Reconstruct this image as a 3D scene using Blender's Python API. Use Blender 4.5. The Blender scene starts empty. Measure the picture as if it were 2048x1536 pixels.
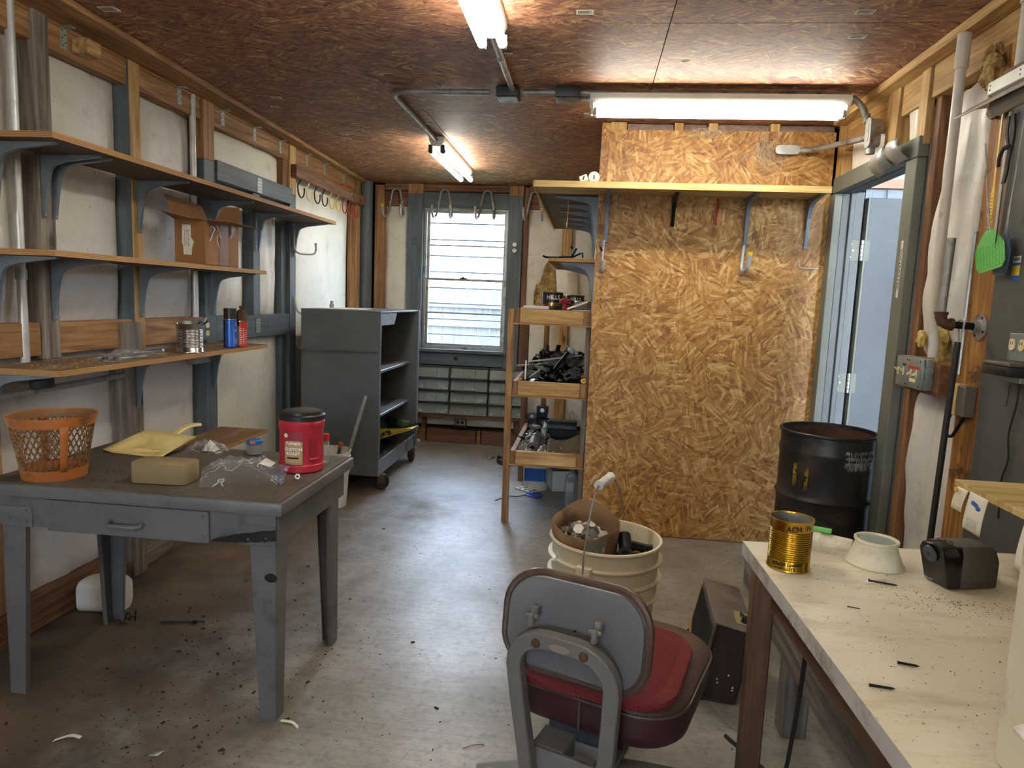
import bpy, bmesh, math, random
from mathutils import Vector, Matrix, noise as mnoise
SC = bpy.context.scene
COL = SC.collection
random.seed(7)
R = math.radians

# ------------------------------------------------------------------ camera
cam = bpy.data.cameras.new('camera')
cam.sensor_width = 36.0
cam.lens = 1365.0 / 2048.0 * 36.0
cam.clip_start = 0.02
camo = bpy.data.objects.new('camera', cam)
COL.objects.link(camo)
_y, _p, _r = R(-6.15), R(7.04), R(-2.325)
_f = Vector((math.sin(_y) * math.cos(_p), math.cos(_y) * math.cos(_p), -math.sin(_p)))
_rt = Vector((math.cos(_y), -math.sin(_y), 0))
_dn = _f.cross(_rt)
_r2 = _rt * math.cos(_r) + _dn * math.sin(_r)
_d2 = -_rt * math.sin(_r) + _dn * math.cos(_r)
m = Matrix((( _r2.x, -_d2.x, -_f.x, 0), (_r2.y, -_d2.y, -_f.y, 0), (_r2.z, -_d2.z, -_f.z, 1.40), (0, 0, 0, 1)))
camo.matrix_world = m
SC.camera = camo

# ------------------------------------------------------------------ world, exposure
w = bpy.data.worlds.new('overcast_sky')
SC.world = w
w.use_nodes = True
wn = w.node_tree
bg = wn.nodes['Background']
sky = wn.nodes.new('ShaderNodeTexSky')
sky.sky_type = 'NISHITA'
sky.sun_disc = False
sky.sun_elevation = R(50)
sky.sun_rotation = R(150)
mixw = wn.nodes.new('ShaderNodeMix'); mixw.data_type = 'RGBA'
mixw.inputs[0].default_value = 0.55
mixw.inputs[7].default_value = (3.5, 4.3, 5.3, 1)
wn.links.new(sky.outputs[0], mixw.inputs[6])
wn.links.new(mixw.outputs[2], bg.inputs[0])
bg.inputs[1].default_value = 4.5
SC.view_settings.view_transform = 'Standard'
SC.view_settings.look = 'None'
SC.view_settings.gamma = 1.0
SC.view_settings.use_curve_mapping = False
SC.view_settings.exposure = 1.22
TUBE_LIGHT = 15.5

# ------------------------------------------------------------------ materials
def C(h):
    v = [int(h[i:i + 2], 16) / 255 for i in (0, 2, 4)]
    return tuple([(x / 12.92 if x <= .04045 else ((x + .055) / 1.055) ** 2.4) for x in v] + [1])

class N:
    def __init__(s, name):
        s.m = bpy.data.materials.new(name); s.m.use_nodes = True
        s.t = s.m.node_tree; s.b = s.t.nodes['Principled BSDF']
        s.out = s.t.nodes['Material Output']
    def n(s, typ, **kw):
        o = s.t.nodes.new(typ)
        for k, v in kw.items(): setattr(o, k, v)
        return o
    def l(s, a, b): s.t.links.new(a, b)
    def coord(s, stretch=(1, 1, 1), rnd=True):
        tc = s.n('ShaderNodeTexCoord'); v = tc.outputs['Object']
        if rnd:
            oi = s.n('ShaderNodeObjectInfo'); mu = s.n('ShaderNodeMath', operation='MULTIPLY')
            s.l(oi.outputs['Random'], mu.inputs[0]); mu.inputs[1].default_value = 37.0
            ad = s.n('ShaderNodeVectorMath', operation='ADD')
            s.l(v, ad.inputs[0]); s.l(mu.outputs[0], ad.inputs[1]); v = ad.outputs[0]
        if stretch != (1, 1, 1):
            ml = s.n('ShaderNodeVectorMath', operation='MULTIPLY')
            s.l(v, ml.inputs[0]); ml.inputs[1].default_value = stretch; v = ml.outputs[0]
        return v
    def noise(s, v, scale, detail=5, rough=.6, dist=0):
        o = s.n('ShaderNodeTexNoise'); s.l(v, o.inputs['Vector'])
        o.inputs['Scale'].default_value = scale; o.inputs['Detail'].default_value = detail
        o.inputs['Roughness'].default_value = rough; o.inputs['Distortion'].default_value = dist
        return o.outputs['Fac']
    def ramp(s, f, stops):
        o = s.n('ShaderNodeValToRGB'); s.l(f, o.inputs[0]); e = o.color_ramp.elements
        while len(e) < len(stops): e.new(.5)
        for k, (p, c) in enumerate(stops):
            e[k].position = p; e[k].color = c if isinstance(c, tuple) else (c, c, c, 1)
        return o.outputs[0]
    def mix(s, f, a, b, mode='MIX'):
        o = s.n('ShaderNodeMix', data_type='RGBA', blend_type=mode)
        for k, v in ((0, f), (6, a), (7, b)):
            if isinstance(v, (int, float, tuple)): o.inputs[k].default_value = v
            else: s.l(v, o.inputs[k])
        return o.outputs[2]
    def math(s, op, a, b=None):
        o = s.n('ShaderNodeMath', operation=op)
        for k, v in ((0, a), (1, b)):
            if v is None: continue
            if isinstance(v, (int, float)): o.inputs[k].default_value = v
            else: s.l(v, o.inputs[k])
        return o.outputs[0]
    def bump(s, h, strength=.3, dist=.01):
        o = s.n('ShaderNodeBump'); s.l(h, o.inputs['Height'])
        o.inputs['Strength'].default_value = strength; o.inputs['Distance'].default_value = dist
        s.l(o.outputs[0], s.b.inputs['Normal'])
    def set(s, col=None, rough=None, metal=None, **kw):
        for k, v in (('Base Color', col), ('Roughness', rough), ('Metallic', metal)):
            if v is None: continue
            if isinstance(v, (int, float, tuple)): s.b.inputs[k].default_value = v
            else: s.l(v, s.b.inputs[k])
        for k, v in kw.items(): s.b.inputs[k].default_value = v
        return s.m

def plain(name, c1, c2=None, scale=6, rough=.55, metal=0, bump=.12, dirt=None, dscale=4, dt=(.52, .68), stretch=(1, 1, 1), **kw):
    """paint / plastic / metal: two-tone noise, optional stains in a second colour, fine relief"""
    k = N(name); v = k.coord(stretch)
    f = k.noise(v, scale)
    col = k.ramp(f, [(.3, C(c1)), (.7, C(c2 or c1))])
    if dirt:
        g = k.noise(v, dscale, 7, .65)
        d = k.ramp(g, [(dt[0], 0.0), (dt[1], 1.0)])
        col = k.mix(d, col, C(dirt))
    if bump: k.bump(k.noise(v, scale * 8, 4), bump, .004)
    return k.set(col, rough, metal, **kw)

def wood(name, c1, c2, c3, axis='z', rough=.65, knots=True, worn=None, wt=(.55, .65), fine=1.0):
    """sawn board: grain along one axis, rings, knots, optional worn or painted patches"""
    k = N(name); a = 'xyz'.index(axis)
    st = [1.0, 1.0, 1.0]; st[a] = .06
    v0 = k.coord(); ml = k.n('ShaderNodeVectorMath', operation='MULTIPLY'); k.l(v0, ml.inputs[0]); ml.inputs[1].default_value = st
    v = ml.outputs[0]
    f1 = k.noise(v, 26 * fine, 3, .5, 1.2)
    f2 = k.noise(v, 120 * fine, 3, .6)
    f3 = k.noise(v0, 3.0, 2)
    f = k.math('ADD', k.math('MULTIPLY', f1, .7), k.math('MULTIPLY', f2, .3))
    col = k.ramp(f, [(.37, C(c1)), (.5, C(c2)), (.63, C(c3))])
    col = k.mix(k.ramp(f3, [(.3, 0.0), (.75, .55)]), col, C(c1))
    if knots:
        st2 = [1.0, 1.0, 1.0]; st2[a] = .45
        m2 = k.n('ShaderNodeVectorMath', operation='MULTIPLY'); k.l(v0, m2.inputs[0]); m2.inputs[1].default_value = st2
        vo = k.n('ShaderNodeTexVoronoi'); k.l(m2.outputs[0], vo.inputs['Vector']); vo.inputs['Scale'].default_value = 4.2
        kn = k.ramp(vo.outputs['Distance'], [(.06, .85), (.11, 0.0)])
        dk = tuple(x * .28 for x in C(c1)[:3]) + (1,)
        col = k.mix(kn, col, dk)
    if worn:
        g = k.noise(v0, 7, 8, .7)
        col = k.mix(k.ramp(g, [(wt[0], 0.0), (wt[1], 1.0)]), col, C(worn))
    k.bump(f, .25, .004)
    return k.set(col, rough)

def strand_board(name, cols, s=1.0, rough=.6, aniso=None, bump=.35):
    """oriented strand board: small slivers, each patch of them turned its own way"""
    k = N(name); v = k.coord((s, s, s), rnd=False)
    dist = k.n('ShaderNodeTexNoise'); k.l(v, dist.inputs['Vector']); dist.inputs['Scale'].default_value = 9
    vv = k.n('ShaderNodeVectorMath', operation='MULTIPLY_ADD'); k.l(dist.outputs['Color'], vv.inputs[0]); vv.inputs[1].default_value = (.05, .05, .05); k.l(v, vv.inputs[2])
    layers = []
    for i, (cs, ang) in enumerate(((8, 0), (10, 1.1), (12.5, 2.2))):
        vo = k.n('ShaderNodeTexVoronoi'); k.l(vv.outputs[0], vo.inputs['Vector']); vo.inputs['Scale'].default_value = cs
        sp = k.n('ShaderNodeSeparateColor'); k.l(vo.outputs['Color'], sp.inputs[0])
        rng = 6.28 if aniso is None else aniso
        an = k.math('ADD', k.math('MULTIPLY', k.math('SUBTRACT', sp.outputs[0], .5), rng), ang if aniso is None else ang * .25 - .25)
        ro = k.n('ShaderNodeVectorRotate', rotation_type='AXIS_ANGLE'); k.l(v, ro.inputs['Vector']); k.l(an, ro.inputs['Angle'])
        ro.inputs['Axis'].default_value = STRAND_AXIS
        ml = k.n('ShaderNodeVectorMath', operation='MULTIPLY'); k.l(ro.outputs[0], ml.inputs[0])
        ml.inputs[1].default_value = (13, 88, 88)
        v2 = k.n('ShaderNodeTexVoronoi'); k.l(ml.outputs[0], v2.inputs['Vector']); v2.inputs['Scale'].default_value = 1
        s2 = k.n('ShaderNodeSeparateColor'); k.l(v2.outputs['Color'], s2.inputs[0])
        layers.append((s2.outputs[1], v2.outputs['Distance']))
    f = k.math('MAXIMUM', k.math('MULTIPLY', layers[0][0], .95), k.math('MULTIPLY', layers[1][0], .8))
    f = k.math('ADD', k.math('MULTIPLY', f, .72), k.math('MULTIPLY', layers[2][0], .28))
    fine = k.noise(v, 90, 4, .7)
    f = k.math('ADD', k.math('MULTIPLY', f, .85), k.math('MULTIPLY', fine, .15))
    col = k.ramp(f, [(p, C(c)) for p, c in cols])
    big = k.noise(v, 1.4, 3)
    col = k.mix(k.ramp(big, [(.35, 0.0), (.7, .35)]), col, C(cols[0][1]))
    h = k.math('ADD', f, k.math('MULTIPLY', layers[0][1], -.4))
    k.bump(h, bump, .006)
    return k.set(col, rough)

STRAND_AXIS = (0, 0, 1)
M = {}
M['osb_ceiling'] = strand_board('ceiling_strand_board', [(.16, '4c2c22'), (.45, '885743'), (.68, 'a97750'), (.9, 'dcbb8a')], 1.05, .6, aniso=1.9, bump=.28)
STRAND_AXIS = (0, 1, 0)
M['osb_wall'] = strand_board('wall_strand_board', [(.12, '684320'), (.4, '9b6932'), (.62, 'bb8a48'), (.88, 'e2c084')], .80, .5, bump=.45)

for ax in 'xyz':
    M['pine_' + ax] = wood('aged_pine_' + ax, '765034', 'a17648', 'bc9462', ax)
    M['pale_pine_' + ax] = wood('pale_pine_' + ax, '96703f', 'c09a60', 'd6b880', ax)
    M['red_pine_' + ax] = wood('reddish_pine_' + ax, '5c3c28', '835a3a', '9f7450', ax)
    M['grey_wood_' + ax] = wood('weathered_wood_' + ax, '5a5044', '82766a', 'a39a8c', ax)
    M['grey_paint_' + ax] = wood('grey_painted_wood_' + ax, '4a5356', '59646a', '69747a', ax, .55, knots=False, worn='343a3c', wt=(.66, .74))
    M['tan_stud_' + ax] = wood('tan_stud_' + ax, '70451c', 'a06c30', 'c3934f', ax, worn='5a3a1c', wt=(.58, .62))
M['ply_edge'] = wood('plywood_edge', '5a3518', '9a6a38', 'c99a60', 'y', knots=False)
k = N('plywood_edge_layers')
v = k.coord(); wv = k.n('ShaderNodeTexWave', bands_direction='Z'); k.l(v, wv.inputs['Vector']); wv.inputs['Scale'].default_value = 55; wv.inputs['Distortion'].default_value = 1.5
M['ply_edge'] = k.set(k.mix(k.noise(v, 9), k.ramp(wv.outputs['Fac'], [(.2, C('7a5430')), (.8, C('cfa46c'))]), C('a87a48')), .7)
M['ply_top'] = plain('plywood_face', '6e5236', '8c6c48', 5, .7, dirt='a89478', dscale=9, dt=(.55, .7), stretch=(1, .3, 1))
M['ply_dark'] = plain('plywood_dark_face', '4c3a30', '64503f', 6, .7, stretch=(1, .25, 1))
M['shelf_pale'] = wood('pale_shelf_board', 'a88a50', 'c8ac70', 'dcc690', 'x', knots=False)

# concrete
k = N('stained_concrete'); v = k.coord(rnd=False)
a = k.noise(v, 2.2, 8, .65); b_ = k.noise(v, 38, 6, .7); br = k.coord((1.2, 30, 1), rnd=False); c_ = k.noise(br, 4, 4, .6)
col = k.ramp(a, [(.3, C('7a7567')), (.5, C('99948a')), (.72, C('b2afa6'))])
col = k.mix(k.ramp(c_, [(.35, 0.0), (.7, .35)]), col, C('5e574a'))
col = k.mix(k.ramp(b_, [(.5, 0.0), (.74, .6)]), col, C('4a4236'))
# brown oil and dirt stain on the left part of the floor, under the metal table
sx = k.n('ShaderNodeSeparateXYZ'); tcg = k.n('ShaderNodeTexCoord'); k.l(tcg.outputs['Object'], sx.inputs[0])
gx = k.math('ADD', sx.outputs[0], k.math('MULTIPLY', k.math('SUBTRACT', a, .5), 1.6))
sm = k.n('ShaderNodeMapRange', interpolation_type='SMOOTHSTEP'); k.l(gx, sm.inputs[0])
sm.inputs[1].default_value = -.30; sm.inputs[2].default_value = -1.05; sm.inputs[3].default_value = 0; sm.inputs[4].default_value = .9
gy = k.n('ShaderNodeMapRange', interpolation_type='SMOOTHSTEP'); k.l(k.math('ADD', sx.outputs[1], k.math('MULTIPLY', c_, .6)), gy.inputs[0])
gy.inputs[1].default_value = 3.6; gy.inputs[2].default_value = 2.6; gy.inputs[3].default_value = 0; gy.inputs[4].default_value = 1
st = k.math('MULTIPLY', sm.outputs[0], gy.outputs[0])
rust = k.ramp(k.noise(v, 3.1, 6, .6), [(.35, C('38291b')), (.55, C('5a452e')), (.7, C('756145'))])
col = k.mix(st, col, rust)
spk = k.ramp(k.noise(v, 120, 3, .5), [(.68, 0.0), (.74, .8)])
col = k.mix(spk, col, C('1e1812'))
k.bump(k.math('ADD', b_, k.math('MULTIPLY', c_, .8)), .16, .006)
rg = k.ramp(a, [(.3, .46), (.7, .31)])
M['concrete'] = k.set(col, k.math('ADD', rg, k.math('MULTIPLY', st, .25)), **{'Specular IOR Level': .75})

# white insulation facing, with stains and fine vertical wrinkles
def vinyl(name, c1, c2, dirt):
    k = N(name); v = k.coord(); vs = k.n('ShaderNodeVectorMath', operation='MULTIPLY'); k.l(v, vs.inputs[0]); vs.inputs[1].default_value = (9, 9, .8)
    a = k.noise(v, 2.5, 6); wr = k.noise(vs.outputs[0], 2.4, 4, .55, 1.0)
    col = k.ramp(a, [(.3, C(c1)), (.7, C(c2))])
    col = k.mix(k.ramp(k.noise(v, 7, 9, .75), [(.54, 0.0), (.8, .7)]), col, C(dirt))
    col = k.mix(k.ramp(k.noise(v, 42, 4, .6), [(.66, 0.0), (.74, .55)]), col, C('6a6258'))
    col = k.mix(k.ramp(wr, [(.58, 0.0), (.85, .14)]), col, C(dirt))
    k.bump(k.math('ADD', wr, k.math('MULTIPLY', k.noise(v, 14, 4), .4)), .16, .02)
    return k.set(col, .45)
M['vinyl'] = vinyl('white_insulation_facing', 'cfc9c0', 'e0dcd6', '8d8474')
M['vinyl_warm'] = vinyl('cream_insulation_facing', 'd3cdbc', 'e4dfd2', '8f8770')
M['fluff'] = plain('fibreglass_fluff', '6a4c26', 'a8874e', 22, .95, bump=.9, dirt='d0b880', dscale=12)
M['fluff_yellow'] = plain('yellow_fibreglass', 'b89a4a', 'd8c27a', 22, .95, bump=.9)
M['fluff_pink'] = plain('pinkish_fibreglass', '7a625a', '9c8478', 22, .95, bump=.9)
M['dark_gap'] = plain('dark_cavity', '17120e', '201812', 6, .9)
M['galv'] = plain('galvanised_steel', 'a4a6a6', 'bcbebe', 18, .42, .55, .1, dirt='6c6a66', dscale=9, dt=(.55, .75))
M['galv_dull'] = plain('dull_galvanised_pipe', '8c8a86', 'a6a4a0', 14, .45, .4, .08, dirt='55504a', dscale=9)
M['bright_pipe'] = plain('bright_conduit_steel', 'bcbcba', 'cfcfcc', 14, .38, .35, .08, dirt='8a8884', dscale=9, dt=(.6, .78))
M['tie'] = plain('zinc_strap', '98a09c', 'b6bdb8', 30, .5, .6, .1)
M['bracket'] = plain('blue_grey_enamel', '6a7580', '7c8792', 9, .42, .2, .06)
M['bracket_dark'] = plain('dark_grey_enamel', '383c40', '464b50', 9, .45, .2, .06)
M['black'] = plain('black_plastic', '141414', '1e1e1e', 9, .4, 0, .05)
M['black_metal'] = plain('black_steel', '17181a', '26282a', 12, .4, .6, .1)
M['black_rubber'] = plain('black_rubber', '161514', '242220', 12, .7, 0, .1)
M['white_enamel'] = plain('white_enamel', 'cfd0c6', 'dedfd6', 8, .35, 0, .03)
M['cream_plastic'] = plain('cream_plastic', 'd6cdb2', 'e2dac2', 8, .4, 0, .05, dirt='b0a484', dscale=8)
M['white_plastic'] = plain('white_plastic', 'd6d2c6', 'e6e2d8', 6, .42, 0, .05, dirt='a79a80', dscale=7, dt=(.58, .75))
M['table_metal'] = plain('grey_table_enamel', '5e5e5e', '6e6e6c', 5, .45, .1, .08, dirt='3c3834', dscale=6, dt=(.55, .75))
M['table_top'] = plain('worn_linoleum', '4a4238', '645a4e', 7, .62, 0, .2, dirt='3a2e22', dscale=5, dt=(.52, .7), stretch=(.5, 1, 1))
M['cart_metal'] = plain('dark_grey_cart_enamel', '5a5c5c', '686a6a', 4, .45, .1, .08, dirt='6e7272', dscale=16, dt=(.62, .8))
M['cart_light'] = plain('light_worn_steel', '7e858a', '9aa2a8', 8, .4, .5, .1, dirt='5b5648', dscale=8)
M['dusty_yellow'] = plain('dusty_shelf_paint', '6a6650', '837e64', 10, .75, 0, .2)
M['cardboard'] = plain('brown_cardboard', '8a6038', '9c7046', 5, .8, 0, .1)
M['cardboard_tape'] = plain('brown_packing_tape', '6e4520', '80542a', 5, .3, 0, .05)
M['kraft'] = plain('kraft_paper', '74583c', '8e7050', 7, .8, 0, .25, dirt='5c4630', dscale=9)
M['paper'] = plain('paper', 'dcd6c8', 'e8e4d8', 6, .8, 0, .05)
M['ink'] = plain('dark_ink', '16140f', '16140f', 5, .7, 0, 0)
M['red_ink'] = plain('red_ink', 'a83028', 'a83028', 5, .7, 0, 0)
M['blue_ink'] = plain('blue_ink', '2c5ca8', '2c5ca8', 5, .7, 0, 0)
M['white_ink'] = plain('white_print', 'ece8e0', 'ece8e0', 5, .6, 0, 0)
M['orange'] = plain('orange_enamel', 'a45c28', 'bb7034', 8, .45, .1, .1, dirt='6a4c30', dscale=10, dt=(.55, .7))
M['orange_dusty'] = plain('dusty_orange_steel', '7a5a38', '96663a', 12, .65, .2, .1, dirt='8a7a62', dscale=14)
M['yellow_plastic'] = plain('pale_yellow_plastic', 'd8bf78', 'e6d394', 6, .42, 0, .06, dirt='a88a4c', dscale=10, dt=(.55, .75))
M['wax'] = plain('tan_sponge_block', '7d6c4c', '98855f', 6, .75, 0, .15, dirt='b29a5c', dscale=5, dt=(.58, .75))
M['red_plastic'] = plain('red_tub_plastic', 'b5283a', 'c83646', 6, .35, 0, .03)
M['label_dark_red'] = plain('dark_red_label', '8c2230', '9a2a38', 6, .45, 0, 0)
M['label_tan'] = plain('tan_label', 'b08c5c', 'c09e70', 6, .45, 0, 0)
M['blue_lid'] = plain('blue_lid_enamel', '2c68a8', '3a78b8', 6, .4, .2, .03)
M['orange_print'] = plain('orange_print', 'd06a30', 'd06a30', 6, .5, 0, 0)
M['blue_can'] = plain('blue_can_print', '1c4ea8', '2c66c0', 8, .32, .3, .02)
M['red_can'] = plain('red_can_print', 'b4281e', 'c8382c', 8, .32, .3, .02)
M['silver_print'] = plain('silver_print', 'a8a49c', 'b8b4ac', 8, .35, .5, .02)
M['tin'] = plain('tin_plate', 'b4b4b4', 'cccccc', 9, .22, 1, .05)
M['brass_tin'] = plain('gold_lacquered_tin', 'b8902e', 'cba43c', 9, .24, .95, .03, dirt='8a7224', dscale=6)
M['brass'] = plain('brass', 'b08c3c', 'c8a450', 9, .3, 1, .03)
M['rust'] = plain('rusty_steel', '4a3428', '6a4a34', 14, .75, .4, .25)
M['chrome'] = plain('chrome', 'c8c8c8', 'd8d8d8', 9, .15, 1, 0)
M['nut_steel'] = plain('zinc_bolt_steel', '9c9890', 'b4b0a8', 14, .35, .9, .1)
M['drum'] = plain('black_drum_paint', '1a1a1b', '2b2b2c', 4, .42, .2, .14, dirt='5a5046', dscale=5, dt=(.52, .74))
M['door_frame'] = plain('grey_green_frame_paint', '666a62', '75786e', 5, .5, 0, .08, dirt='4a4c46', dscale=18, dt=(.66, .75))
M['door_leaf'] = plain('grey_blue_door_paint', '484d53', '545a60', 4, .45, 0, .05, dirt='8a949c', dscale=16, dt=(.7, .76))
M['grey_board'] = plain('grey_painted_board', '4c4c48', '5a5a55', 5, .6, 0, .1, dirt='37342f', dscale=12, dt=(.6, .75))
M['pvc'] = plain('cream_pvc_conduit', 'c4bcb0', 'd6d0c6', 5, .4, 0, .04, dirt='8f8678', dscale=12, dt=(.62, .75))
M['box_grey'] = plain('grey_switch_box', '7c8480', '8e9692', 8, .4, .3, .05, dirt='5c605c', dscale=10, dt=(.6, .75))
M['ivory'] = plain('ivory_bakelite', 'dccb98', 'e8dab0', 8, .4, 0, 0)
M['green_plastic'] = plain('bright_green_plastic', '5cb050', '74c464', 8, .4, 0, .05)
M['teal_plastic'] = plain('dark_teal_plastic', '20485a', '2c586a', 8, .4, 0, .05)
M['yellow_plastic_bright'] = plain('yellow_plastic', 'd8b040', 'e4c054', 8, .4, 0, .05)
M['yellow_tip'] = plain('yellow_vinyl_tip', 'd0b030', 'dcc044', 8, .4, 0, 0)
M['brown_vinyl'] = plain('brown_vinyl', '4a362c', '5a453a', 9, .38, 0, .12, dirt='6e6252', dscale=9, dt=(.56, .78))
M['maroon_vinyl'] = plain('maroon_vinyl', '34181a', '421f20', 9, .45, 0, .1)
M['chair_metal'] = plain('grey_hammered_enamel', '6c6a66', '7a7874', 9, .4, .15, .06, dirt='5a4a3a', dscale=12, dt=(.62, .78))
M['chair_pan'] = plain('grey_back_pan', '616161', '6e6e6e', 4, .36, .15, .04)
k = N('red_herringbone_fabric'); v = k.coord(rnd=False)
wv = k.n('ShaderNodeTexWave', bands_direction='DIAGONAL'); k.l(v, wv.inputs['Vector']); wv.inputs['Scale'].default_value = 75
k.bump(wv.outputs['Fac'], .6, .004)
M['red_fabric'] = k.set(k.mix(k.noise(v, 8), k.ramp(wv.outputs['Fac'], [(.3, C('4c1014')), (.8, C('94302f'))]), C('701e22')), .9)
M['bench_top'] = plain('worn_cream_laminate', 'cfc3a4', 'ded4b8', 3, .45, 0, .08, dirt='a08a6a', dscale=3.5, dt=(.55, .8), stretch=(1, .6, 1))
k = N('worn_cream_laminate_specks'); v = k.coord(rnd=False); v2 = k.coord((.5, 2.2, 1), rnd=False)
col = k.ramp(k.noise(v, 2.6, 5), [(.3, C('d8ceb4')), (.7, C('eae3ce'))])
col = k.mix(k.ramp(k.noise(v2, 5.0, 9, .75), [(.5, 0.0), (.72, .7)]), col, C('a3906e'))
col = k.mix(k.ramp(k.noise(v, 95, 3, .6), [(.66, 0.0), (.72, .8)]), col, C('5e4e3a'))
col = k.mix(k.ramp(k.noise(v, 11, 6, .7), [(.66, 0.0), (.76, .5)]), col, C('a8805c'))
M['bench_top'] = k.set(col, .42)
M['bench_edge'] = plain('pale_laminate_edge', 'b8b0a6', 'c8c0b6', 6, .45, 0, .05, dirt='84786a', dscale=14)
M['brown_wood_x'] = wood('brown_stained_wood_x', '4a3220', '64452c', '7a583a', 'x', knots=False)
M['brown_wood_y'] = wood('brown_stained_wood_y', '4a3220', '64452c', '7a583a', 'y', knots=False)
M['brown_wood_z'] = wood('brown_stained_wood_z', '4a3220', '64452c', '7a583a', 'z', knots=False)
M['walnut'] = wood('dark_walnut_veneer', '1e120c', '2e1c14', '3e281c', 'z', knots=False)
M['speaker_top'] = plain('dusty_speaker_top', '5a5146', '70665a', 5, .6, 0, .05, dirt='463c32', dscale=4)
M['grille'] = plain('speaker_grille_cloth', '3e3a34', '5a544c', 90, .85, 0, .5)
M['gold_plate'] = plain('pale_gold_plate', 'b8ac78', 'c8bc88', 9, .35, .6, .02)
M['sharp_grey'] = plain('warm_grey_plastic', '4a4642', '55504c', 9, .5, 0, .08)
M['gloss_black'] = plain('glossy_black_plastic', '161412', '1e1a18', 9, .15, 0, .02)
M['pink_steel'] = plain('pinkish_shop_light_enamel', 'b0a4a0', 'c4b8b4', 7, .4, .2, .05)
M['siding'] = plain('white_siding', 'a2a2a2', 'acacac', 4, .6, 0, .02)
M['fence'] = wood('grey_fence_wood', '28282c', '343438', '46464c', 'z', knots=False)
M['grass'] = plain('dull_grass', '4a5a30', '64743e', 12, .9, 0, .5)
M['brick'] = plain('reddish_brick', '8a5a4a', '9c6a58', 14, .8, 0, .2)
M['blue_metal'] = plain('pale_blue_metal_siding', '56606a', '626c76', 5, .45, .1, .04)
M['bar_paint'] = plain('grey_bar_paint', '4a4e54', '5a5e64', 8, .45, .1, .03)
M['aluminium'] = plain('window_aluminium', '8f8e88', 'a4a39c', 10, .45, .5, .05, dirt='6a5c48', dscale=14)
M['grey_bin'] = plain('grey_bin_plastic', '3c4246', '4a5054', 8, .5, 0, .04)
M['green_dark'] = plain('dark_green_enamel', '16301e', '20402a', 8, .45, .2, .1)
M['yellow_chipped'] = plain('chipped_yellow_enamel', 'a88a1e', 'c0a02a', 8, .5, .1, .1, dirt='1c1a14', dscale=22, dt=(.55, .58))
M['canvas'] = plain('tan_canvas', '7e6e50', '94825f', 30, .9, 0, .4)
M['blue_plastic'] = plain('blue_plastic', '2038b0', '2c48c4', 8, .4, 0, 0)
M['cobweb'] = plain('grey_cobweb', 'b8b4a4', 'c8c4b4', 8, .9, 0, 0)
M['debris'] = plain('dirt_crumbs', '2a1e14', '4a3622', 30, .9, 0, .2)

def clear(name, col, rough=.08, alpha=.25, bumps=0, edge=.55):
    """thin clear film or pane: glass-like gloss over see-through"""
    k = N(name)
    tr = k.n('ShaderNodeBsdfTransparent'); tr.inputs[0].default_value = (.96, .97, .98, 1)
    gl = k.n('ShaderNodeBsdfPrincipled'); gl.inputs['Base Color'].default_value = C(col); gl.inputs['Roughness'].default_value = rough
    lw = k.n('ShaderNodeLayerWeight'); lw.inputs[0].default_value = .35
    f = k.math('ADD', k.math('MULTIPLY', lw.outputs['Facing'], edge), alpha)
    mx = k.n('ShaderNodeMixShader'); k.l(f, mx.inputs[0]); k.l(tr.outputs[0], mx.inputs[1]); k.l(gl.outputs[0], mx.inputs[2])
    if bumps:
        v = k.coord(); bp = k.n('ShaderNodeBump'); k.l(k.noise(v, bumps, 4, .6, 1.5), bp.inputs['Height']); bp.inputs['Strength'].default_value = 1; bp.inputs['Distance'].default_value = .012
        k.l(bp.outputs[0], gl.inputs['Normal'])
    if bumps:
        glint_ = k.ramp(k.math('ABSOLUTE', k.math('SUBTRACT', k.noise(v, bumps * .8, 3, .5, 2.0), .5)), [(.0, .5), (.013, 0.0)])  # crease lines of opaque white, painted in place of the film's glossy glints
        k.l(k.math('ADD', f, glint_), mx.inputs[0])
    k.l(mx.outputs[0], k.out.inputs[0])
    return k.m
M['pane'] = clear('window_glass', 'ffffff', .02, .03)
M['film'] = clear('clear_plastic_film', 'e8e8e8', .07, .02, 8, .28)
M['clear_bin'] = clear('smoky_clear_plastic', 'a8b0a8', .25, .42)
M['bottle'] = clear('clear_bottle_plastic', 'c8d0cc', .1, .25)
M['glass_jar'] = clear('jar_glass', 'b0aca0', .08, .3)
M['lens'] = clear('magnifier_glass', 'a8b8b0', .03, .35)
def glow(name, col, strength):
    k = N(name); k.set((.9, .9, .85, 1), .3); k.b.inputs['Emission Color'].default_value = col; k.b.inputs['Emission Strength'].default_value = strength
    return k.m
M['tube'] = glow('lit_fluorescent_tube', (1.0, .96, .84, 1), TUBE_LIGHT)

# ------------------------------------------------------------------ mesh helpers
WO = {}          # world origin of every object made (all roots unrotated when built)

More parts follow.
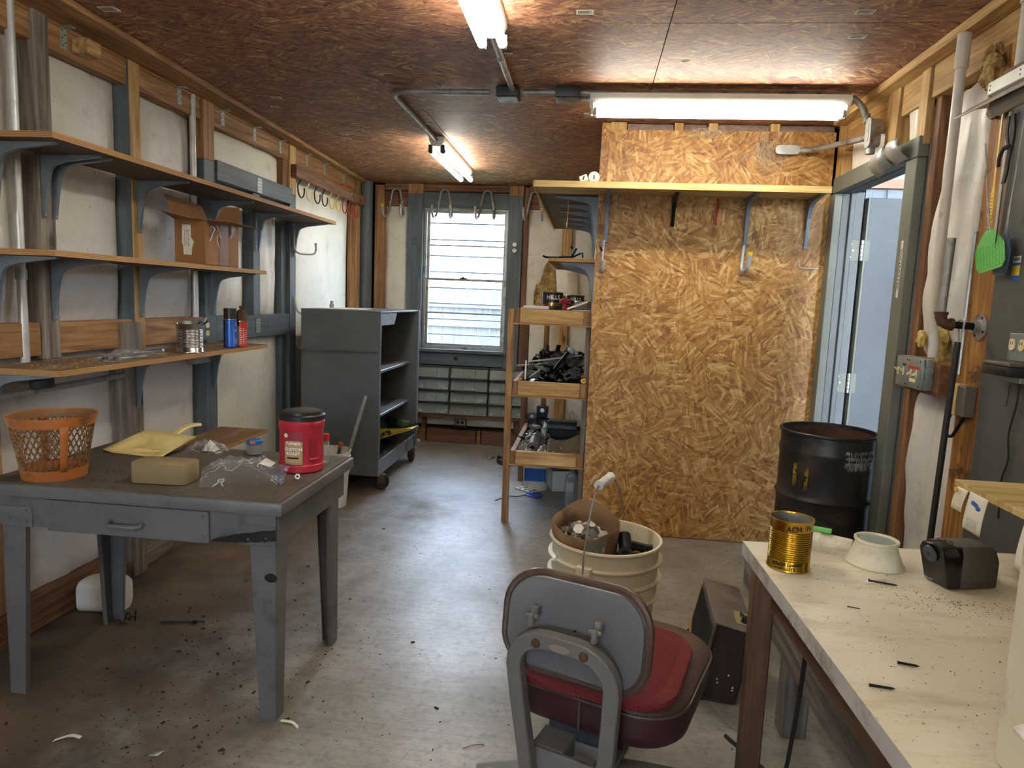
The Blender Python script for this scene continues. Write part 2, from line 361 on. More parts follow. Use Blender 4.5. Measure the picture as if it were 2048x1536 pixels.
class MB:
    """collects shapes in world space and links them as ONE mesh object"""
    def __init__(s, mat4=None): s.v = []; s.f = []; s.X = mat4
    def add(s, vs, fs):
        o = len(s.v)
        for p in vs:
            p = Vector(p)
            s.v.append(s.X @ p if s.X else p)
        s.f += [tuple(i + o for i in f) for f in fs]
        return s
    def box(s, x0, x1, y0, y1, z0, z1):
        vs = [(x, y, z) for z in (z0, z1) for y in (y0, y1) for x in (x0, x1)]
        return s.add(vs, [(0, 2, 3, 1), (4, 5, 7, 6), (0, 1, 5, 4), (2, 6, 7, 3), (0, 4, 6, 2), (1, 3, 7, 5)])
    def obox(s, c, sz, rot=None):
        Mx = (rot or Matrix()).to_4x4(); c = Vector(c); h = Vector(sz) / 2
        vs = [c + Mx @ Vector((x * h.x, y * h.y, z * h.z)) for z in (-1, 1) for y in (-1, 1) for x in (-1, 1)]
        return s.add(vs, [(0, 2, 3, 1), (4, 5, 7, 6), (0, 1, 5, 4), (2, 6, 7, 3), (0, 4, 6, 2), (1, 3, 7, 5)])
    def cyl(s, p0, p1, r0, r1=None, n=16, caps=True):
        p0, p1 = Vector(p0), Vector(p1); r1 = r0 if r1 is None else r1
        d = (p1 - p0).normalized(); u = d.orthogonal().normalized(); w_ = d.cross(u)
        vs = []
        for p, r in ((p0, r0), (p1, r1)):
            vs += [p + (u * math.cos(2 * math.pi * i / n) + w_ * math.sin(2 * math.pi * i / n)) * r for i in range(n)]
        fs = [(i, (i + 1) % n, n + (i + 1) % n, n + i) for i in range(n)]
        if caps: fs += [tuple(range(n - 1, -1, -1)), tuple(range(n, 2 * n))]
        return s.add(vs, fs)
    def lathe(s, prof, n=32, c=(0, 0, 0), rot=None, close=False):
        """prof: (radius, height) pairs from one end to the other"""
        c = Vector(c); Mx = (rot or Matrix()).to_4x4(); vs = []
        for r, z in prof:
            vs += [c + Mx @ Vector((r * math.cos(2 * math.pi * i / n), r * math.sin(2 * math.pi * i / n), z)) for i in range(n)]
        fs = []
        for j in range(len(prof) - 1):
            fs += [(j * n + i, j * n + (i + 1) % n, (j + 1) * n + (i + 1) % n, (j + 1) * n + i) for i in range(n)]
        if close: fs += [tuple(range(n - 1, -1, -1)), tuple((len(prof) - 1) * n + i for i in range(n))]
        return s.add(vs, fs)
    def tube(s, pts, r, n=8, closed=False, caps=True):
        P = [Vector(p) for p in pts]; m_ = len(P); vs = []; u = None
        for i, p in enumerate(P):
            a = P[(i - 1) % m_] if (i or closed) else P[0]; b = P[(i + 1) % m_] if (i < m_ - 1 or closed) else P[-1]
            d = (b - a).normalized()
            if u is None: u = d.orthogonal().normalized()
            u = (u - d * u.dot(d)).normalized(); w_ = d.cross(u)
            rr = r[i] if isinstance(r, (list, tuple)) else r
            vs += [p + (u * math.cos(2 * math.pi * k_ / n) + w_ * math.sin(2 * math.pi * k_ / n)) * rr for k_ in range(n)]
        fs = []
        for i in range(m_ if closed else m_ - 1):
            j = (i + 1) % m_
            fs += [(i * n + k_, i * n + (k_ + 1) % n, j * n + (k_ + 1) % n, j * n + k_) for k_ in range(n)]
        if caps and not closed: fs += [tuple(range(n - 1, -1, -1)), tuple((m_ - 1) * n + k_ for k_ in range(n))]
        return s.add(vs, fs)
    def prism(s, poly, a, b, fn):
        """poly of 2-D points extruded from depth a to b; fn(u, v, depth) -> xyz"""
        n = len(poly)
        vs = [fn(u, v, a) for u, v in poly] + [fn(u, v, b) for u, v in poly]
        return s.add(vs, [tuple(range(n - 1, -1, -1)), tuple(range(n, 2 * n))] + [(i, (i + 1) % n, n + (i + 1) % n, n + i) for i in range(n)])
    def grid(s, nu, nv, fn):
        vs = [fn(i / nu, j / nv) for j in range(nv + 1) for i in range(nu + 1)]
        return s.add(vs, [(j * (nu + 1) + i, j * (nu + 1) + i + 1, (j + 1) * (nu + 1) + i + 1, (j + 1) * (nu + 1) + i) for j in range(nv) for i in range(nu)])
    def rings(s, rings, cap=True, closed=True):
        n = len(rings[0]); vs = [p for r in rings for p in r]; fs = []
        for j in range(len(rings) - 1):
            for i in range(n if closed else n - 1):
                fs.append((j * n + i, j * n + (i + 1) % n, (j + 1) * n + (i + 1) % n, (j + 1) * n + i))
        if cap: fs += [tuple(range(n - 1, -1, -1)), tuple((len(rings) - 1) * n + i for i in range(n))]
        return s.add(vs, fs)
    def ball(s, c, r, n=12, sx=1, sy=1, sz=1, rot=None):
        pr = [(max(1e-4, math.sin(math.pi * i / (n // 2))), -math.cos(math.pi * i / (n // 2))) for i in range(n // 2 + 1)]
        Mx = (rot or Matrix()).to_4x4() @ Matrix.Diagonal((r * sx, r * sy, r * sz, 1))
        return s.lathe(pr, n, c, Mx)
    def fluff(s, c, r, sx=1, sy=1, sz=1, seed=0):
        c = Vector(c); rg = []
        for i in range(1, 10):
            t_ = math.pi * i / 10; row = []
            for j in range(14):
                a = 2 * math.pi * j / 14; d = Vector((math.sin(t_) * math.cos(a), math.sin(t_) * math.sin(a), math.cos(t_)))
                k_ = r * (1 + .55 * mnoise.noise(d * 2.2 + Vector((seed, 0, 3))) + .3 * mnoise.noise(d * 5 + Vector((seed, 7, 0))))
                row.append(c + Vector((d.x * sx, d.y * sy, d.z * sz)) * k_)
            rg.append(row)
        return s.rings(rg)
    def obj(s, name, mat, parent=None, bevel=0, seg=1, ang=35, kind=None, label=None, wall=0, sub=0, fix=True):
        me = bpy.data.meshes.new(name)
        lo = Vector([min(p[i] for p in s.v) for i in range(3)]); hi = Vector([max(p[i] for p in s.v) for i in range(3)])
        o0 = Vector(((lo.x + hi.x) / 2, (lo.y + hi.y) / 2, lo.z))
        me.from_pydata([p - o0 for p in s.v], [], s.f)
        if bevel or fix:
            bm = bmesh.new(); bm.from_mesh(me)
            if fix: bmesh.ops.recalc_face_normals(bm, faces=bm.faces)
            if bevel:
                ed = [e for e in bm.edges if len(e.link_faces) == 2 and e.calc_face_angle(0) > R(40)]
                bmesh.ops.bevel(bm, geom=ed, offset=bevel, segments=seg, affect='EDGES', clamp_overlap=True, profile=.5)
            bm.to_mesh(me); bm.free()
        me.materials.append(M[mat] if isinstance(mat, str) else mat)
        for p in me.polygons: p.use_smooth = True
        me.set_sharp_from_angle(angle=R(ang))
        o = bpy.data.objects.new(name, me); COL.objects.link(o)
        WO[o] = o0
        if parent is not None: o.parent = parent; o.location = o0 - WO[parent]
        else: o.location = o0
        if kind: o['kind'] = kind
        if label: o['label'] = label
        if wall:
            md = o.modifiers.new('thickness', 'SOLIDIFY'); md.thickness = wall; md.offset = 0
        if sub:
            md = o.modifiers.new('smooth', 'SUBSURF'); md.levels = sub; md.render_levels = sub
        return o

def tag(o, label, cat, group=None):
    o['label'] = label; o['category'] = cat
    if group: o['group'] = group
    return o
def thing(name, label, cat, loc, group=None):
    o = bpy.data.objects.new(name, None); COL.objects.link(o); o.location = loc; o.empty_display_size = .05
    WO[o] = Vector(loc)
    return tag(o, label, cat, group)
def structure(name, loc=(0, 0, 0)):
    o = bpy.data.objects.new(name, None); COL.objects.link(o); o.location = loc; WO[o] = Vector(loc); o['kind'] = 'structure'
    return o
def dup(root, loc, label=None, rot=None):
    """copy of a thing with copies of its parts and their sub-parts"""
    r = root.copy(); COL.objects.link(r); r.location = loc; WO[r] = Vector(loc)
    if rot: r.rotation_euler = rot
    if label: r['label'] = label
    for ch in root.children:
        c = ch.copy(); COL.objects.link(c); c.parent = r
        for g in ch.children:
            d = g.copy(); COL.objects.link(d); d.parent = c
    return r
def B(x0, x1, y0, y1, z0, z1): return MB().box(x0, x1, y0, y1, z0, z1)

def arc(c, r, a0, a1, n, ax='xz'):
    out = []
    for i in range(n + 1):
        a = R(a0 + (a1 - a0) * i / n); d = [0, 0, 0]
        d['xyz'.index(ax[0])] = math.cos(a) * r; d['xyz'.index(ax[1])] = math.sin(a) * r
        out.append(Vector(c) + Vector(d))
    return out
def smooth_path(pts, n=6):
    P = [Vector(p) for p in pts]; out = []
    for i in range(len(P) - 1):
        p0, p1, p2, p3 = P[max(i - 1, 0)], P[i], P[i + 1], P[min(i + 2, len(P) - 1)]
        for k_ in range(n):
            t = k_ / n
            out.append(.5 * ((2 * p1) + (p2 - p0) * t + (2 * p0 - 5 * p1 + 4 * p2 - p3) * t * t + (3 * p1 - p0 - 3 * p2 + p3) * t ** 3))
    return out + [P[-1]]
def rrect(w_, h, r, n=5):
    """rounded rectangle outline centred on 0"""
    out = []
    for cx, cy, a in ((w_ / 2 - r, h / 2 - r, 0), (-w_ / 2 + r, h / 2 - r, 90), (-w_ / 2 + r, -h / 2 + r, 180), (w_ / 2 - r, -h / 2 + r, 270)):
        out += [(cx + r * math.cos(R(a + 90 * i / n)), cy + r * math.sin(R(a + 90 * i / n))) for i in range(n + 1)]
    return out

def text(s, size, fn, mat, parent, name='lettering', align='CENTER', bold=0):
    """flat print: text outlines filled and laid on a surface by fn(u, v) -> xyz"""
    cu = bpy.data.curves.new('t', 'FONT'); cu.body = s; cu.size = size; cu.align_x = align; cu.align_y = 'CENTER'; cu.resolution_u = 2
    cu.offset = bold
    ob = bpy.data.objects.new('t', cu); COL.objects.link(ob)
    dg = bpy.context.evaluated_depsgraph_get()
    me = bpy.data.meshes.new_from_object(ob.evaluated_get(dg))
    vs = [fn(v.co.x, v.co.y) for v in me.vertices]; fs = [tuple(p.vertices) for p in me.polygons]
    bpy.data.objects.remove(ob); bpy.data.curves.remove(cu); bpy.data.meshes.remove(me)
    if not fs: return None
    return MB().add(vs, fs).obj(name, mat, parent, fix=False)
def on_cyl(c, r, a0, z0):
    """print wrapped round an upright cylinder; a0 is the bearing of its middle"""
    def fn(u, v):
        a = a0 + u / r
        return Vector((c[0] + (r + .0006) * math.sin(a), c[1] - (r + .0006) * math.cos(a), z0 + v))
    return fn
def wrap_patch(c, r, a0, a1, z0, z1, n=10):
    mb = MB()
    mb.grid(n, 1, lambda u, v: Vector((c[0] + r * math.sin(a0 + (a1 - a0) * u), c[1] - r * math.cos(a0 + (a1 - a0) * u), z0 + (z1 - z0) * v)))
    return mb

def shelf_bracket(parent, at, out, down=.24, arm=.25, mat='bracket', width=.022):
    """stamped utility bracket: web plate with filleted inner corner, wall strip and arm strip; out = unit direction away from the wall"""
    p = Vector(at); o = Vector(out); sd = Vector((-o.y, o.x, 0)); t = .0022
    mb = MB()
    poly = [(0, 0), (arm, 0), (arm, -.006), (.10, -.026)]
    poly += [(.034 + .045 * (1 - math.sin(R(a))), -.034 - .045 * (1 - math.cos(R(a)))) for a in (10, 30, 50, 70, 85)]
    poly += [(.024, -.11), (.005, -down), (0, -down)]
    for off in (-width * .32, width * .32):
        mb.prism(poly, off - t / 2, off + t / 2, lambda u, v, d: p + o * u + Vector((0, 0, v)) + sd * d)
    w2 = width * .42
    mb.prism([(0, 0), (.0, -down), (.004, -down), (.004, 0)], -w2, w2, lambda u, v, d: p + o * u + Vector((0, 0, v)) + sd * d * (1 if v > -down + .01 else .55))
    mb.prism([(0, 0), (arm, 0), (arm, -.004), (0, -.004)], -w2, w2, lambda u, v, d: p + o * u + Vector((0, 0, v)) + sd * d * (1 if u < arm - .01 else .55))
    # inner face of the channel, follows the fillet
    inner = [(u, v) for u, v in poly[2:-1]]
    for a, b in zip(inner[:-1], inner[1:]):
        mb.prism([a, b, (b[0] + .002, b[1] + .002), (a[0] + .002, a[1] + .002)], -width * .32, width * .32, lambda u, v, d: p + o * u + Vector((0, 0, v)) + sd * d)
    br = mb.obj('bracket', mat, parent)
    sc = MB()
    for z in (-.03, -down + .012): sc.cyl(p + o * .004 + Vector((0, 0, z)), p + o * .009 + Vector((0, 0, z)), .0045, .003, 8)
    sc.obj('screw', 'galv', br)
    return br

def scribble(fn, w_, h, rows, mat, parent, seed=1):
    """print too small to read: broken strokes in rows, laid on a surface by fn(u, v)"""
    rr = random.Random(seed + rows); mb = MB(); st = h / rows
    for r_ in range(rows):
        u = -w_ / 2 + rr.uniform(0, w_ * .12); v0 = h / 2 - st * (r_ + .8)
        while u < w_ / 2 * rr.uniform(.7, 1):
            l_ = rr.uniform(.25, .8) * st; a, b = v0 + rr.uniform(-.06, .1) * st, v0 + rr.uniform(.45, .62) * st
            mb.add([fn(u, a), fn(u + l_ * .4, a), fn(u + l_ * .5, b), fn(u + l_ * .1, b)], [(0, 1, 2, 3)])
            if rr.random() < .6: mb.add([fn(u, b), fn(u + l_ * .8, b - .1 * st), fn(u + l_ * .8, b), fn(u, b + .1 * st)], [(0, 1, 2, 3)])
            u += l_ + st * .12
    return mb.obj('print_marks', mat, parent, fix=False)

# ------------------------------------------------------------------ the setting
Y0, YB = -2.6, 6.40         # rear end of the room, back wall face
XL, XR, ZC = -2.137, 1.33, 2.44
XS, YS = .02, 4.105         # partition: corner and face
fl = MB().box(-2.6, 1.6, Y0 - .1, 7.0, -.15, 0).obj('floor', 'concrete', kind='structure')

ceil = MB().box(-2.5, 1.6, Y0, 7.0, ZC + .013, ZC + .10).obj('ceiling', 'dark_gap', kind='structure')
ys = [Y0, -1.14, .08, 1.30, 2.68 + .04, 3.94, 5.16, 6.42]
for i in range(7):
    xs = [-2.28, .242, 1.45] if i in (2, 3, 4) else ([-2.28, -.98, 1.45] if i % 2 else [-2.28, .6, 1.45])
    for a, b in zip(xs[:-1], xs[1:]):
        B(a + .002, b - .002, ys[i] + .002, ys[i + 1] - .002, ZC, ZC + .0125).obj('panel', 'osb_ceiling', ceil)
for x, y, s_ in ((-1.884, 2.571, 1), (-1.752, 3.707, .8), (-1.847, 3.883, .6), (-1.691, 4.643, .7), (-.072, 2.618, .9), (.896, 2.624, .9), (.953, 2.849, .9), (-.78, 3.63, .5), (.35, 3.12, .5)):
    g = B(x - .035 * s_, x + .035 * s_, y - .022 * s_, y + .022 * s_, ZC - .0012, ZC - .0002).obj('grade_stamp', 'paper', ceil)
    for q in range(4):
        B(x - .028 * s_, x + (.03 - .012 * (q % 2)) * s_, y + (-.015 + .008 * q) * s_, y + (-.0115 + .008 * q) * s_, ZC - .0016, ZC - .0013).obj('print_line', 'ink', g)

def sheet(parent, name, mat, xf, sgn, a0, a1, z0, z1, bulge, seed, axis='x', nu=14, nv=18, wr=.012):
    """one bay of insulation facing: bulges between the timbers it is stapled to"""
    def fn(u, v):
        e = (1 - abs(2 * u - 1) ** 3) * (1 - abs(2 * v - 1) ** 6)
        q = Vector((u * (a1 - a0) * 7, v * (z1 - z0) * 2.2, seed))
        d = bulge * max(e, 0) ** .7 + wr * mnoise.noise(q) + wr * .5 * mnoise.noise(q * 2.7)
        a = a0 + (a1 - a0) * u; z = z0 + (z1 - z0) * v
        return Vector((xf + sgn * d, a, z)) if axis == 'x' else Vector((a, xf + sgn * d, z))
    return MB().grid(nu, nv, fn).obj(name, mat, parent, ang=80)

# --- left wall: boarded from behind, timbers and batts in front
wl = B(XL - .16, XL - .10, Y0, 6.6, 0, ZC + .05).obj('wall_left', 'dark_gap', kind='structure')
F = XL - .085
for i, (a, b, bl) in enumerate(((Y0, -.9, .04), (-.9, .9, .04), (.9, 2.17, .035), (2.26, 2.50, .03), (2.56, 3.035, .05), (3.11, 3.64, .05))):
    la, lb = (2.26, 2.99) if i == 3 else (2.97, 3.64) if i == 5 else (a, b)
    sheet(wl, 'insulation_batt', 'vinyl', F, 1, a, b, 1.22, 2.32, bl, i)
    if i != 4: sheet(wl, 'insulation_batt', 'vinyl', F, 1, la, lb, .10, 1.11, max(bl, .045), i + 20)
sheet(wl, 'insulation_batt', 'vinyl_warm', F, 1, 3.75, 4.72, 2.09, 2.32, .05, 31)
sheet(wl, 'insulation_batt', 'vinyl_warm', F, 1, 3.75, 4.20, 1.22, 2.02, .045, 32)
sheet(wl, 'insulation_batt', 'vinyl_warm', F, 1, 4.29, 4.66, 1.22, 2.02, .05, 33, wr=.02)
sheet(wl, 'insulation_batt', 'vinyl_warm', F, 1, 3.75, 4.68, .10, 1.10, .06, 34)
sheet(wl, 'insulation_batt', 'vinyl_warm', F, 1, 4.83, 6.10, .10, 2.32, .055, 35, nu=24)
def tim(name, mat, parent, x0, x1, y0, y1, z0, z1, bev=.0025): return B(x0, x1, y0, y1, z0, z1).obj(name, mat, parent, bevel=bev)
tim('stud', 'pine_z', wl, XL - .09, XL, 2.17, 2.26, .14, 2.30)
tim('stud', 'grey_wood_z', wl, XL - .09, XL + .004, 2.487, 2.563, 1.09, 2.43)
s2 = tim('stud', 'pale_pine_z', wl, XL - .09, XL, 3.035, 3.11, 1.09, 2.43)
B(XL - .0895, XL - .003, 3.0335, 3.0349, 1.0905, 2.42).obj('painted_side', 'grey_paint_z', s2)
s3 = tim('stud', 'pine_z', wl, XL - .09, XL, 3.64, 3.75, 2.10, 2.43)
tim('stud', 'grey_paint_z', wl, XL - .09, XL, 3.64, 3.75, .0, 2.10)
tim('stud', 'grey_paint_z', wl, XL - .09, XL - .004, 4.20, 4.29, 1.235, 2.005)
s5 = tim('stud', 'pale_pine_z', wl, XL - .085, XL, 4.73, 4.83, 2.08, 2.43)
tim('stud', 'grey_paint_z', wl, XL - .085, XL, 4.73, 4.83, .0, 2.08)
tim('stud', 'red_pine_z', wl, XL - .087, XL - .02, 4.66, 4.73, 2.02, 2.43)
tim('stud', 'grey_paint_z', wl, XL - .087, XL - .03, 4.66, 4.73, .0, 2.02)
tim('stud', 'pine_z', wl, XL - .09, XL, 6.13, 6.23, 0, 2.43)
for a, b in ((Y0, .9), (.9, 3.635), (3.755, 4.725), (4.835, 6.125)):
    tim('top_plate', 'pine_y', wl, XL - .07, XL - .012, a, b, 2.30, 2.40)
    tim('top_plate', 'pine_y', wl, XL - .07, XL - .008, a, b, 2.40, 2.438)
# ledger under the ceiling, its room-side edge slightly out of line with the wall
MB().prism([(XL - .07, Y0), (XL - .07, 6.38), (XL + .035, 6.38), (XL + .175, 2.4), (XL + .175, Y0)], 2.412, 2.438, lambda u, v, d: Vector((u, v, d))).obj('ledger', 'pine_y', wl, bevel=.002)
for a, b in ((Y0, .9), (.9, 2.48), (2.57, 3.03), (3.115, 3.635)):
    tim('girt', 'pine_y', wl, XL - .07, XL - .012, a, b, 1.105, 1.235)
for a, b, x in ((3.755, 4.728, XL - .004),):
    g = tim('girt', 'grey_paint_y', wl, XL - .07, x, a, b, 1.09, 1.235)
    MB().cyl((x, 4.42, 1.17), (x + .0015, 4.42, 1.17), .026, None, 20).obj('knockout', 'grey_paint_y', g)
tim('header', 'grey_paint_y', wl, XL - .05, XL + .012, 3.757, 4.74, 2.005, 2.115)
tim('header', 'grey_paint_y', wl, XL - .09, XL - .045, 3.757, 4.70, 1.985, 2.05)
tim('stud', 'grey_wood_z', wl, XL - .09, XL + .035, 2.93, 3.028, .0, 1.225)
for a, b in ((Y0, .9), (.9, 2.925), (3.03, 3.635), (3.755, 4.655), (4.835, 6.12)):
    tim('sill_plate', 'red_pine_y' if a < 3 else 'grey_wood_y', wl, XL - .09, XL, a, b, .0, .135, .004)
tim('blocking', 'pale_pine_y', wl, XL - .01, XL + .06, 2.70, 2.78, 2.325, 2.385)
for y in (2.64, 3.42, 3.84, 4.22, 4.58, 5.02, 5.36, 5.80):
    mb = B(XL - .012, XL - .009, y, y + .035, 2.325, 2.412)
    mb.prism([(XL - .01, 2.405), (XL - .01, 2.409), (XL + .03, 2.411), (XL + .03, 2.407)], y, y + .035, lambda u, v, d: Vector((u, d, v)))
    t_ = mb.obj('metal_tie', 'tie', wl)
    mb = MB()
    for q in range(5): mb.cyl((XL - .009, y + .009 + .017 * (q % 2), 2.335 + .015 * q), (XL - .0075, y + .009 + .017 * (q % 2), 2.335 + .015 * q), .003, None, 6)
    mb.obj('nail_head', 'black_metal', t_)
for z in (2.055, 1.165):
    pl = B(XL - .004 + .001, XL + (.0145 if z > 2 else .0), 4.225, 4.285, z - .045, z + .045).obj('mending_plate', 'tie', wl)
    mb = MB()
    xx = XL + (.0147 if z > 2 else .0002)
    for i in range(3):
        for j in range(4):
            mb.cyl((xx - .001, 4.237 + .018 * i, z - .03 + .02 * j), (xx + .0008, 4.237 + .018 * i, z - .03 + .02 * j), .0030, None, 8)
    mb.obj('nail_hole', 'ink', pl)
# corner post, round and grey
MB().cyl((-2.123, 6.335, 0), (-2.123, 6.335, 2.437), .064, None, 28).obj('trim_1', 'grey_paint_z', kind='structure')

# --- back wall with its window opening
wb = structure('wall_back', (0, 6.5, 0))
WX0, WX1, WZ0, WZ1 = -1.575, -.79, .925, 2.22
for x0, x1, z0, z1 in ((-2.3, WX0 - .03, 0, ZC + .05), (WX1 + .03, 1.5, 0, ZC + .05), (WX0 - .03, WX1 + .03, 0, WZ0 - .03), (WX0 - .03, WX1 + .03, WZ1 + .03, ZC + .05)):
    B(x0, x1, 6.50, 6.56, z0, z1).obj('sheathing', 'dark_gap', wb)
for i, (a, b, z0, z1) in enumerate(((-1.965, -1.74, .13, 2.25), (-.65, -.28, .13, 2.25), (-.19, .02, .13, 2.25), (-1.64, -.65, .16, .255))):
    sheet(wb, 'insulation_batt', 'vinyl_warm', 6.47, -1, a, b, z0, z1, .03, 40 + i, 'y')
# torn facing with brown fibreglass behind the two cans on the shelving
def tear(u, v):
    x = -.52 + .50 * u; top = 1.82 - .34 * (abs(u - .24) / .24) ** .7 + .03 * math.sin(u * 45) if u < .24 else 1.82 - .34 * ((u - .24) / .5) ** .8 + .05 * math.sin(u * 34) + .02 * math.sin(u * 71)
    z = 1.36 + (max(top, 1.42) - 1.36) * v
    return Vector((x, 6.425 - .035 * math.sin(v * 3.1) * (.4 + mnoise.noise(Vector((u * 9, v * 7, 3)))) - .012, z))
MB().grid(26, 14, tear).obj('torn_insulation', 'fluff', wb, ang=80)
def flap(u, v):
    return Vector((-.335 + .20 * u + .03 * v, 6.395 - .05 * math.sin(u * 3.1) - .02 * mnoise.noise(Vector((u * 5, v * 5, 9))), 1.79 - (.30 + .10 * u) * v))
MB().grid(10, 10, flap).obj('torn_flap', 'vinyl_warm', wb, ang=80)
tim('stud', 'pine_z', wb, -2.055, -1.965, 6.40, 6.49, 0, 2.42)
tim('stud', 'grey_paint_z', wb, -1.738, -1.59, 6.395, 6.49, .255, 2.345)
tim('stud', 'pine_z', wb, -1.738, -1.59, 6.396, 6.49, 2.345, 2.437)
tim('stud', 'grey_paint_z', wb, -.787, -.65, 6.395, 6.49, .255, 2.345)
tim('stud', 'pine_z', wb, -.787, -.65, 6.396, 6.49, 2.345, 2.437)
tim('header', 'grey_paint_x', wb, -1.588, -.789, 6.40, 6.49, 2.225, 2.365)
tim('stud', 'red_pine_z', wb, -.645, -.60, 6.42, 6.49, .0, 2.43)
tim('stud', 'pale_pine_z', wb, -.28, -.19, 6.40, 6.49, .0, 2.43)
for a, b in ((-1.963, -1.74), (-1.588, -.789), (-.598, -.282), (-.188, .018)):
    tim('top_plate', 'red_pine_x', wb, a, b, 6.43, 6.49, 2.235, 2.37)
    tim('top_plate', 'red_pine_x', wb, a, b, 6.41, 6.49, 2.375, 2.437)
tim('apron_board', 'grey_paint_x', wb, -1.588, -.789, 6.40, 6.49, .755, .868)
MB().cyl((-1.24, 6.397, .82), (-1.24, 6.40, .82), .02, None, 20).obj('drilled_hole', 'ink', wb)
tim('ledger', 'red_pine_x', wb, -1.74, -.45, 6.30, 6.49, .255, .292)
for a, b in ((-1.74, -1.52), (-1.50, -1.02), (-.965, -.62), (-1.01, -.975)):
    tim('sill_plate', 'red_pine_x' if b - a > .3 else 'pine_x', wb, a, b, 6.385 if a > -1.51 else 6.41, 6.49, .0 if a < -1.4 or a > -.98 else -.0, .135)
tim('stud', 'red_pine_z', wb, -1.56, -1.515, 6.40, 6.49, .137, .254)
tim('stud', 'red_pine_z', wb, -.66, -.615, 6.40, 6.49, .137, .254)
for x, zs in ((-1.665, (1.94, 1.90)), (-.715, (1.905, 1.85))):
    for z in zs:
        MB().cyl((x, 6.394, z), (x, 6.372, z), .018, .016, 16).cyl((x, 6.372, z), (x, 6.366, z), .021, .019, 16).obj('ceramic_insulator', 'white_plastic' if x > -1 else 'grey_paint_z', wb)

# --- window
win = B(WX0 - .028, WX1 + .028, 6.40, 6.60, WZ0 - .045, WZ0 - .022).obj('window_1', 'grey_paint_x', kind='structure', bevel=.002)
WO[win] = WO[win]
B(WX0 - .045, WX1 + .035, 6.36, 6.49, WZ0 - .05, WZ0 - .018).obj('window_sill', 'grey_paint_x', win, bevel=.004)
mb = B(WX0 - .012, WX0 + .016, 6.43, 6.56, WZ0 - .018, WZ1 + .012).box(WX1 - .016, WX1 + .012, 6.43, 6.56, WZ0 - .018, WZ1 + .012).box(WX0 + .016, WX1 - .016, 6.43, 6.56, WZ1 - .012, WZ1 + .012).box(WX0 + .016, WX1 - .016, 6.43, 6.56, WZ0 - .018, WZ0 + .01)
mb.obj('window_frame', 'aluminium', win, bevel=.002)
def sash(z0, z1, y, mz):
    mb = MB(); t_ = .022
    mb.box(WX0 + .017, WX0 + .017 + t_, y, y + .02, z0, z1).box(WX1 - .017 - t_, WX1 - .017, y, y + .02, z0, z1)
    mb.box(WX0 + .039, WX1 - .039, y, y + .02, z0, z0 + t_).box(WX0 + .039, WX1 - .039, y, y + .02, z1 - t_, z1)
    s_ = mb.obj('sash', 'aluminium', win, bevel=.0015)
    B(WX0 + .039, WX1 - .039, y + .003, y + .017, mz - .007, mz + .007).obj('muntin', 'aluminium', s_)
    B(WX0 + .036, WX1 - .036, y + .008, y + .012, z0 + .02, mz - .007).obj('pane', 'pane', s_)
    B(WX0 + .036, WX1 - .036, y + .008, y + .012, mz + .007, z1 - .02).obj('pane', 'pane', s_)
sash(1.555, WZ1 - .013, 6.475, 1.885)
sash(WZ0 + .011, 1.578, 6.450, 1.250)
MB().box(-1.235, -1.165, 6.435, 6.452, 1.578, 1.586).cyl((-1.20, 6.43, 1.586), (-1.20, 6.45, 1.592), .009, None, 10).obj('sash_lock', 'rust', win)
for z in (2.10, 1.945, 1.792, 1.64, 1.488, 1.338, 1.187, 1.038):
    MB().cyl((WX0 - .03, 6.575, z), (WX1 + .03, 6.575, z), .0075, None, 8).obj('security_bar', 'bar_paint', win)

# --- right wall with the doorway, behind bench and drum
wr = structure('wall_right', (1.5, 2, 0))
DY0, DY1, DZ = 3.17, 4.02, 2.06
B(1.46, 1.50, Y0, DY0 - .02, 0, ZC + .05).obj('sheathing', 'dark_gap', wr)
B(1.46, 1.50, DY0 - .02, YS, DZ + .05, ZC + .05).obj('sheathing', 'dark_gap', wr)
Fr = XR + .075
sheet(wr, 'insulation_batt', 'vinyl', Fr, -1, 2.60, 2.995, 1.235, 2.26, .075, 51, nu=18, nv=34, wr=.045)
sheet(wr, 'insulation_batt', 'vinyl', Fr, -1, 2.60, 3.0, .10, 1.11, .06, 52, nu=18, nv=30, wr=.042)
sheet(wr, 'insulation_batt', 'vinyl_warm', Fr, -1, 3.14, 3.32, 2.12, 2.36, .06, 53, nu=8, nv=10, wr=.02)
sheet(wr, 'insulation_batt', 'vinyl_warm', Fr, -1, 3.60, 4.0, 2.10, 2.34, .07, 54, nu=12, nv=10, wr=.025)
sheet(wr, 'insulation_batt', 'vinyl', Fr, -1, Y0, 1.2, .10, 2.30, .04, 55)
mb = MB()
for i in range(8): mb.fluff((XR - .012 + .012 * random.random(), 2.60 - .013 * i + .02 * random.random(), 2.255 - .022 * i + .03 * random.random()), .050 + .02 * random.random(), .6, .7 + .5 * random.random(), .9, i)
mb.obj('loose_fibreglass', 'fluff', wr)
for c_, r_ in (((1.345, 2.78, 1.285), .03), ((1.34, 2.75, 1.335), .022), ((1.335, 2.76, 1.245), .018), ((1.34, 2.93, 1.31), .02)):
    MB().fluff(c_, r_ * 1.15, .7, .9, 1.5, r_ * 99).obj('fibreglass_tuft', 'fluff_yellow', wr)
tim('stud', 'pale_pine_z', wr, XR - .012, XR + .09, 3.33, 3.45, 2.155, 2.435)
tim('stud', 'pale_pine_z', wr, XR - .01, XR + .02, 3.06, 3.135, 2.10, 2.43)
tim('stud', 'pale_pine_z', wr, XR - .005, XR + .09, 4.00, 4.10, 2.10, 2.43)
tim('stud', 'red_pine_z', wr, XR + .02, XR + .11, 3.005, 3.055, .0, 2.30)
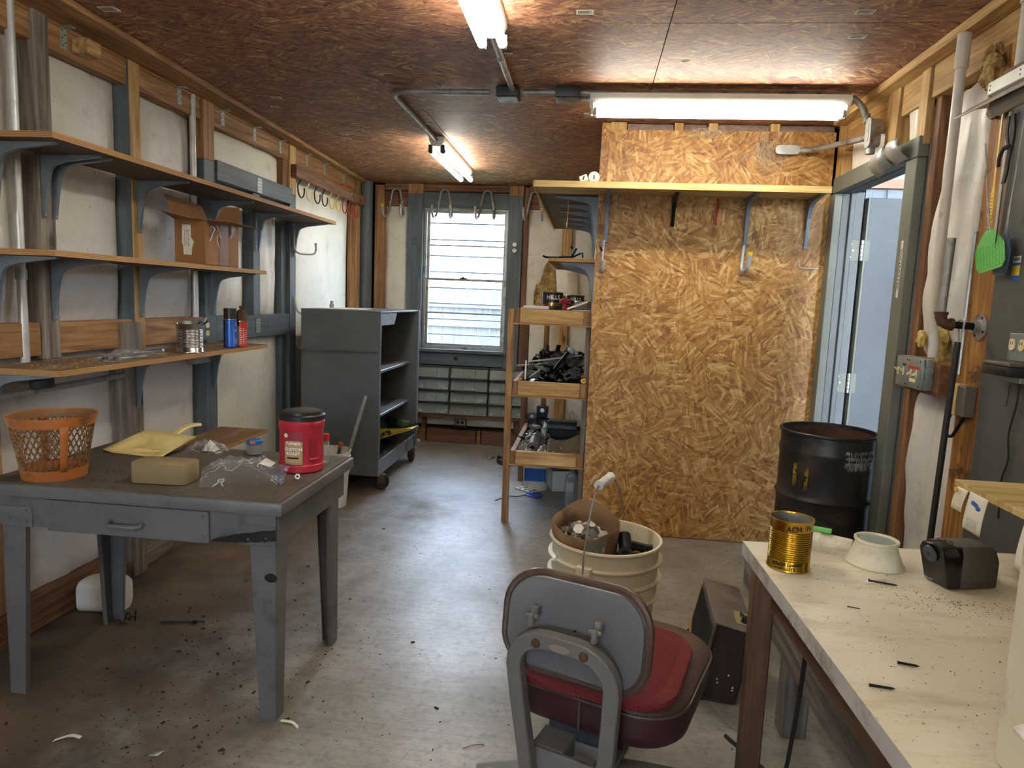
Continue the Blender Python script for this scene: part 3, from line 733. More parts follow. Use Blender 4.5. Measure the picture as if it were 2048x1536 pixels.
tim('stud', 'tan_stud_z', wr, XR - .004, XR + .09, 2.44, 2.585, .0, 2.30)
for a, b in ((.5, 2.43), (2.43, 3.05), (3.14, 3.325), (3.455, 3.995)):
    tim('top_plate', 'pale_pine_y', wr, XR - .0 if a > 2 else XR - .03, XR + .08, a, b, 2.275, 2.437)
tim('header', 'pine_y', wr, XR - .075, XR - .002, .4, 2.30, 2.27, 2.40)
tim('ledger', 'pale_pine_y', wr, XR - .072, XR - .002, Y0, 4.0, 2.402, 2.438)
tim('girt', 'pine_y', wr, XR + .0, XR + .08, 2.59, 3.05, 1.115, 1.235)
tim('blocking', 'red_pine_y', wr, XR - .05, XR - .001, 2.635, 2.95, 1.11, 1.225)
tim('sill_plate', 'red_pine_y', wr, XR, XR + .09, 2.59, 3.0, 0, .1)
B(XR - .012, XR + .02, -.4, 2.435, .0, 2.27).obj('grey_panel', 'grey_board', wr, bevel=.003)
# painted door casing
tim('casing', 'door_frame', wr, XR - .022, XR + .018, 3.07, 3.17, 0, 2.05)
tim('casing', 'grey_paint_z', wr, XR + .0195, XR + .075, 3.058, 3.17, 0, 2.12)
tim('casing', 'door_frame', wr, XR - .024, XR + .02, 3.065, 4.06, 2.052, 2.135)
tim('casing', 'door_frame', wr, XR - .022, XR + .02, 4.02, 4.10, 0, 2.05)
tim('casing', 'grey_paint_y', wr, XR + .021, XR + .09, 3.172, 4.02, 2.05, 2.11)
MB().box(XR - .0235, XR - .0225, 3.108, 3.128, 1.475, 1.715).obj('name_strip', 'paper', wr)
text('SONARSTEP', .030, lambda u, v: Vector((XR - .0242, 3.118 - v * .62, 1.595 - u * 1.08)), 'ink', wr, bold=.0006)
# sheet metal deflectors stuck behind the head casing
for a, b, tw in ((3.28, 3.42, .03), (3.13, 3.25, .0)):
    mb = MB(); mb.grid(8, 2, lambda u, v: Vector((XR - .030 - .035 * u - .028 * math.sin(u * 3.1), a + (b - a) * v + .02 * u, 2.055 + .095 * u - tw * v)))
    mb.obj('bent_sheet_metal', 'galv', wr, wall=.002)

# --- door
dr = structure('door_1', (1.43, 4.03, 0))
tim('door_jamb', 'door_leaf', dr, XR + .02, XR + .135, 4.022, 4.075, 0, 2.06)
tim('door_stop', 'door_leaf', dr, XR + .06, XR + .085, 4.004, 4.0215, 0, 2.05)
tim('door_jamb', 'door_frame', dr, XR + .076, XR + .13, 3.12, 3.168, 0, 2.06)
rz = Matrix.Translation((1.482, 4.03, 0)) @ Matrix.Rotation(R(5), 4, 'Z')
lf = MB(rz).box(.012, .86, -.02, .022, .012, 2.03).obj('door_leaf', 'door_leaf', dr, bevel=.002)
MB(rz).box(.0, .0115, -.022, .024, .012, 2.03).obj('leaf_edge', 'door_frame', lf)
for z in (1.745, 1.01):
    h_ = B(1.395, 1.462, 4.0185, 4.0215, z - .055, z + .055).obj('hinge', 'door_frame', dr)
    MB(rz).box(-.002, .028, -.0235, -.0225, z - .055, z + .055).obj('hinge_leaf', 'door_frame', h_)
    mb = MB()
    for q in range(5): mb.cyl((1.472, 4.008, z - .055 + .0225 * q), (1.472, 4.008, z - .055 + .0225 * q + .020), .0085, None, 12)
    mb.obj('hinge_knuckle', 'galv', h_)
    mb = MB()
    for q in range(3): mb.cyl((1.418 + .012 * (q % 2), 4.0185, z - .035 + .035 * q), (1.418 + .012 * (q % 2), 4.0165, z - .035 + .035 * q), .005, None, 8)
    mb.obj('screw', 'galv', h_)

# --- partition of strand board
wp = structure('wall_partition', (.66, 4.15, 0))
B(XS + .042, 1.312, YS, YS + .012, 0.004, 2.392).obj('strand_panel', 'osb_wall', wp)
B(XS, XS + .040, YS, YS + .012, 0.004, 2.43).obj('strand_panel', 'osb_wall', wp)
B(XS, XS + .012, YS + .0125, 6.4, 0.0, 2.43).obj('strand_panel', 'osb_wall', wp)
B(1.46, 1.50, YS, 6.56, 0, ZC + .05).obj('sheathing', 'dark_gap', wr)
B(XS + .013, XS + .05, YS + .0125, YS + .05, 0, 2.43).obj('corner_strip', 'pale_pine_z', wp)
B(.10, 1.32, YS + .075, YS + .10, 2.0, 2.437).obj('cavity_back', 'dark_gap', wp)
for x in (.07, .43, .62, .96):
    B(x, x + (.05 if x > .1 else .09), YS + .013, YS + .07, 2.3, 2.437).obj('stud', 'pale_pine_z', wp)
for x0, x1 in ((.165, .425), (.485, .615), (.675, .955), (1.015, 1.31)):
    mb = MB(); mb.grid(14, 3, lambda u, v: Vector((x0 + (x1 - x0) * u, YS + .045 - .022 * math.sin(v * 3.1) - .012 * mnoise.noise(Vector((u * 9, v * 3, x0))), 2.36 + .075 * v)))
    mb.obj('insulation_batt', 'fluff_pink', wp, ang=80)
# rear wall of the shop, behind the viewpoint
wfr = structure('wall_front', (0, Y0, 0))
W2 = (-1.15, -.55, 1.05, 1.9)  # unseen window, added to bring daylight onto the table and chair fronts
for x0, x1, z0, z1 in ((-2.3, W2[0], 0, ZC + .05), (W2[1], 1.5, 0, ZC + .05), (W2[0], W2[1], 0, W2[2]), (W2[0], W2[1], W2[3], ZC + .05)):
    B(x0, x1, Y0 - .06, Y0, z0, z1).obj('strand_panel', 'osb_wall', wfr)
w2_ = B(W2[0], W2[1], Y0 - .05, Y0 + .03, W2[2] - .03, W2[2]).obj('added_window_2', 'grey_paint_x', kind='structure')
MB().box(W2[0], W2[0] + .04, Y0 - .04, Y0, W2[2], W2[3]).box(W2[1] - .04, W2[1], Y0 - .04, Y0, W2[2], W2[3]).box(W2[0] + .04, W2[1] - .04, Y0 - .04, Y0, W2[3] - .04, W2[3]).box(W2[0] + .04, W2[1] - .04, Y0 - .04, Y0, 1.45, 1.49).obj('window_frame', 'aluminium', w2_)
B(W2[0] + .04, W2[1] - .04, Y0 - .03, Y0 - .025, W2[2], 1.45).obj('pane', 'pane', w2_)
B(W2[0] + .04, W2[1] - .04, Y0 - .03, Y0 - .025, 1.49, W2[3] - .04).obj('pane', 'pane', w2_)

# --- outside the window and the doorway
gr = B(-14, 14, 6.62, 20, -.35, -.02).obj('grass_ground', 'grass', kind='structure')
gs = B(1.62, 9, -6, 6.615, -.35, -.03).obj('concrete_yard', 'concrete', kind='structure')
fe = thing('board_fence', 'weathered grey board fence standing in the yard seen through the window', 'fence', (-1.5, 10, -.02))
x = -5.0
while x < 2.0:
    if -3.4 < x < .3: B(x, x + .174, 9.985, 10.006, -.018, 1.52 + .012 * math.sin(x * 37)).obj('fence_board', 'fence', fe)
    x += .178
for z in (1.02, 1.30, .3): B(-5, 2, 9.935, 9.984, z - .045, z + .045).obj('fence_rail', 'fence', fe)
mb = MB(); x = -5.0
while x < 2.0:
    if not -3.4 < x < .3: mb.box(x, x + .172, 9.985, 10.006, -.018, 1.52)
    x += .178
o = mb.obj('fence_boards', 'fence', fe, kind='stuff')
hs = thing('white_house', 'white sided neighbouring house rising behind the grey fence', 'house', (-2, 14, -.02))
for i in range(32):
    z = -.0 + i * .17
    MB().prism([(14.02, z), (14.0, z), (14.012, z + .172), (14.02, z + .172)], -9, 5, lambda u, v, d: Vector((d, u, v))).obj('siding_board', 'siding', hs)
B(-9, 5, 14.021, 14.3, -.01, 5.6).obj('house_wall', 'siding', hs)
wf = B(-2.47, -1.72, 13.965, 13.999, 1.70, 2.42).obj('house_window', 'siding', hs)
for i in range(9): MB().prism([(13.955, 0), (13.964, 0), (13.95, .055)], -2.44, -2.27, lambda u, v, d: Vector((d, u, 1.73 + .076 * i + v))).obj('louvre', 'blue_metal', wf)
for i in range(9): MB().prism([(13.955, 0), (13.964, 0), (13.95, .055)], -2.23, -1.75, lambda u, v, d: Vector((d, u, 1.73 + .076 * i + v))).obj('louvre', 'cart_light', wf)
oc = thing('added_shade_wall', 'unseen pale metal wall added outside the doorway to cut the daylight', 'screen', (4.6, 1, -.02))  # wall out of view, added to dim the daylight at the door
for i in range(22): B(4.6, 4.62, -6 + .56 * i, -6 + .56 * i + .552, -.02, 2.35).obj('siding_panel', 'blue_metal', oc)
ob = thing('metal_shed', 'pale blue metal sided building seen through the open doorway', 'building', (3.2, 6.5, -.02))
for i in range(14):
    B(1.9 + .30 * i, 1.9 + .30 * i + .296, 6.68, 6.70, 0, 3.3).obj('siding_panel', 'blue_metal', ob)
    B(1.9 + .30 * i + .12, 1.9 + .30 * i + .16, 6.655, 6.679, 0, 3.3).obj('siding_rib', 'blue_metal', ob)
B(1.85, 6.2, 6.58, 6.654, 2.52, 2.60).obj('gutter', 'brick', ob)
B(1.85, 6.2, 6.60, 6.654, .02, .5).obj('brick_base', 'brick', ob)

pr_ = structure('added_shade_roof', (3, 1, 2.9))  # unseen roof, added to shade the door leaf and shed from the sky
for i in range(12): B(1.52, 6.4, -5.5 + i, -5.5 + i + .99, 2.86, 2.90).obj('roof_board', 'fence', pr_)
for y in (-5.3, 6.3): B(6.28, 6.38, y, y + .1, -.02, 2.86).obj('roof_post', 'fence', pr_)

# ------------------------------------------------------------------ lamps and conduit on the ceiling
def lamp(label, c, along, length, sp, zt, dark=False, zh=2.439):
    """two-tube fluorescent batten: channel body, end sockets, lit tubes"""
    a = Vector((1, 0, 0)) if along == 'x' else Vector((0, 1, 0)); b = Vector((0, 1, 0)) if along == 'x' else Vector((1, 0, 0))
    c = Vector(c); t = thing('fluorescent_lamp', label, 'lamp', (c.x, c.y, ZC), 'two-tube fluorescent battens on the ceiling')
    L2 = length / 2
    w_ = .052
    prof = [(-w_, zh), (w_, zh), (w_, zh - .02), (w_ * .6, zt + .028), (-w_ * .6, zt + .028), (-w_, zh - .02)]
    MB().prism(prof, -L2, L2, lambda u, v, d: Vector((c.x, c.y, 0)) + b * u + a * d + Vector((0, 0, v))).obj('lamp_body', 'white_enamel', t, bevel=.002)
    for sgn in (-1, 1):
        for q in (-1, 1):
            p = Vector((c.x, c.y, zt)) + b * sp * q / 2 + a * (L2 - .012) * sgn
            mb = MB().obox(p + Vector((0, 0, .012)), (.012 if along == 'x' else .028, .028 if along == 'x' else .012, .05))
            mb.obj('lamp_socket', 'bracket_dark' if dark else 'white_enamel', t, bevel=.002)
    for q in (-1, 1):
        p = Vector((c.x, c.y, zt)) + b * sp * q / 2
        MB().cyl(p - a * (L2 - .022), p + a * (L2 - .022), .0175, None, 16).obj('tube', 'tube', t)
        for sgn in (-1, 1): MB().cyl(p + a * (L2 - .0215) * sgn, p + a * (L2 - .034) * sgn, .0182, None, 16).obj('tube_cap', 'galv', t)
    return t
lamp('lit fluorescent batten cut off by the top of the picture', (-.415, 2.085, 0), 'y', 1.24, .078, 2.352)
l2 = lamp('lit fluorescent batten running crosswise in front of the strand board wall', (.553, 3.485, 0), 'x', 1.205, .05, 2.322, False, 2.401)
MB().box(-.075, -.048, 3.455, 3.52, 2.305, 2.312).obj('end_clip', 'galv', l2)
lamp('lit fluorescent batten farthest back, near the window', (-1.052, 5.10, 0), 'y', 1.12, .08, 2.352, True)
lamp('unseen fluorescent batten added straight behind the viewpoint as fill light', (-.415, -.6, 0), 'y', 1.24, .078, 2.352)  # out-of-view lamp added to light the foreground
lamp('unseen fluorescent batten added behind the viewpoint on the bench side as fill light', (.70, -.75, 0), 'y', 1.24, .078, 2.352)  # second added lamp out of view, brightens bench and table

cd = thing('ceiling_conduit', 'grey steel conduit run along the ceiling linking the lamps', 'conduit', (-.4, 3.51, 2.418))
zc = 2.418
MB().tube([(-.55, 3.505, zc), (-.97, 3.505, zc)] + [(-.97 + .085 * -math.sin(R(a)), 3.59 - .085 * math.cos(R(a)), zc) for a in range(15, 91, 15)] + [(-1.055, 4.56, zc)], .0145, 12).obj('conduit_pipe', 'galv_dull', cd)
MB().tube([(-.38, 3.505, zc), (-.22, 3.505, zc)], .0145, 12).obj('conduit_pipe', 'galv_dull', cd)
MB().tube([(-.10, 3.505, zc), (1.12, 3.505, zc)] + [(1.12 + .13 * math.sin(R(a)), 3.505, zc - .13 + .13 * math.cos(R(a))) for a in range(15, 91, 15)], .0145, 12).obj('conduit_pipe', 'galv_dull', cd)
MB().tube([(-.43, 3.45, zc), (-.43, 2.70, zc)], .0145, 12).obj('conduit_pipe', 'galv_dull', cd)
for x0, x1, y0, y1 in ((-.51, -.40, 3.45, 3.56), (-.22, -.10, 3.46, 3.56)):
    bx = B(x0, x1, y0, y1, 2.387, 2.436).obj('junction_box', 'bracket_dark', cd, bevel=.006, seg=2)
    B(x0 + .006, x1 - .006, y0 + .006, y1 - .006, 2.381, 2.3865).obj('box_cover', 'galv_dull', bx, bevel=.002)
mb = MB().obox((-.07, 3.56, 2.41), (.10, .035, .03)).obj('offset_nipple', 'galv_dull', cd, bevel=.004)
for p, d in (((-.80, 3.505), 'x'), ((-1.055, 4.2), 'y'), ((-.43, 3.02), 'y'), ((.9, 3.505), 'x')):
    mb = MB(); ax = 'yz' if d == 'x' else 'xz'
    cc = (p[0], p[1], zc)
    mb.tube(arc(cc, .0165, -180, 0, 8, ax), .003, 6)
    mb.box(p[0] - (.008 if d == 'x' else -.014), p[0] + (.008 if d == 'x' else .05), p[1] - (.05 if d == 'x' else .008), p[1] - (.014 if d == 'x' else -.008), 2.434, 2.4385)
    mb.obj('conduit_strap', 'galv', cd)
# elbow fittings and conduit over the strand board
ce = thing('wall_conduit', 'grey conduit with two oval fittings above the doorway', 'conduit', (1.25, 3.5, 2.2))
def fitting(c, d, n_, L=.11, wd=.036, dp=.04):
    """oval conduit body: long axis d, cover facing n_"""
    d, n_ = Vector(d).normalized(), Vector(n_).normalized(); s_ = d.cross(n_); c = Vector(c)
    pr = rrect(L, wd, wd / 2 - .001, 6)
    b_ = MB().prism(pr, -dp, 0, lambda u, v, q: c + d * u + s_ * v + n_ * q).obj('conduit_body', 'galv_dull', ce, bevel=.003)
    MB().prism(rrect(L + .006, wd + .006, wd / 2, 6), .0005, .005, lambda u, v, q: c + d * u + s_ * v + n_ * q).prism(rrect(L * .62, wd * .5, wd * .24, 6), .0052, .0075, lambda u, v, q: c + d * u + s_ * v + n_ * q).obj('cover_plate', 'galv', b_)
fitting((1.245, 3.45, 2.235), (0, .05, 1), (-1, -.15, 0), .13, .04, .05)
fitting((1.045, 4.055, 2.285), (1, 0, 0), (0, -1, 0), .125, .042, .035)
MB().tube([(1.25, 3.505, 2.33), (1.25, 3.49, 2.29)], .0145, 12).obj('conduit_pipe', 'galv_dull', ce)
MB().tube(smooth_path([(1.105, 4.07, 2.285), (1.17, 4.02, 2.28), (1.235, 3.80, 2.262), (1.262, 3.56, 2.235), (1.262, 3.47, 2.232)]), .0145, 12).obj('conduit_pipe', 'galv_dull', ce)
MB().cyl((1.262, 3.455, 2.172), (1.262, 3.455, 2.14), .02, None, 14).obj('bushing', 'galv_dull', ce)
# cobwebs hanging from the top of the strand board
mb = MB(); rr = random.Random(4)
for i in range(46):
    x0, z0 = .93 + rr.gauss(0, .05), 2.33 + rr.gauss(0, .03); pts = []
    for q in range(4): pts.append((x0 + rr.gauss(0, .03), 4.085 + rr.uniform(-.015, .01), z0 - .045 * q + rr.gauss(0, .02)))
    mb.tube(smooth_path(pts, 3), .0006, 3)
for i in range(26):
    x0 = .60 + rr.gauss(0, .05); mb.tube(smooth_path([(x0, 4.09, 2.40), (x0 + rr.gauss(0, .04), 4.07, 2.375 + rr.gauss(0, .015)), (x0 + rr.gauss(0, .06), 4.095, 2.35)], 3), .0006, 3)
o = mb.obj('cobweb', 'cobweb', kind='stuff'); tag(o, 'dusty cobwebs clinging to the top of the strand board', 'cobweb')

# ------------------------------------------------------------------ left wall: shelves
def shelf(label, y0, y1, ztop, brs, x1=-1.84, down=.24, arm=.25, ext=0):
    t = thing('wall_shelf', label, 'shelf', ((XL + x1) / 2, (y0 + y1) / 2, ztop - .02), 'plywood shelves on the left wall')
    b_ = B(XL + .006, x1 - .0015, y0 + .0015, y1, ztop - .02, ztop).obj('board', 'ply_top', t)
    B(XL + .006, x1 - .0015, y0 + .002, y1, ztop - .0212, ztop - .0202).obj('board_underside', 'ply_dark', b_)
    MB().box(x1 - .0012, x1, y0, y1, ztop - .021, ztop).obj('front_edge', 'ply_edge', b_)
    MB().box(XL + .006, x1 - .0013, y0, y0 + .0013, ztop - .021, ztop).obj('end_edge', 'ply_edge', b_)
    for y in brs: shelf_bracket(t, (XL + .0065, y, ztop - .0222), (1, 0, 0), down, arm)
    return t
shelf('longest plywood shelf, topmost on the left wall', 2.21, 4.84, 1.905, (2.28, 2.50, 2.555, 3.07, 3.70, 4.245, 4.78))
shelf('middle plywood shelf on the left wall, holding a cardboard box', 2.20, 3.765, 1.507, (2.26, 2.53, 3.07, 3.705))
shelf('plywood shelf holding the spray cans and ribbed tin can', 2.197, 3.775, 1.086, (2.22, 3.705))
t4 = shelf('lowest plywood shelf, just behind the metal table', 2.75, 3.77, .585, (3.70,), x1=-1.84, down=.2)
shelf_bracket(bpy.data.objects['wall_shelf.002'], (XL + .041, 2.98, 1.0638), (1, 0, 0), .24, .22)

# conduits on the left wall
def conduit(label, pts, r=.0165, mat='bright_pipe'):
    t = thing('steel_conduit', label, 'conduit', pts[-1])
    MB().tube(pts, r, 12).obj('conduit_pipe', mat, t)
    return t
c1 = conduit('bright vertical steel conduit nearest the left edge of the picture', [(XL - .018, 2.405, 2.41), (XL - .018, 2.405, 1.0)])
MB().cyl((XL - .018, 2.405, 1.40), (XL - .018, 2.405, 1.44), .020, None, 14).obj('coupling', 'galv', c1)
c2 = conduit('vertical steel conduit dropping to an outlet box behind the ribbed tin can', [(XL - .014, 3.56, 2.41), (XL - .014, 3.56, 1.235)])
ox = B(XL - .045, XL + .02, 3.535, 3.64, 1.11, 1.225).obj('outlet_box', 'galv_dull', c2, bevel=.004)
B(XL + .0205, XL + .023, 3.53, 3.645, 1.108, 1.227).obj('outlet_plate', 'grey_paint_z', ox, bevel=.002)
for z in (1.145, 1.19): MB().prism(rrect(.034, .030, .012, 4), 0, .004, lambda u, v, d: Vector((XL + .0235 + d, 3.61 + u, z + v))).obj('outlet_face', 'ivory', ox)
c3 = conduit('lower grey conduit run under the plywood shelf ending in a square box', [(XL + .02, 2.2, 1.03), (XL + .02, 3.42, 1.03)], .014, 'galv_dull')
B(XL + .0, XL + .05, 3.44, 3.62, .985, 1.045).obj('outlet_box', 'galv_dull', c3, bevel=.006, seg=2)
c4 = conduit('short dark conduit just under the plywood shelf near the orange basket', [(XL + .03, 2.22, .975), (XL + .03, 2.90, .985)], .013, 'galv_dull')
MB().obox((XL + .036, 2.42, 1.0), (.03, .10, .04)).obj('conduit_body', 'bracket_dark', c4, bevel=.008, seg=2)

# ------------------------------------------------------------------ hook rail with coloured hooks
hr = thing('hook_rail', 'wooden rail carrying nine coloured vinyl hooks near the corner', 'hook rail', (-2.1, 5.46, 2.20))
B(XL + .005, XL + .045, 4.74, 6.215, 2.198, 2.283).obj('rail_board', 'red_pine_y', hr, bevel=.003)
cols = ['black', 'yellow_tip', 'black', 'black', 'yellow_tip', 'yellow_tip', 'red_ink', 'red_ink', 'red_ink']
for i, cl in enumerate(cols):
    y = 4.84 + i * .148; x = XL + .03
    pts = [(x, y, 2.20), (x, y, 2.185), (x, y - .045, 2.15)] + [(x, y - .045 + .055 - .055 * math.cos(R(a)), 2.125 - .055 * math.sin(R(a))) for a in range(0, 181, 22)] + [(x, y + .062, 2.145)]
    o = MB().tube(smooth_path(pts, 3), .0052, 8).obj('hook', cl if cl != 'yellow_tip' else 'ivory' if i == 1 else 'yellow_tip', hr)
for y in (5.9, 6.08):
    pts = [(XL + .047, y, 2.25)] + arc((XL + .047, y + .02, 2.235), .02, 130, 330, 6, 'yz')
    MB().tube(pts, .003, 6).obj('cup_hook', 'rust', hr)
mb = MB()
mb.obox((XL + .03, 5.74, 2.291), (.022, .20, .014), Matrix.Rotation(.06, 4, 'Z')).obox((XL + .024, 5.78, 2.302), (.018, .12, .012), Matrix.Rotation(-.1, 4, 'Z')).cyl((XL + .02, 5.70, 2.305), (XL + .04, 5.86, 2.305), .006)
o = mb.obj('plastic_clamp', 'red_ink', bevel=.003); tag(o, 'red plastic clamp lying on top of the hook rail', 'clamp')
# single silver utility hook on the grey stud below the top shelf
sh = thing('utility_hook', 'silver utility hook screwed to the grey stud under the shelf end', 'hook', (XL + .02, 4.78, 1.66))
x = XL + .016
MB().tube(smooth_path([(x, 4.765, 1.83), (x, 4.76, 1.76), (x + .003, 4.765, 1.70), (x + .02, 4.79, 1.672), (x + .05, 4.85, 1.668), (x + .085, 4.905, 1.675), (x + .095, 4.925, 1.70), (x + .095, 4.925, 1.735)], 5), .0075, 10).obj('hook', 'galv_dull', sh)
MB().cyl((x + .095, 4.925, 1.735), (x + .095, 4.925, 1.755), .0085, .0105, 10).obj('hook_tip', 'galv_dull', sh)
pk = thing('white_hook', 'white plastic coated hook hanging at the grey stud behind the cart top', 'hook', (XL + .01, 4.80, 1.24))
MB().tube(smooth_path([(XL + .012, 4.79, 1.36), (XL + .014, 4.80, 1.31), (XL + .016, 4.82, 1.26), (XL + .03, 4.87, 1.235), (XL + .05, 4.92, 1.24)], 5), .008, 8).obj('hook', 'white_plastic', pk)

# ------------------------------------------------------------------ things on the left shelves
cb = thing('cardboard_box', 'open brown cardboard box with raised flaps on the middle shelf', 'box', (-1.99, 3.38, 1.508))
bx0, bx1, by0, by1, bz0, bz1 = -2.035, -1.878, 3.20, 3.52, 1.508, 1.725
t_ = .004
mb = B(bx0, bx1, by0, by0 + t_, bz0, bz1).box(bx0, bx1, by1 - t_, by1, bz0, bz1).box(bx0, bx0 + t_, by0 + t_, by1 - t_, bz0, bz1).box(bx1 - t_, bx1, by0 + t_, by1 - t_, bz0, bz1).box(bx0, bx1, by0, by1, bz0, bz0 + t_)
mb.obj('carton', 'cardboard', cb)
def flapq(a, b, c_, d): return MB().prism([(0, 0), (1, 0), (1, 1), (0, 1)], 0, t_, lambda u, v, q: (Vector(a) * (1 - u) + Vector(b) * u) * (1 - v) + (Vector(d) * (1 - u) + Vector(c_) * u) * v + Vector((q * .5, 0, q * .7))).obj('flap', 'cardboard', cb)
flapq((bx0, by0 - .001, bz1), (bx1, by0 - .001, bz1), (bx1 - .01, by0 - .11, bz1 - .006), (bx0, by0 - .12, bz1 + .028))
flapq((bx1 + .001, by0, bz1), (bx1 + .001, by1, bz1), (bx1 + .10, by1 + .02, bz1 - .004), (bx1 + .10, by0 + .02, bz1 - .002))
flapq((bx0, by0, bz1), (bx0, by1, bz1), (bx0 - .04, by1 - .02, bz1 + .10), (bx0 - .04, by0 - .02, bz1 + .115))
flapq((bx0 + .02, by1, bz1), (bx1, by1, bz1), (bx1 - .0, by1 + .012, bz1 + .10), (bx0 + .06, by1 + .012, bz1 + .10))
tg = MB().prism([(-.075, .07), (-.02, .07), (-.02, .01), (.0, -.012), (-.015, -.05), (-.015, -.075), (-.068, -.075), (-.070, -.03), (-.078, -.02)], 0, .0006, lambda u, v, q: Vector((-1.935 + u * .8, by0 - .0012 - q, 1.63 + v))).obj('paper_tag', 'paper', cb)
scribble(lambda u, v: Vector((-1.972 - v, by0 - .0022, 1.635 - u)), .085, .03, 3, 'ink', tg)
for y0, y1, z0, z1 in ((3.235, 3.285, 1.645, 1.715), (3.335, 3.415, 1.52, 1.715), (3.325, 3.40, 1.512, 1.60), (3.43, 3.49, 1.66, 1.72)):
    B(bx1 + .0004, bx1 + .0012 + y0 * 1e-4, y0, y1, z0, z1).obj('tape_strip', 'cardboard_tape', cb)
mb = MB()
for pts in ([(bx1 + .002, 3.25, 1.70), (bx1 + .008, 3.275, 1.69), (bx1 + .006, 3.26, 1.665), (bx1 + .003, 3.24, 1.625)], [(bx1 + .004, 3.30, 1.71), (bx1 + .01, 3.31, 1.68), (bx1 + .004, 3.335, 1.65)], [(bx1 + .004, 3.305, 1.66), (bx1 + .006, 3.30, 1.63), (bx1 + .004, 3.325, 1.60)], [(bx1 + .004, 3.45, 1.71), (bx1 + .006, 3.45, 1.68), (bx1 + .004, 3.43, 1.66)]):
    mb.tube(smooth_path(pts, 4), .0018, 5)
mb.obj('torn_fibre', 'paper', cb)

def ribbed_can(t, c, r, h, mat, nr=13, lo=.18, hi=.80, inside='tin', name='can_body'):
    pr = [(r * .97, 0), (r + .0022, .001), (r + .0022, .005), (r, .007)]
    for i in range(nr):
        z = h * (lo + (hi - lo) * i / (nr - 1)); s_ = h * (hi - lo) / (nr - 1)
        pr += [(r, z - s_ * .34), (r - .0022, z), (r, z + s_ * .34)]
    pr += [(r, h - .006), (r + .0022, h - .004), (r + .0022, h), (r - .001, h), (r - .0025, h - .004)]
    o = MB().lathe(pr, 40, c).obj(name, mat, t, ang=50)
    MB().lathe([(r - .003, h - .003), (r - .003, .006), (.001, .005)], 40, c).obj('can_inside', inside, o)
    return o
ct = thing('tin_can', 'ribbed silver tin can holding a pipe fitting and clamp on the shelf', 'can', (-1.905, 3.10, 1.086))
ribbed_can(ct, (-1.905, 3.10, 1.0865), .060, .138, 'tin')
fx = thing('pipe_fitting', 'steel pipe fitting poking out of the ribbed tin can', 'fitting', (-1.92, 3.115, 1.16))
MB().lathe([(.018, .0), (.018, .04), (.024, .042), (.024, .062), (.017, .064), (.017, .02)], 20, (-1.93, 3.12, 1.172)).obj('collar', 'galv', fx)
MB().cyl((-1.93, 3.12, 1.094), (-1.93, 3.12, 1.172), .016, None, 14).obj('shank', 'galv', fx)
cl = thing('spring_clamp', 'black wire clamp leaning out over the ribbed tin can rim', 'clamp', (-1.87, 3.10, 1.10))
mb = MB().tube([(-1.895, 3.09, 1.10), (-1.893, 3.115, 1.21), (-1.868, 3.165, 1.243), (-1.86, 3.18, 1.24)], .004, 8).tube([(-1.888, 3.09, 1.10), (-1.882, 3.125, 1.203), (-1.858, 3.175, 1.232)], .004, 8)
mb.obj('clamp_arm', 'black_metal', cl)
MB().obox((-1.868, 3.162, 1.24), (.018, .035, .012), Matrix.Rotation(.6, 4, 'X')).obj('clamp_jaw', 'galv_dull', cl, bevel=.002)

def spray(label, c, r, h, body, stripe, cap):
    t = thing('spray_can', label, 'spray can', c, None)
    c = Vector(c) + Vector((0, 0, .0008))
    b_ = MB().lathe([(r * .86, .0), (r, .004), (r + .001, .007), (r, .010), (r, h * .72)], 32, c, close=True).obj('can_body', body, t)
    MB().lathe([(r, h * .722), (r + .0015, h * .726), (r + .0015, h * .74), (r, h * .743)], 32, c).obj('can_rim', 'tin', t)
    return t, b_, c
t, b_, c = spray('blue spray can with black cap on the shelf', (-1.885, 3.44, 1.0865), .033, .205, 'blue_can', None, None)
MB().lathe([(.0325, .150), (.0325, .205), (.030, .207), (.001, .207)], 32, c).obj('cap', 'black', t)
a0 = .50
wrap_patch(c, .0333, a0 - 1.5, a0 - .9, .006 + c.z, .145 + c.z).obj('print_band', 'ink', b_)
wrap_patch(c, .0334, a0 + .75, a0 + 1.3, .02 + c.z, .05 + c.z).obj('print_band', 'silver_print', b_)
wrap_patch(c, .0334, a0 + .70, a0 + 1.25, .085 + c.z, .10 + c.z).obj('print_band', 'silver_print', b_)
scribble(on_cyl(c, .0335, a0 + 1.0, c.z + .125), .022, .02, 2, 'white_ink', b_)
t, b_, c = spray('red spray can with brown domed top on the shelf', (-1.865, 3.515, 1.0865), .033, .19, 'red_can', None, None)
MB().lathe([(.0335, .137), (.034, .16), (.0325, .166), (.026, .185), (.012, .199), (.006, .202), (.006, .208), (.009, .210), (.009, .220), (.001, .221)], 32, c).obj('cap', 'rust', t)
wrap_patch(c, .0333, -.95, .22, c.z + .012, c.z + .112).obj('print_band', 'silver_print', b_)
wrap_patch(c, .0334, -.95, .30, c.z + .113, c.z + .136).obj('print_band', 'rust', b_)
scribble(lambda u, v: on_cyl(c, .0335, .85, c.z + .06)(v, u), .085, .04, 3, 'white_ink', b_)

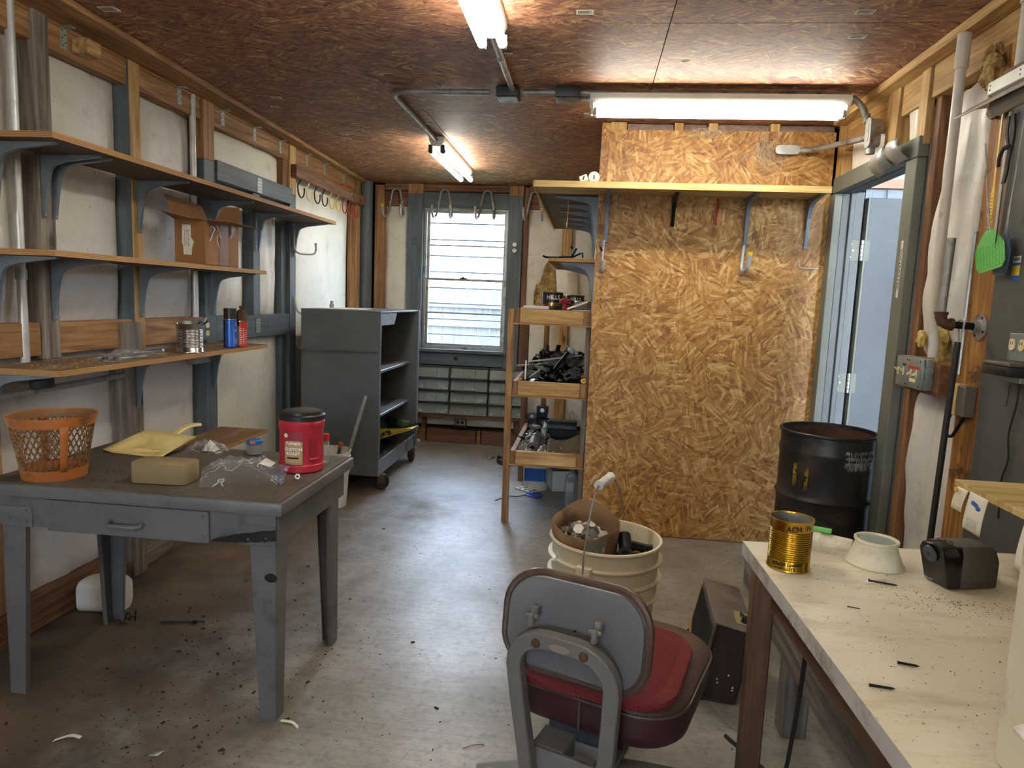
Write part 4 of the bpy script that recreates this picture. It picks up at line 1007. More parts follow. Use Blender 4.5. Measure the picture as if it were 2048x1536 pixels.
bagr = thing('bag_of_rods', 'clear plastic bag of grey rods lying on the shelf', 'bag', (-1.95, 2.66, 1.087))
def bagf(u, v):
    e = (1 - abs(2 * u - 1) ** 2.5) * (1 - abs(2 * v - 1) ** 2.5)
    return Vector((-2.00 + .13 * v + .012 * math.sin(u * 9), 2.50 + .36 * u + .015 * math.sin(v * 8), 1.0885 + .035 * e + .010 * abs(mnoise.noise(Vector((u * 8, v * 5, 2))))))
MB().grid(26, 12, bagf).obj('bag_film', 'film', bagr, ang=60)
for i in range(5): MB().cyl((-1.975 + .018 * i, 2.56 + .01 * i, 1.0955), (-1.965 + .016 * i, 2.80 - .01 * i, 1.0955), .0065, None, 8).obj('rod', 'black_metal' if i % 2 else 'galv_dull', bagr)
bl = thing('long_bolt', 'steel bolt and wire lying on the shelf beside the plastic bag', 'bolt', (-2.0, 2.93, 1.087))
MB().cyl((-2.03, 2.86, 1.0935), (-1.985, 2.995, 1.0935), .006, None, 10).obj('shank', 'nut_steel', bl)
MB().cyl((-1.985, 2.995, 1.097), (-1.981, 3.006, 1.097), .010, None, 6).obj('bolt_head', 'nut_steel', bl)
MB().tube(smooth_path([(-2.05, 2.84, 1.0885), (-2.0, 2.90, 1.0885), (-1.955, 2.97, 1.0885), (-1.95, 3.0, 1.0885)], 4), .0018, 6).obj('wire', 'brass', bl)
mb = MB(); rr = random.Random(2)
for i in range(120):
    p = Vector((rr.uniform(-2.1, -1.86), rr.uniform(2.22, 2.9), 1.0865)); mb.obox(p + Vector((0, 0, .0015)), (rr.uniform(.002, .006), rr.uniform(.002, .008), .003), Matrix.Rotation(rr.random() * 3, 4, 'Z'))
o = mb.obj('shelf_crumbs', 'wax', kind='stuff'); tag(o, 'pale crumbs scattered along the dusty plywood shelf', 'debris')

# ------------------------------------------------------------------ grey steel work table
TX0, TX1, TY0, TY1, TZ = -1.955, -.915, 1.965, 2.625, .742
tb = thing('work_table', 'grey steel work table with worn top, drawer and four tapered legs', 'table', (-1.43, 2.3, 0))
B(TX0, TX1, TY0, TY1, .700, TZ - .002).obj('table_top', 'table_metal', tb, bevel=.004, seg=2)
B(TX0 + .012, TX1 - .012, TY0 + .012, TY1 - .012, TZ - .0015, TZ + .0015).obj('linoleum', 'table_top', tb)
ap = MB()
ap.box(TX0 + .03, TX1 - .03, TY0 + .025, TY0 + .035, .595, .6995).box(TX0 + .03, TX1 - .03, TY1 - .045, TY1 - .035, .595, .6995)
ap.box(TX0 + .025, TX0 + .035, TY0 + .035, TY1 - .045, .595, .6995).box(TX1 - .035, TX1 - .025, TY0 + .035, TY1 - .045, .595, .6995)
ap.obj('apron', 'table_metal', tb)
dw = B(-1.725, -1.165, TY0 + .016, TY0 + .0245, .588, .694).obj('drawer', 'table_metal', tb, bevel=.002)
MB().tube([(-1.50, TY0 + .016, .635), (-1.50, TY0 + .0, .632), (-1.49, TY0 - .010, .63), (-1.40, TY0 - .010, .63), (-1.39, TY0 + .0, .632), (-1.39, TY0 + .016, .635)], .008, 10).obj('handle', 'table_metal', dw)
for x in (-1.705, -1.185):
    mb = MB()
    for z in (.61, .675): mb.cyl((x, TY0 + .016, z), (x, TY0 + .013, z), .006, .004, 10)
    mb.obj('rivet', 'table_metal', dw)
pb = MB().grid(40, 3, lambda u, v: Vector((-1.158 + .215 * u, TY0 + .0196, (.5965 + .016 * u ** 2 + .006 * mnoise.noise(Vector((u * 26, 0, 1)))) * (1 - v) + (.600 + .050 * u ** .7 + .003 * mnoise.noise(Vector((u * 7, 3, 1)))) * v)))
pb.obj('black_paint_run', 'black', tb, fix=False)
for (x, sx) in ((-1.892, 1), (-.945, -1)):
    for (y, sy) in ((TY0 + .022, 1), (TY1 - .095, 1)):
        if sx > 0 and y > 2.2: x = -1.925
        # tapered steel angle leg: two plates meeting at the outer corner
        y_o = y if y < 2.2 else 2.535; s_y = 1 if y < 2.2 else -1
        x_o = x
        t = .003
        mb = MB()
        wt_, wb_ = .085, .055
        mb.prism([(0, 0), (wb_, 0), (wt_, .592), (0, .592)], 0, t, lambda u, v, d: Vector((x_o + sx * u, y_o + s_y * d, v)))
        mb.prism([(t, 0), (wb_, 0), (wt_, .592), (t, .592)], 0, t, lambda u, v, d: Vector((x_o + sx * d, y_o + s_y * u, v)))
        mb.prism([(wb_ - .003, 0), (wb_, 0), (wt_, .592), (wt_ - .003, .592)], t, .018, lambda u, v, d: Vector((x_o + sx * u, y_o + s_y * d, v)))
        mb.prism([(wb_ - .003, 0), (wb_, 0), (wt_, .592), (wt_ - .003, .592)], t, .018, lambda u, v, d: Vector((x_o + sx * d, y_o + s_y * u, v)))
        mb.box(min(x_o, x_o + sx * .11), max(x_o, x_o + sx * .11), y_o - .001, y_o + .0015, .593, .66)
        lg = mb.obj('leg', 'table_metal', tb)
        mb = MB()
        for dx, z in ((.03, .62), (.09, .612), (.09, .65)): mb.cyl((x_o + sx * dx, y_o - .001, z), (x_o + sx * dx, y_o - .005, z), .005, .003, 10)
        mb.obj('bolt', 'table_metal', lg)
MB().ball((TX1 - .045, TY0 + .0205, .49), .022, 12, 1, .03, .7).obj('black_paint_spot', 'black', tb)

# orange expanded-metal basket
Z = TZ + .002
bk = thing('wire_basket', 'orange expanded metal waste basket on the metal table', 'basket', (-1.778, 2.085, Z))
bc = Vector((-1.778, 2.085, Z)); r0, r1, H = .092, .128, .213
def br(z): return r0 + (r1 - r0) * z / H
MB().lathe([(r0 - .001, .0), (r0 + .0025, 0), (br(.036) + .0025, .036), (br(.036) - .001, .036)], 48, bc).obj('base_band', 'orange', bk)
MB().lathe([(br(.180) - .001, .180), (br(.180) + .002, .180), (r1 + .004, H - .004), (r1 + .004, H), (r1 - .002, H), (br(.180) - .001, .182)], 48, bc).obj('rim_band', 'orange', bk)
MB().lathe([(r0 - .002, .004), (.001, .004)], 48, bc).obj('base_plate', 'orange_dusty', bk)
MB().lathe([(br(.178) - .0015, .178), (r1 - .0025, H - .002)], 48, bc).obj('rim_inside', 'orange_dusty', bk)
mb = MB(); NS = 34; tw = 2 * math.pi * 4 / NS
for d_ in (-1, 1):
    for i in range(NS):
        a0 = 2 * math.pi * i / NS; prev = None
        for q in range(11):
            z = .032 + (.184 - .032) * q / 10; r = br(z); a = a0 + d_ * tw * q / 10
            p = (Vector((math.cos(a) * r, math.sin(a) * r, z)), Vector((math.cos(a + .026) * (r - .003), math.sin(a + .026) * (r - .003), z)))
            if prev: mb.add([bc + prev[0], bc + prev[1], bc + p[1], bc + p[0]], [(0, 1, 2, 3)])
            prev = p
mb.obj('mesh_side', 'orange_dusty', bk, fix=False, wall=.0022)
for a in (-.62, 2.5):
    MB().grid(1, 6, lambda u, v: bc + Vector((math.cos(a - .10 + .2 * u) * (br(.03 + .155 * v) + .0035), math.sin(a - .10 + .2 * u) * (br(.03 + .155 * v) + .0035), .03 + .155 * v))).obj('side_strap', 'orange', bk, wall=.002)

# pale yellow dustpan, open lip towards lower left
dp = thing('dustpan', 'pale yellow plastic dustpan lying on the metal table', 'dustpan', (-1.66, 2.53, Z))
A_, B_, C_, D_ = Vector((-1.835, 2.42, Z + .003)), Vector((-1.605, 2.388, Z + .003)), Vector((-1.575, 2.535, Z + .008)), Vector((-1.785, 2.59, Z + .008))
def pan(u, v):
    p = (A_ * (1 - u) + B_ * u) * (1 - v) + (D_ * (1 - u) + C_ * u) * v
    e = max(abs(2 * u - 1), 0); side = max(0, (e - .86) / .14); back = max(0, (v - .86) / .14)
    hh = (.008 + .040 * v) * min(side, 1) ; h2 = .048 * min(back, 1)
    out = (B_ - A_).normalized() * (.022 * min(side, 1) * (1 if u > .5 else -1)); bk_ = (D_ - A_).normalized() * .02 * min(back, 1)
    return p + Vector((0, 0, max(hh, h2))) + out + bk_
us = [0, .035, .07, .10] + [.1 + .8 * i / 8 for i in range(1, 8)] + [.90, .93, .965, 1]
vs_ = [0, .1, .25, .4, .55, .7, .8, .86, .90, .95, 1]
mb = MB(); P = [[pan(u, v) for u in us] for v in vs_]
mb.add([p for r in P for p in r], [(j * len(us) + i, j * len(us) + i + 1, (j + 1) * len(us) + i + 1, (j + 1) * len(us) + i) for j in range(len(vs_) - 1) for i in range(len(us) - 1)])
mb.obj('pan', 'yellow_plastic', dp, wall=.003, ang=50)
hd = ((C_ + D_) / 2 - (A_ + B_) / 2).normalized()
hp = [(-1.668, 2.578, Z + .040), (-1.657, 2.61, Z + .062), (-1.645, 2.66, Z + .074), (-1.635, 2.715, Z + .072)]
hp = smooth_path(hp, 5); mb = MB(); rg_ = []
for i, p in enumerate(hp):
    t_ = i / (len(hp) - 1); w_ = .012 + .007 * t_; sd = Vector((hd.y, -hd.x, 0))
    rg_.append([p + sd * w_ + Vector((0, 0, -.003)), p + sd * w_ * .8 + Vector((0, 0, .006)), p - sd * w_ * .8 + Vector((0, 0, .006)), p - sd * w_ + Vector((0, 0, -.003)), p - sd * w_ * .5 + Vector((0, 0, -.008)), p + sd * w_ * .5 + Vector((0, 0, -.008))])
mb.rings(rg_).obj('handle', 'yellow_plastic', dp)
mb = MB()
for i in range(9):
    u = .22 + .055 * i; a = pan(u, .18 + .02 * i) + Vector((0, 0, .002)); b = pan(u + .02, .50) + Vector((0, 0, .002)); mb.tube([a, b], .0022, 6)
mb.obj('rib', 'yellow_plastic', dp)

# tan block
bm_ = MB(Matrix.Translation((-1.393, 2.112, Z)) @ Matrix.Rotation(R(3), 4, 'Z'))
bm_.prism(rrect(.195, .105, .022, 5), .001, .071, lambda u, v, d: Vector((u, v, d)))
o = bm_.obj('sponge_block', 'wax', bevel=.005, seg=2); tag(o, 'tan sponge block with rounded corners on the metal table', 'sponge')

# clear bag with white bits, behind the dustpan
wb_ = thing('small_plastic_bag', 'small crumpled clear bag with white scraps beside the dustpan', 'bag', (-1.50, 2.56, Z))
def crumple(c, rx, ry, h, seed, tilt=0):
    def fn(u, v):
        e = max(0, (1 - abs(2 * u - 1) ** 2.2)) * max(0, (1 - abs(2 * v - 1) ** 2.2))
        n1 = mnoise.noise(Vector((u * 6, v * 6, seed))); n2 = abs(mnoise.noise(Vector((u * 11, v * 11, seed + 5))))
        return Vector((c[0] + rx * (2 * u - 1) * (1 + .10 * n1), c[1] + ry * (2 * v - 1) * (1 + .10 * n1), c[2] + .001 + h * e ** .8 * (.65 + .5 * n2 + .3 * n1) + tilt * u * e))
    return fn
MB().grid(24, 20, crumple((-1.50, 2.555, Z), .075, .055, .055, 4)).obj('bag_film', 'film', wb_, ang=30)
MB().grid(8, 8, crumple((-1.485, 2.55, Z + .004), .028, .022, .045, 9)).obj('scrap', 'white_plastic', wb_, ang=20)
# jar with blue lid
jr = thing('baby_food_jar', 'small glass jar with blue lid on the metal table', 'jar', (-1.30, 2.55, Z))
jc = Vector((-1.30, 2.55, Z + .0006))
MB().lathe([(.022, 0), (.029, .003), (.030, .010), (.030, .034), (.027, .042), (.027, .046)], 28, jc, close=True).obj('glass_body', 'glass_jar', jr)
MB().lathe([(.0265, .0435), (.0305, .0435), (.031, .046), (.031, .058), (.028, .061), (.001, .0605)], 28, jc).obj('lid', 'blue_lid', jr)
MB().lathe([(.0265, .004), (.0265, .032), (.001, .034)], 20, jc).obj('contents', 'galv_dull', jr)
wrap_patch(jc, .0313, -.1, .6, jc.z + .047, jc.z + .0595, 5).obj('lid_print', 'orange_print', jr)

# red coffee tub
cf = thing('coffee_tub', 'red plastic coffee tub with black lid at the table corner', 'tub', (-1.03, 2.38, Z))
cf.scale = (1, 1, .918)
cc = Vector((-1.03, 2.38, Z + .0006)); r_ = .081
b_ = MB().lathe([(r_ - .008, 0), (r_ - .001, .006), (r_, .016), (r_, .030), (r_ - .003, .034), (r_ - .003, .168), (r_, .174), (r_ + .001, .20), (r_ - .003, .206), (r_ - .003, .209)], 56, cc, close=True).obj('tub_body', 'red_plastic', cf)
MB().lathe([(r_ - .002, .2095), (r_ + .003, .2095), (r_ + .003, .226), (r_ - .002, .231), (r_ - .010, .231), (r_ - .011, .240), (r_ - .018, .242), (.001, .241)], 56, cc).obj('lid', 'black', cf)
fa = .02            # bearing of the label's middle
rl = r_ - .003
wrap_patch(cc, rl + .0006, fa - .47, fa + .47, cc.z + .034, cc.z + .166).obj('label', 'label_dark_red', b_)
mb = MB().grid(12, 1, lambda u, v: Vector((cc.x + (rl + .0012) * math.sin(fa - .43 + .86 * u), cc.y - (rl + .0012) * math.cos(fa - .43 + .86 * u), cc.z + .038 + v * (.088 + .010 * math.sin(u * math.pi)))))
mb.obj('label_panel', 'label_tan', b_)
text('Folgers', .0185, on_cyl(cc, rl + .0028, fa, cc.z + .122), 'white_ink', b_, bold=.0007)
mb = MB(); fn = on_cyl(cc, rl + .0016, fa, cc.z + .136)
for i in range(10):
    a, b = math.pi * i / 10, math.pi * (i + 1) / 10
    mb.add([fn(.020 * math.cos(a), -.004), fn(.020 * math.cos(b), -.004), fn(.020 * math.cos(b), .016 * math.sin(b)), fn(.020 * math.cos(a), .016 * math.sin(a))], [(0, 1, 2, 3)])
mb.obj('emblem', 'label_dark_red', b_, fix=False)
text('CUSTOM', .0165, on_cyl(cc, rl + .0020, fa, cc.z + .098), 'white_ink', b_, bold=.0004)
text('ROAST', .0165, on_cyl(cc, rl + .0020, fa, cc.z + .081), 'white_ink', b_, bold=.0004)
wrap_patch(cc, rl + .0016, fa - .28, fa + .25, cc.z + .060, cc.z + .067, 6).obj('print_band', 'ink', b_)
scribble(on_cyl(cc, rl + .0020, fa, cc.z + .042), .07, .006, 1, 'ink', b_)
MB().lathe([(.001, 0), (.0085, 0)], 16, on_cyl(cc, rl + .0008, fa - .36, cc.z + .152)(0, 0), Matrix.Rotation(fa - .36, 4, 'Z') @ Matrix.Rotation(R(90), 4, 'X')).obj('round_mark', 'white_ink', b_)
# hand grip recess: a darker dished insert with a raised lower lip
ga = fa + .92
wrap_patch(cc, rl + .0008, ga - .22, ga + .22, cc.z + .052, cc.z + .140).obj('grip_recess', 'label_dark_red', b_)
wrap_patch(cc, rl + .006, ga - .20, ga + .20, cc.z + .050, cc.z + .062).obj('grip_lip', 'red_plastic', b_, wall=.006)
fn = on_cyl(cc, r_ + .0008, ga + .20, cc.z + .183)
MB().tube([fn(-.03, -.006), fn(-.024, .008), fn(-.02, -.004), fn(-.012, .004), fn(-.006, -.004), fn(.0, .004), fn(.008, -.003), fn(.016, .004)], .0008, 4).obj('handwriting', 'ink', b_)
wt = thing('pill_bottle', 'small clear bottle with red cap behind the coffee tub', 'bottle', (-.985, 2.50, Z))
MB().lathe([(.013, .001), (.014, .004), (.014, .082), (.010, .088)], 18, (-.985, 2.50, Z), close=True).obj('bottle_body', 'bottle', wt)
MB().lathe([(.0105, .0885), (.014, .0885), (.014, .113), (.001, .114)], 18, (-.985, 2.50, Z)).obj('cap', 'red_plastic', wt)
# zip bag
zb = thing('zip_bag', 'large clear zip bag with blue seal lying on the table', 'bag', (-1.17, 2.2, Z))
c00, c10, c11, c01 = Vector((-1.245, 2.055, Z)), Vector((-1.005, 2.165, Z)), Vector((-1.055, 2.38, Z)), Vector((-1.36, 2.29, Z))
def zipf(u, v):
    p = (c00 * (1 - u) + c10 * u) * (1 - v) + (c01 * (1 - u) + c11 * u) * v
    e = max(0, 1 - abs(2 * v - 1) ** 2.0) * max(0, 1 - abs(2 * u - .9) ** 3) ; n_ = mnoise.noise(Vector((u * 5, v * 5, 8.3))); n2 = abs(mnoise.noise(Vector((u * 9, v * 9, 1.7))))
    z = .002 + .075 * max(e, .0) ** .8 * (.7 + .45 * n_ + .35 * n2) + (.042 * math.sin(v * math.pi) if u > .85 else 0) * (u - .85) / .15
    return p + Vector((.012 * n_, .012 * n2, max(z, .0015)))
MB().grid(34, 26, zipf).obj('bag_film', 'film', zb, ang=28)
MB().tube([zipf(.93, v / 20) + Vector((0, 0, .002)) for v in range(21)], .0024, 6).obj('zip_seal', 'blue_ink', zb)
MB().add([zipf(.66, .45) + Vector((0, 0, .002)), zipf(.80, .42) + Vector((0, 0, .002)), zipf(.82, .62) + Vector((0, 0, .002)), zipf(.70, .66) + Vector((0, 0, .002))], [(0, 1, 2, 3)]).obj('write_on_patch', 'white_plastic', zb, fix=False)
nt = MB().lathe([(.005, 0), (.0095, 0), (.0105, .003), (.0105, .013), (.0095, .016), (.005, .016), (.005, 0)], 6, (-.985, 2.245, Z + .0105), Matrix.Rotation(R(80), 4, 'X') @ Matrix.Rotation(.3, 4, 'Y'))
o = nt.obj('hex_nut', 'nut_steel', ang=20); tag(o, 'small steel nut beside the red coffee tub', 'nut')
mb = MB(); rr = random.Random(5)
for i in range(190):
    p = Vector((rr.uniform(-1.9, -.96), rr.gauss(2.15, .12), Z + .0012)); p.y = min(max(p.y, 2.0), 2.58)
    mb.obox(p, (rr.uniform(.001, .006), rr.uniform(.001, .003), .0014), Matrix.Rotation(rr.random() * 3, 4, 'Z'))
o = mb.obj('table_crumbs', 'debris', kind='stuff'); tag(o, 'dark dirt crumbs scattered over the metal table top', 'debris')

# ------------------------------------------------------------------ white pail with long tools, behind the table
def pail_mesh(c, r, h, rb, mb, rimz=()):
    pr = [(rb - .004, .003), (rb, 0), (rb + (r - rb) * .72, h * .72)]
    for z in rimz: rr_ = rb + (r - rb) * z / h; pr += [(rr_, z - .004), (rr_ + .007, z - .002), (rr_ + .007, z + .002), (rr_, z + .004)]
    pr += [(r, h - .006), (r + .005, h - .004), (r + .005, h), (r - .003, h), (r - .004, h - .006), (rb - .003, .005), (.001, .004)]
    return mb.lathe(pr, 44, c)
pl = thing('white_pail', 'white plastic pail of long tools between table and cart', 'pail', (-1.665, 4.25, 0))
pail_mesh((-1.665, 4.25, .001), .150, .368, .128, MB(), (.27, .30, .33)).obj('pail_body', 'white_plastic', pl)
MB().tube(smooth_path([(-1.508, 4.25, .325), (-1.50, 4.235, .26), (-1.515, 4.17, .20), (-1.56, 4.10, .17)], 4), .0025, 6).obj('wire_handle', 'galv', pl)
ro = thing('steel_tube', 'long grey steel tube leaning out of the white pail', 'tube', (-1.58, 4.28, .05))
MB().cyl((-1.62, 4.27, .012), (-1.455, 4.40, .722), .0125, None, 14).obj('tube_wall', 'galv_dull', ro)
MB().cyl((-1.455, 4.40, .7222), (-1.4548, 4.4003, .7235), .0095, None, 14).obj('tube_bore', 'ink', ro)
ot = thing('orange_handled_tool', 'grey handle with orange end sticking out of the white pail', 'tool', (-1.58, 4.20, .05))
MB().cyl((-1.63, 4.22, .012), (-1.555, 4.19, .405), .0115, None, 12).obj('shaft', 'bracket_dark', ot)
MB().cyl((-1.555, 4.19, .4055), (-1.547, 4.187, .44), .0135, None, 12).obj('grip_end', 'orange', ot)
wi = thing('thin_wire_rod', 'thin pale rod leaning against the left edge of the cart', 'rod', (-1.75, 4.3, .05))
MB().cyl((-1.70, 4.30, .012), (-1.935, 4.53, .59), .005, None, 8).obj('rod', 'galv', wi)

# ------------------------------------------------------------------ grey steel cart on castors
ca = thing('tool_cart', 'dark grey steel shelf cart on castors by the window', 'cart', (-1.72, 5.13, 0))
CX0, CX1, CY0, CY1, CZ0, CZ1 = -2.0, -1.425, 4.605, 5.68, .112, 1.282
B(CX0, CX1 - .004, CY0, CY0 + .012, CZ0, CZ1).obj('end_panel', 'cart_metal', ca, bevel=.002)
B(CX1 - .0038, CX1 + .002, CY0 - .001, CY0 + .016, CZ0, CZ1).obj('edge_strip', 'cart_light', ca)
ep = B(CX0, CX1 - .004, CY1 - .012, CY1, CZ0, CZ1).obj('end_panel', 'cart_metal', ca, bevel=.002)
B(CX1 - .0038, CX1 + .006, CY1 - .016, CY1 + .001, CZ0, CZ1).obj('edge_strip', 'cart_light', ca)
B(CX0, CX0 + .008, CY0 + .0125, CY1 - .0125, CZ0 + .002, CZ1 - .001).obj('back_panel', 'cart_metal', ca)
for z in (.845, .517):
    s_ = B(CX0 + .009, CX1 - .07, CY0 + .013, CY1 - .013, z - .022, z).obj('shelf', 'cart_light', ca, bevel=.003)
    mb = MB().grid(20, 6, lambda u, v: Vector((CX0 + .012 + (CX1 - .10 - CX0 - .012) * v * (.75 + .2 * math.sin(u * 7)), CY0 + .02 + (CY1 - CY0 - .04) * u, z + .001)))
    mb.obj('dust_layer', 'dusty_yellow', s_)
B(CX0 + .009, CX1 - .01, CY0 + .013, CY1 - .013, CZ0, CZ0 + .012).obj('tray_floor', 'cart_metal', ca)
MB().box(CX1 - .012, CX1 - .006, CY0 + .017, CY1 - .017, CZ0 + .0, CZ0 + .112).obj('tray_lip', 'cart_light', ca, bevel=.002)
B(CX0 + .009, CX1 - .006, CY0 + .0125, CY1 - .0125, CZ1 - .014, CZ1 - .002).obj('cart_top', 'cart_metal', ca, bevel=.002)
MB().prism([(0, 0), (.42, 0), (.35, -.085), (0, -.085)], CX1 - .20, CX1 - .010, lambda u, v, d: Vector((d, CY0 + .02 + u, CZ1 - .0155 + v))).obj('drawer_box', 'cart_light', ca, bevel=.002)
MB().tube([(CX0 - .005, CY0 - .001, 1.008), (CX0 - .005, CY0 - .03, 1.008), (CX0 + .01, CY0 - .045, 1.008), (CX1 - .03, CY0 - .045, 1.010), (CX1 - .02, CY0 - .03, 1.010), (CX1 - .02, CY0 - .001, 1.010)], .012, 10).obj('push_handle', 'cart_metal', ca)
for x, y in ((CX1 - .005, CY0 + .085), (CX1 - .01, CY1 - .12), (CX0 + .06, CY0 + .085), (CX0 + .06, CY1 - .12)):
    fa_ = 4.9 > y and x > CX0 + .2
    w_ = MB().lathe([(.010, -.014), (.030, -.015), (.032, -.010), (.048, -.012), (.052, -.015), (.058, -.008), (.058, .008), (.052, .015), (.048, .012), (.032, .010), (.030, .015), (.010, .014)], 28, (x, y, .0585), Matrix.Rotation(R(-74 if fa_ else 0), 4, 'Z') @ Matrix.Rotation(R(90), 4, 'Y'))
    cs = MB(Matrix.Translation((x, y, 0)) @ Matrix.Rotation(R(-74 if fa_ else 0), 4, 'Z') @ Matrix.Translation((-x, -y, 0))).box(x - .028, x - .022, y - .025, y + .025, .04, CZ0 - .001).box(x + .018, x + .024, y - .025, y + .025, .04, CZ0 - .001).box(x - .028, x + .024, y - .03, y + .03, CZ0 - .006, CZ0 - .0012).cyl((x - .03, y, .0585), (x + .03, y, .0585), .008, None, 10).obj('castor_fork', 'rust', ca)
    w_.obj('wheel', 'black_rubber', cs)
# on and in the cart
pp = MB().obox((-1.80, 5.0, CZ1 + .0015), (.28, .40, .003), Matrix.Rotation(.12, 4, 'Z')); o = pp.obj('paper_sheet', 'paper'); tag(o, 'white paper sheet lying on top of the cart', 'paper')
bt = thing('glue_bottle_cap', 'small grey bottle neck standing on the cart top', 'bottle', (-1.93, 5.0, CZ1))
MB().lathe([(.016, 0), (.017, .004), (.017, .03), (.010, .034), (.012, .036), (.012, .055), (.001, .056)], 16, (-1.93, 5.0, CZ1 - .001), close=True).obj('bottle_body', 'galv_dull', bt)
gp = thing('spreader_scoop', 'dark green and chipped yellow metal scoop on the cart floor', 'scoop', (-1.62, 5.2, .13))
y0, y1 = 5.02, 5.22
MB().rings([[(-1.80, 5.28, .22), (-1.80, 5.0, .22), (-1.80, 4.98, .36), (-1.80, 5.10, .44), (-1.80, 5.25, .42), (-1.80, 5.30, .32)], [(-1.60, 5.40, .24), (-1.58, 4.98, .24), (-1.58, 4.97, .34), (-1.59, 5.08, .40), (-1.60, 5.25, .39), (-1.60, 5.40, .34)]]).obj('hopper', 'green_dark', gp)
MB().prism([(-.0, .0), (.25, .075), (.25, .088), (.0, .085)], 5.19, 5.196, lambda u, v, d: Vector((-1.60 + u, d - .06 + u * .35, .265 + v))).obj('side_plate', 'yellow_chipped', gp)
MB().add([(-1.62, 5.12, .27), (-1.35, 5.215, .345), (-1.345, 5.42, .345), (-1.62, 5.42, .27)], [(0, 1, 2, 3)]).obj('chute_floor', 'yellow_chipped', gp, wall=.003)
MB().add([(-1.62, 5.42, .27), (-1.345, 5.42, .347), (-1.345, 5.425, .362), (-1.62, 5.425, .405)], [(0, 1, 2, 3)]).obj('chute_side', 'green_dark', gp, wall=.003)
MB().lathe([(.085, 0), (.088, .004), (.088, .05), (.084, .054)], 24, (-1.66, 5.10, .375), Matrix.Rotation(R(65), 4, 'Y')).obj('round_guard', 'galv_dull', gp)
MB().box(-1.80, -1.60, 5.0, 5.28, .126, .219).obj('scoop_foot', 'green_dark', gp)
cz = MB().tube(smooth_path([(-1.50, 4.70, .128), (-1.56, 4.78, .13), (-1.50, 4.84, .132), (-1.46, 4.78, .128), (-1.50, 4.74, .136), (-1.56, 4.84, .14), (-1.62, 4.80, .128)], 6), .004, 6)
o = cz.obj('coiled_cord', 'canvas'); tag(o, 'coiled pale cord on the cart floor behind the front lip', 'cord')
cz = MB().tube(smooth_path([(CX1 + .0, 5.55, CZ0 + .128), (CX1 + .008, 5.56, CZ0 + .10), (CX1 + .008, 5.57, .10), (CX1 + .0, 5.56, .05)], 5), .003, 6)
o = cz.obj('black_cable', 'black'); tag(o, 'short black cord hanging over the cart front lip', 'cord')
for i, (p, s_) in enumerate((((-1.412, 5.715, .28), .014), ((-1.40, 5.72, .155), .016))):
    o = MB().ball((p[0] - .012, p[1] - .018, p[2]), s_, 10).cyl((p[0] - .012, p[1] - .018, p[2]), (p[0] - .012, p[1] - .042, p[2]), .006, None, 8).obj('bolt_head', 'galv', ca)

# ------------------------------------------------------------------ tilt-out bins under the window
labs = ['smoky tilt bin rack beside the cart, under the window', 'smoky tilt bin rack in the middle under the window', 'smoky tilt bin rack half hidden by the shelving post']
for k_, x0 in enumerate((-1.632, -1.263, -.894)):
    t = thing('bin_rack', labs[k_], 'bin rack', (x0 + .18, 6.33, .294), 'tilt bin racks under the window')
    W_ = .358
    for r_ in range(4):
        z0 = .2945 + .1152 * r_
        yb = 6.392; yf = 6.262
        mb = MB()
        sidep = [(yb, z0), (yf + .02, z0), (yf + .006, z0 + .018), (yf + .055, z0 + .108), (yb, z0 + .108)]
        for xx in (x0, x0 + W_ - .004): mb.prism(sidep, xx, xx + .004, lambda u, v, d: Vector((d, u, v)))
        mb.box(x0 + .0045, x0 + W_ - .0045, yb - .003, yb, z0, z0 + .108).box(x0 + .0045, x0 + W_ - .0045, yf + .012, yb - .003, z0, z0 + .004).box(x0 + .0045, x0 + W_ - .0045, yf + .052, yb - .003, z0 + .104, z0 + .108)
        mb.prism([(yf + .052, z0 + .096), (yf + .038, z0 + .096), (yf + .034, z0 + .111), (yf + .052, z0 + .111)], x0, x0 + W_, lambda u, v, d: Vector((d, u, v)))
        cs = mb.obj('bin_case', 'grey_bin', t)
        for q in range(3):
            a, b = x0 + .006 + q * (W_ - .012) / 3 + .001, x0 + .006 + (q + 1) * (W_ - .012) / 3 - .001
            mb = MB().prism([(yf + .008, z0 + .012), (yf + .006, z0 + .012), (yf + .042, z0 + .098), (yf + .045, z0 + .098)], a, b, lambda u, v, d: Vector((d, u, v)))
            mb.prism([(yf + .008, z0 + .006), (yf + .06, z0 + .006), (yf + .06, z0 + .008), (yf + .008, z0 + .008)], a, b, lambda u, v, d: Vector((d, u, v)))
            mb.prism([(yf - .004, z0 + .010), (yf + .008, z0 + .010), (yf + .008, z0 + .016), (yf - .004, z0 + .014)], a + .01, b - .01, lambda u, v, d: Vector((d, u, v)))
            bn = mb.obj('bin', 'clear_bin', t)
            if (r_ * 3 + q + k_) % 2 == 0 and r_ < 3:
                rr = random.Random(r_ * 10 + q + k_ * 100); mb = MB()
                for g in range(5):
                    p = Vector((rr.uniform(a + .015, b - .015), yf + .03, z0 + .016 + rr.random() * .02))
                    mb.lathe([(.006, 0), (.010, 0), (.010, .006), (.006, .006), (.006, 0)], 10, p, Matrix.Rotation(rr.uniform(.3, 1.4), 4, 'X'))
                mb.obj('loose_washers', 'white_plastic', bn, kind='stuff')
ol = thing('duplex_outlet', 'black and white surface outlet box on the back wall blocking', 'outlet', (-1.17, 6.37, .17))
B(-1.225, -1.115, 6.36, 6.405, .155, .245).obj('outlet_box', 'black', ol, bevel=.004)
B(-1.218, -1.122, 6.3565, 6.3598, .185, .240).obj('face_plate', 'galv', ol, bevel=.001)
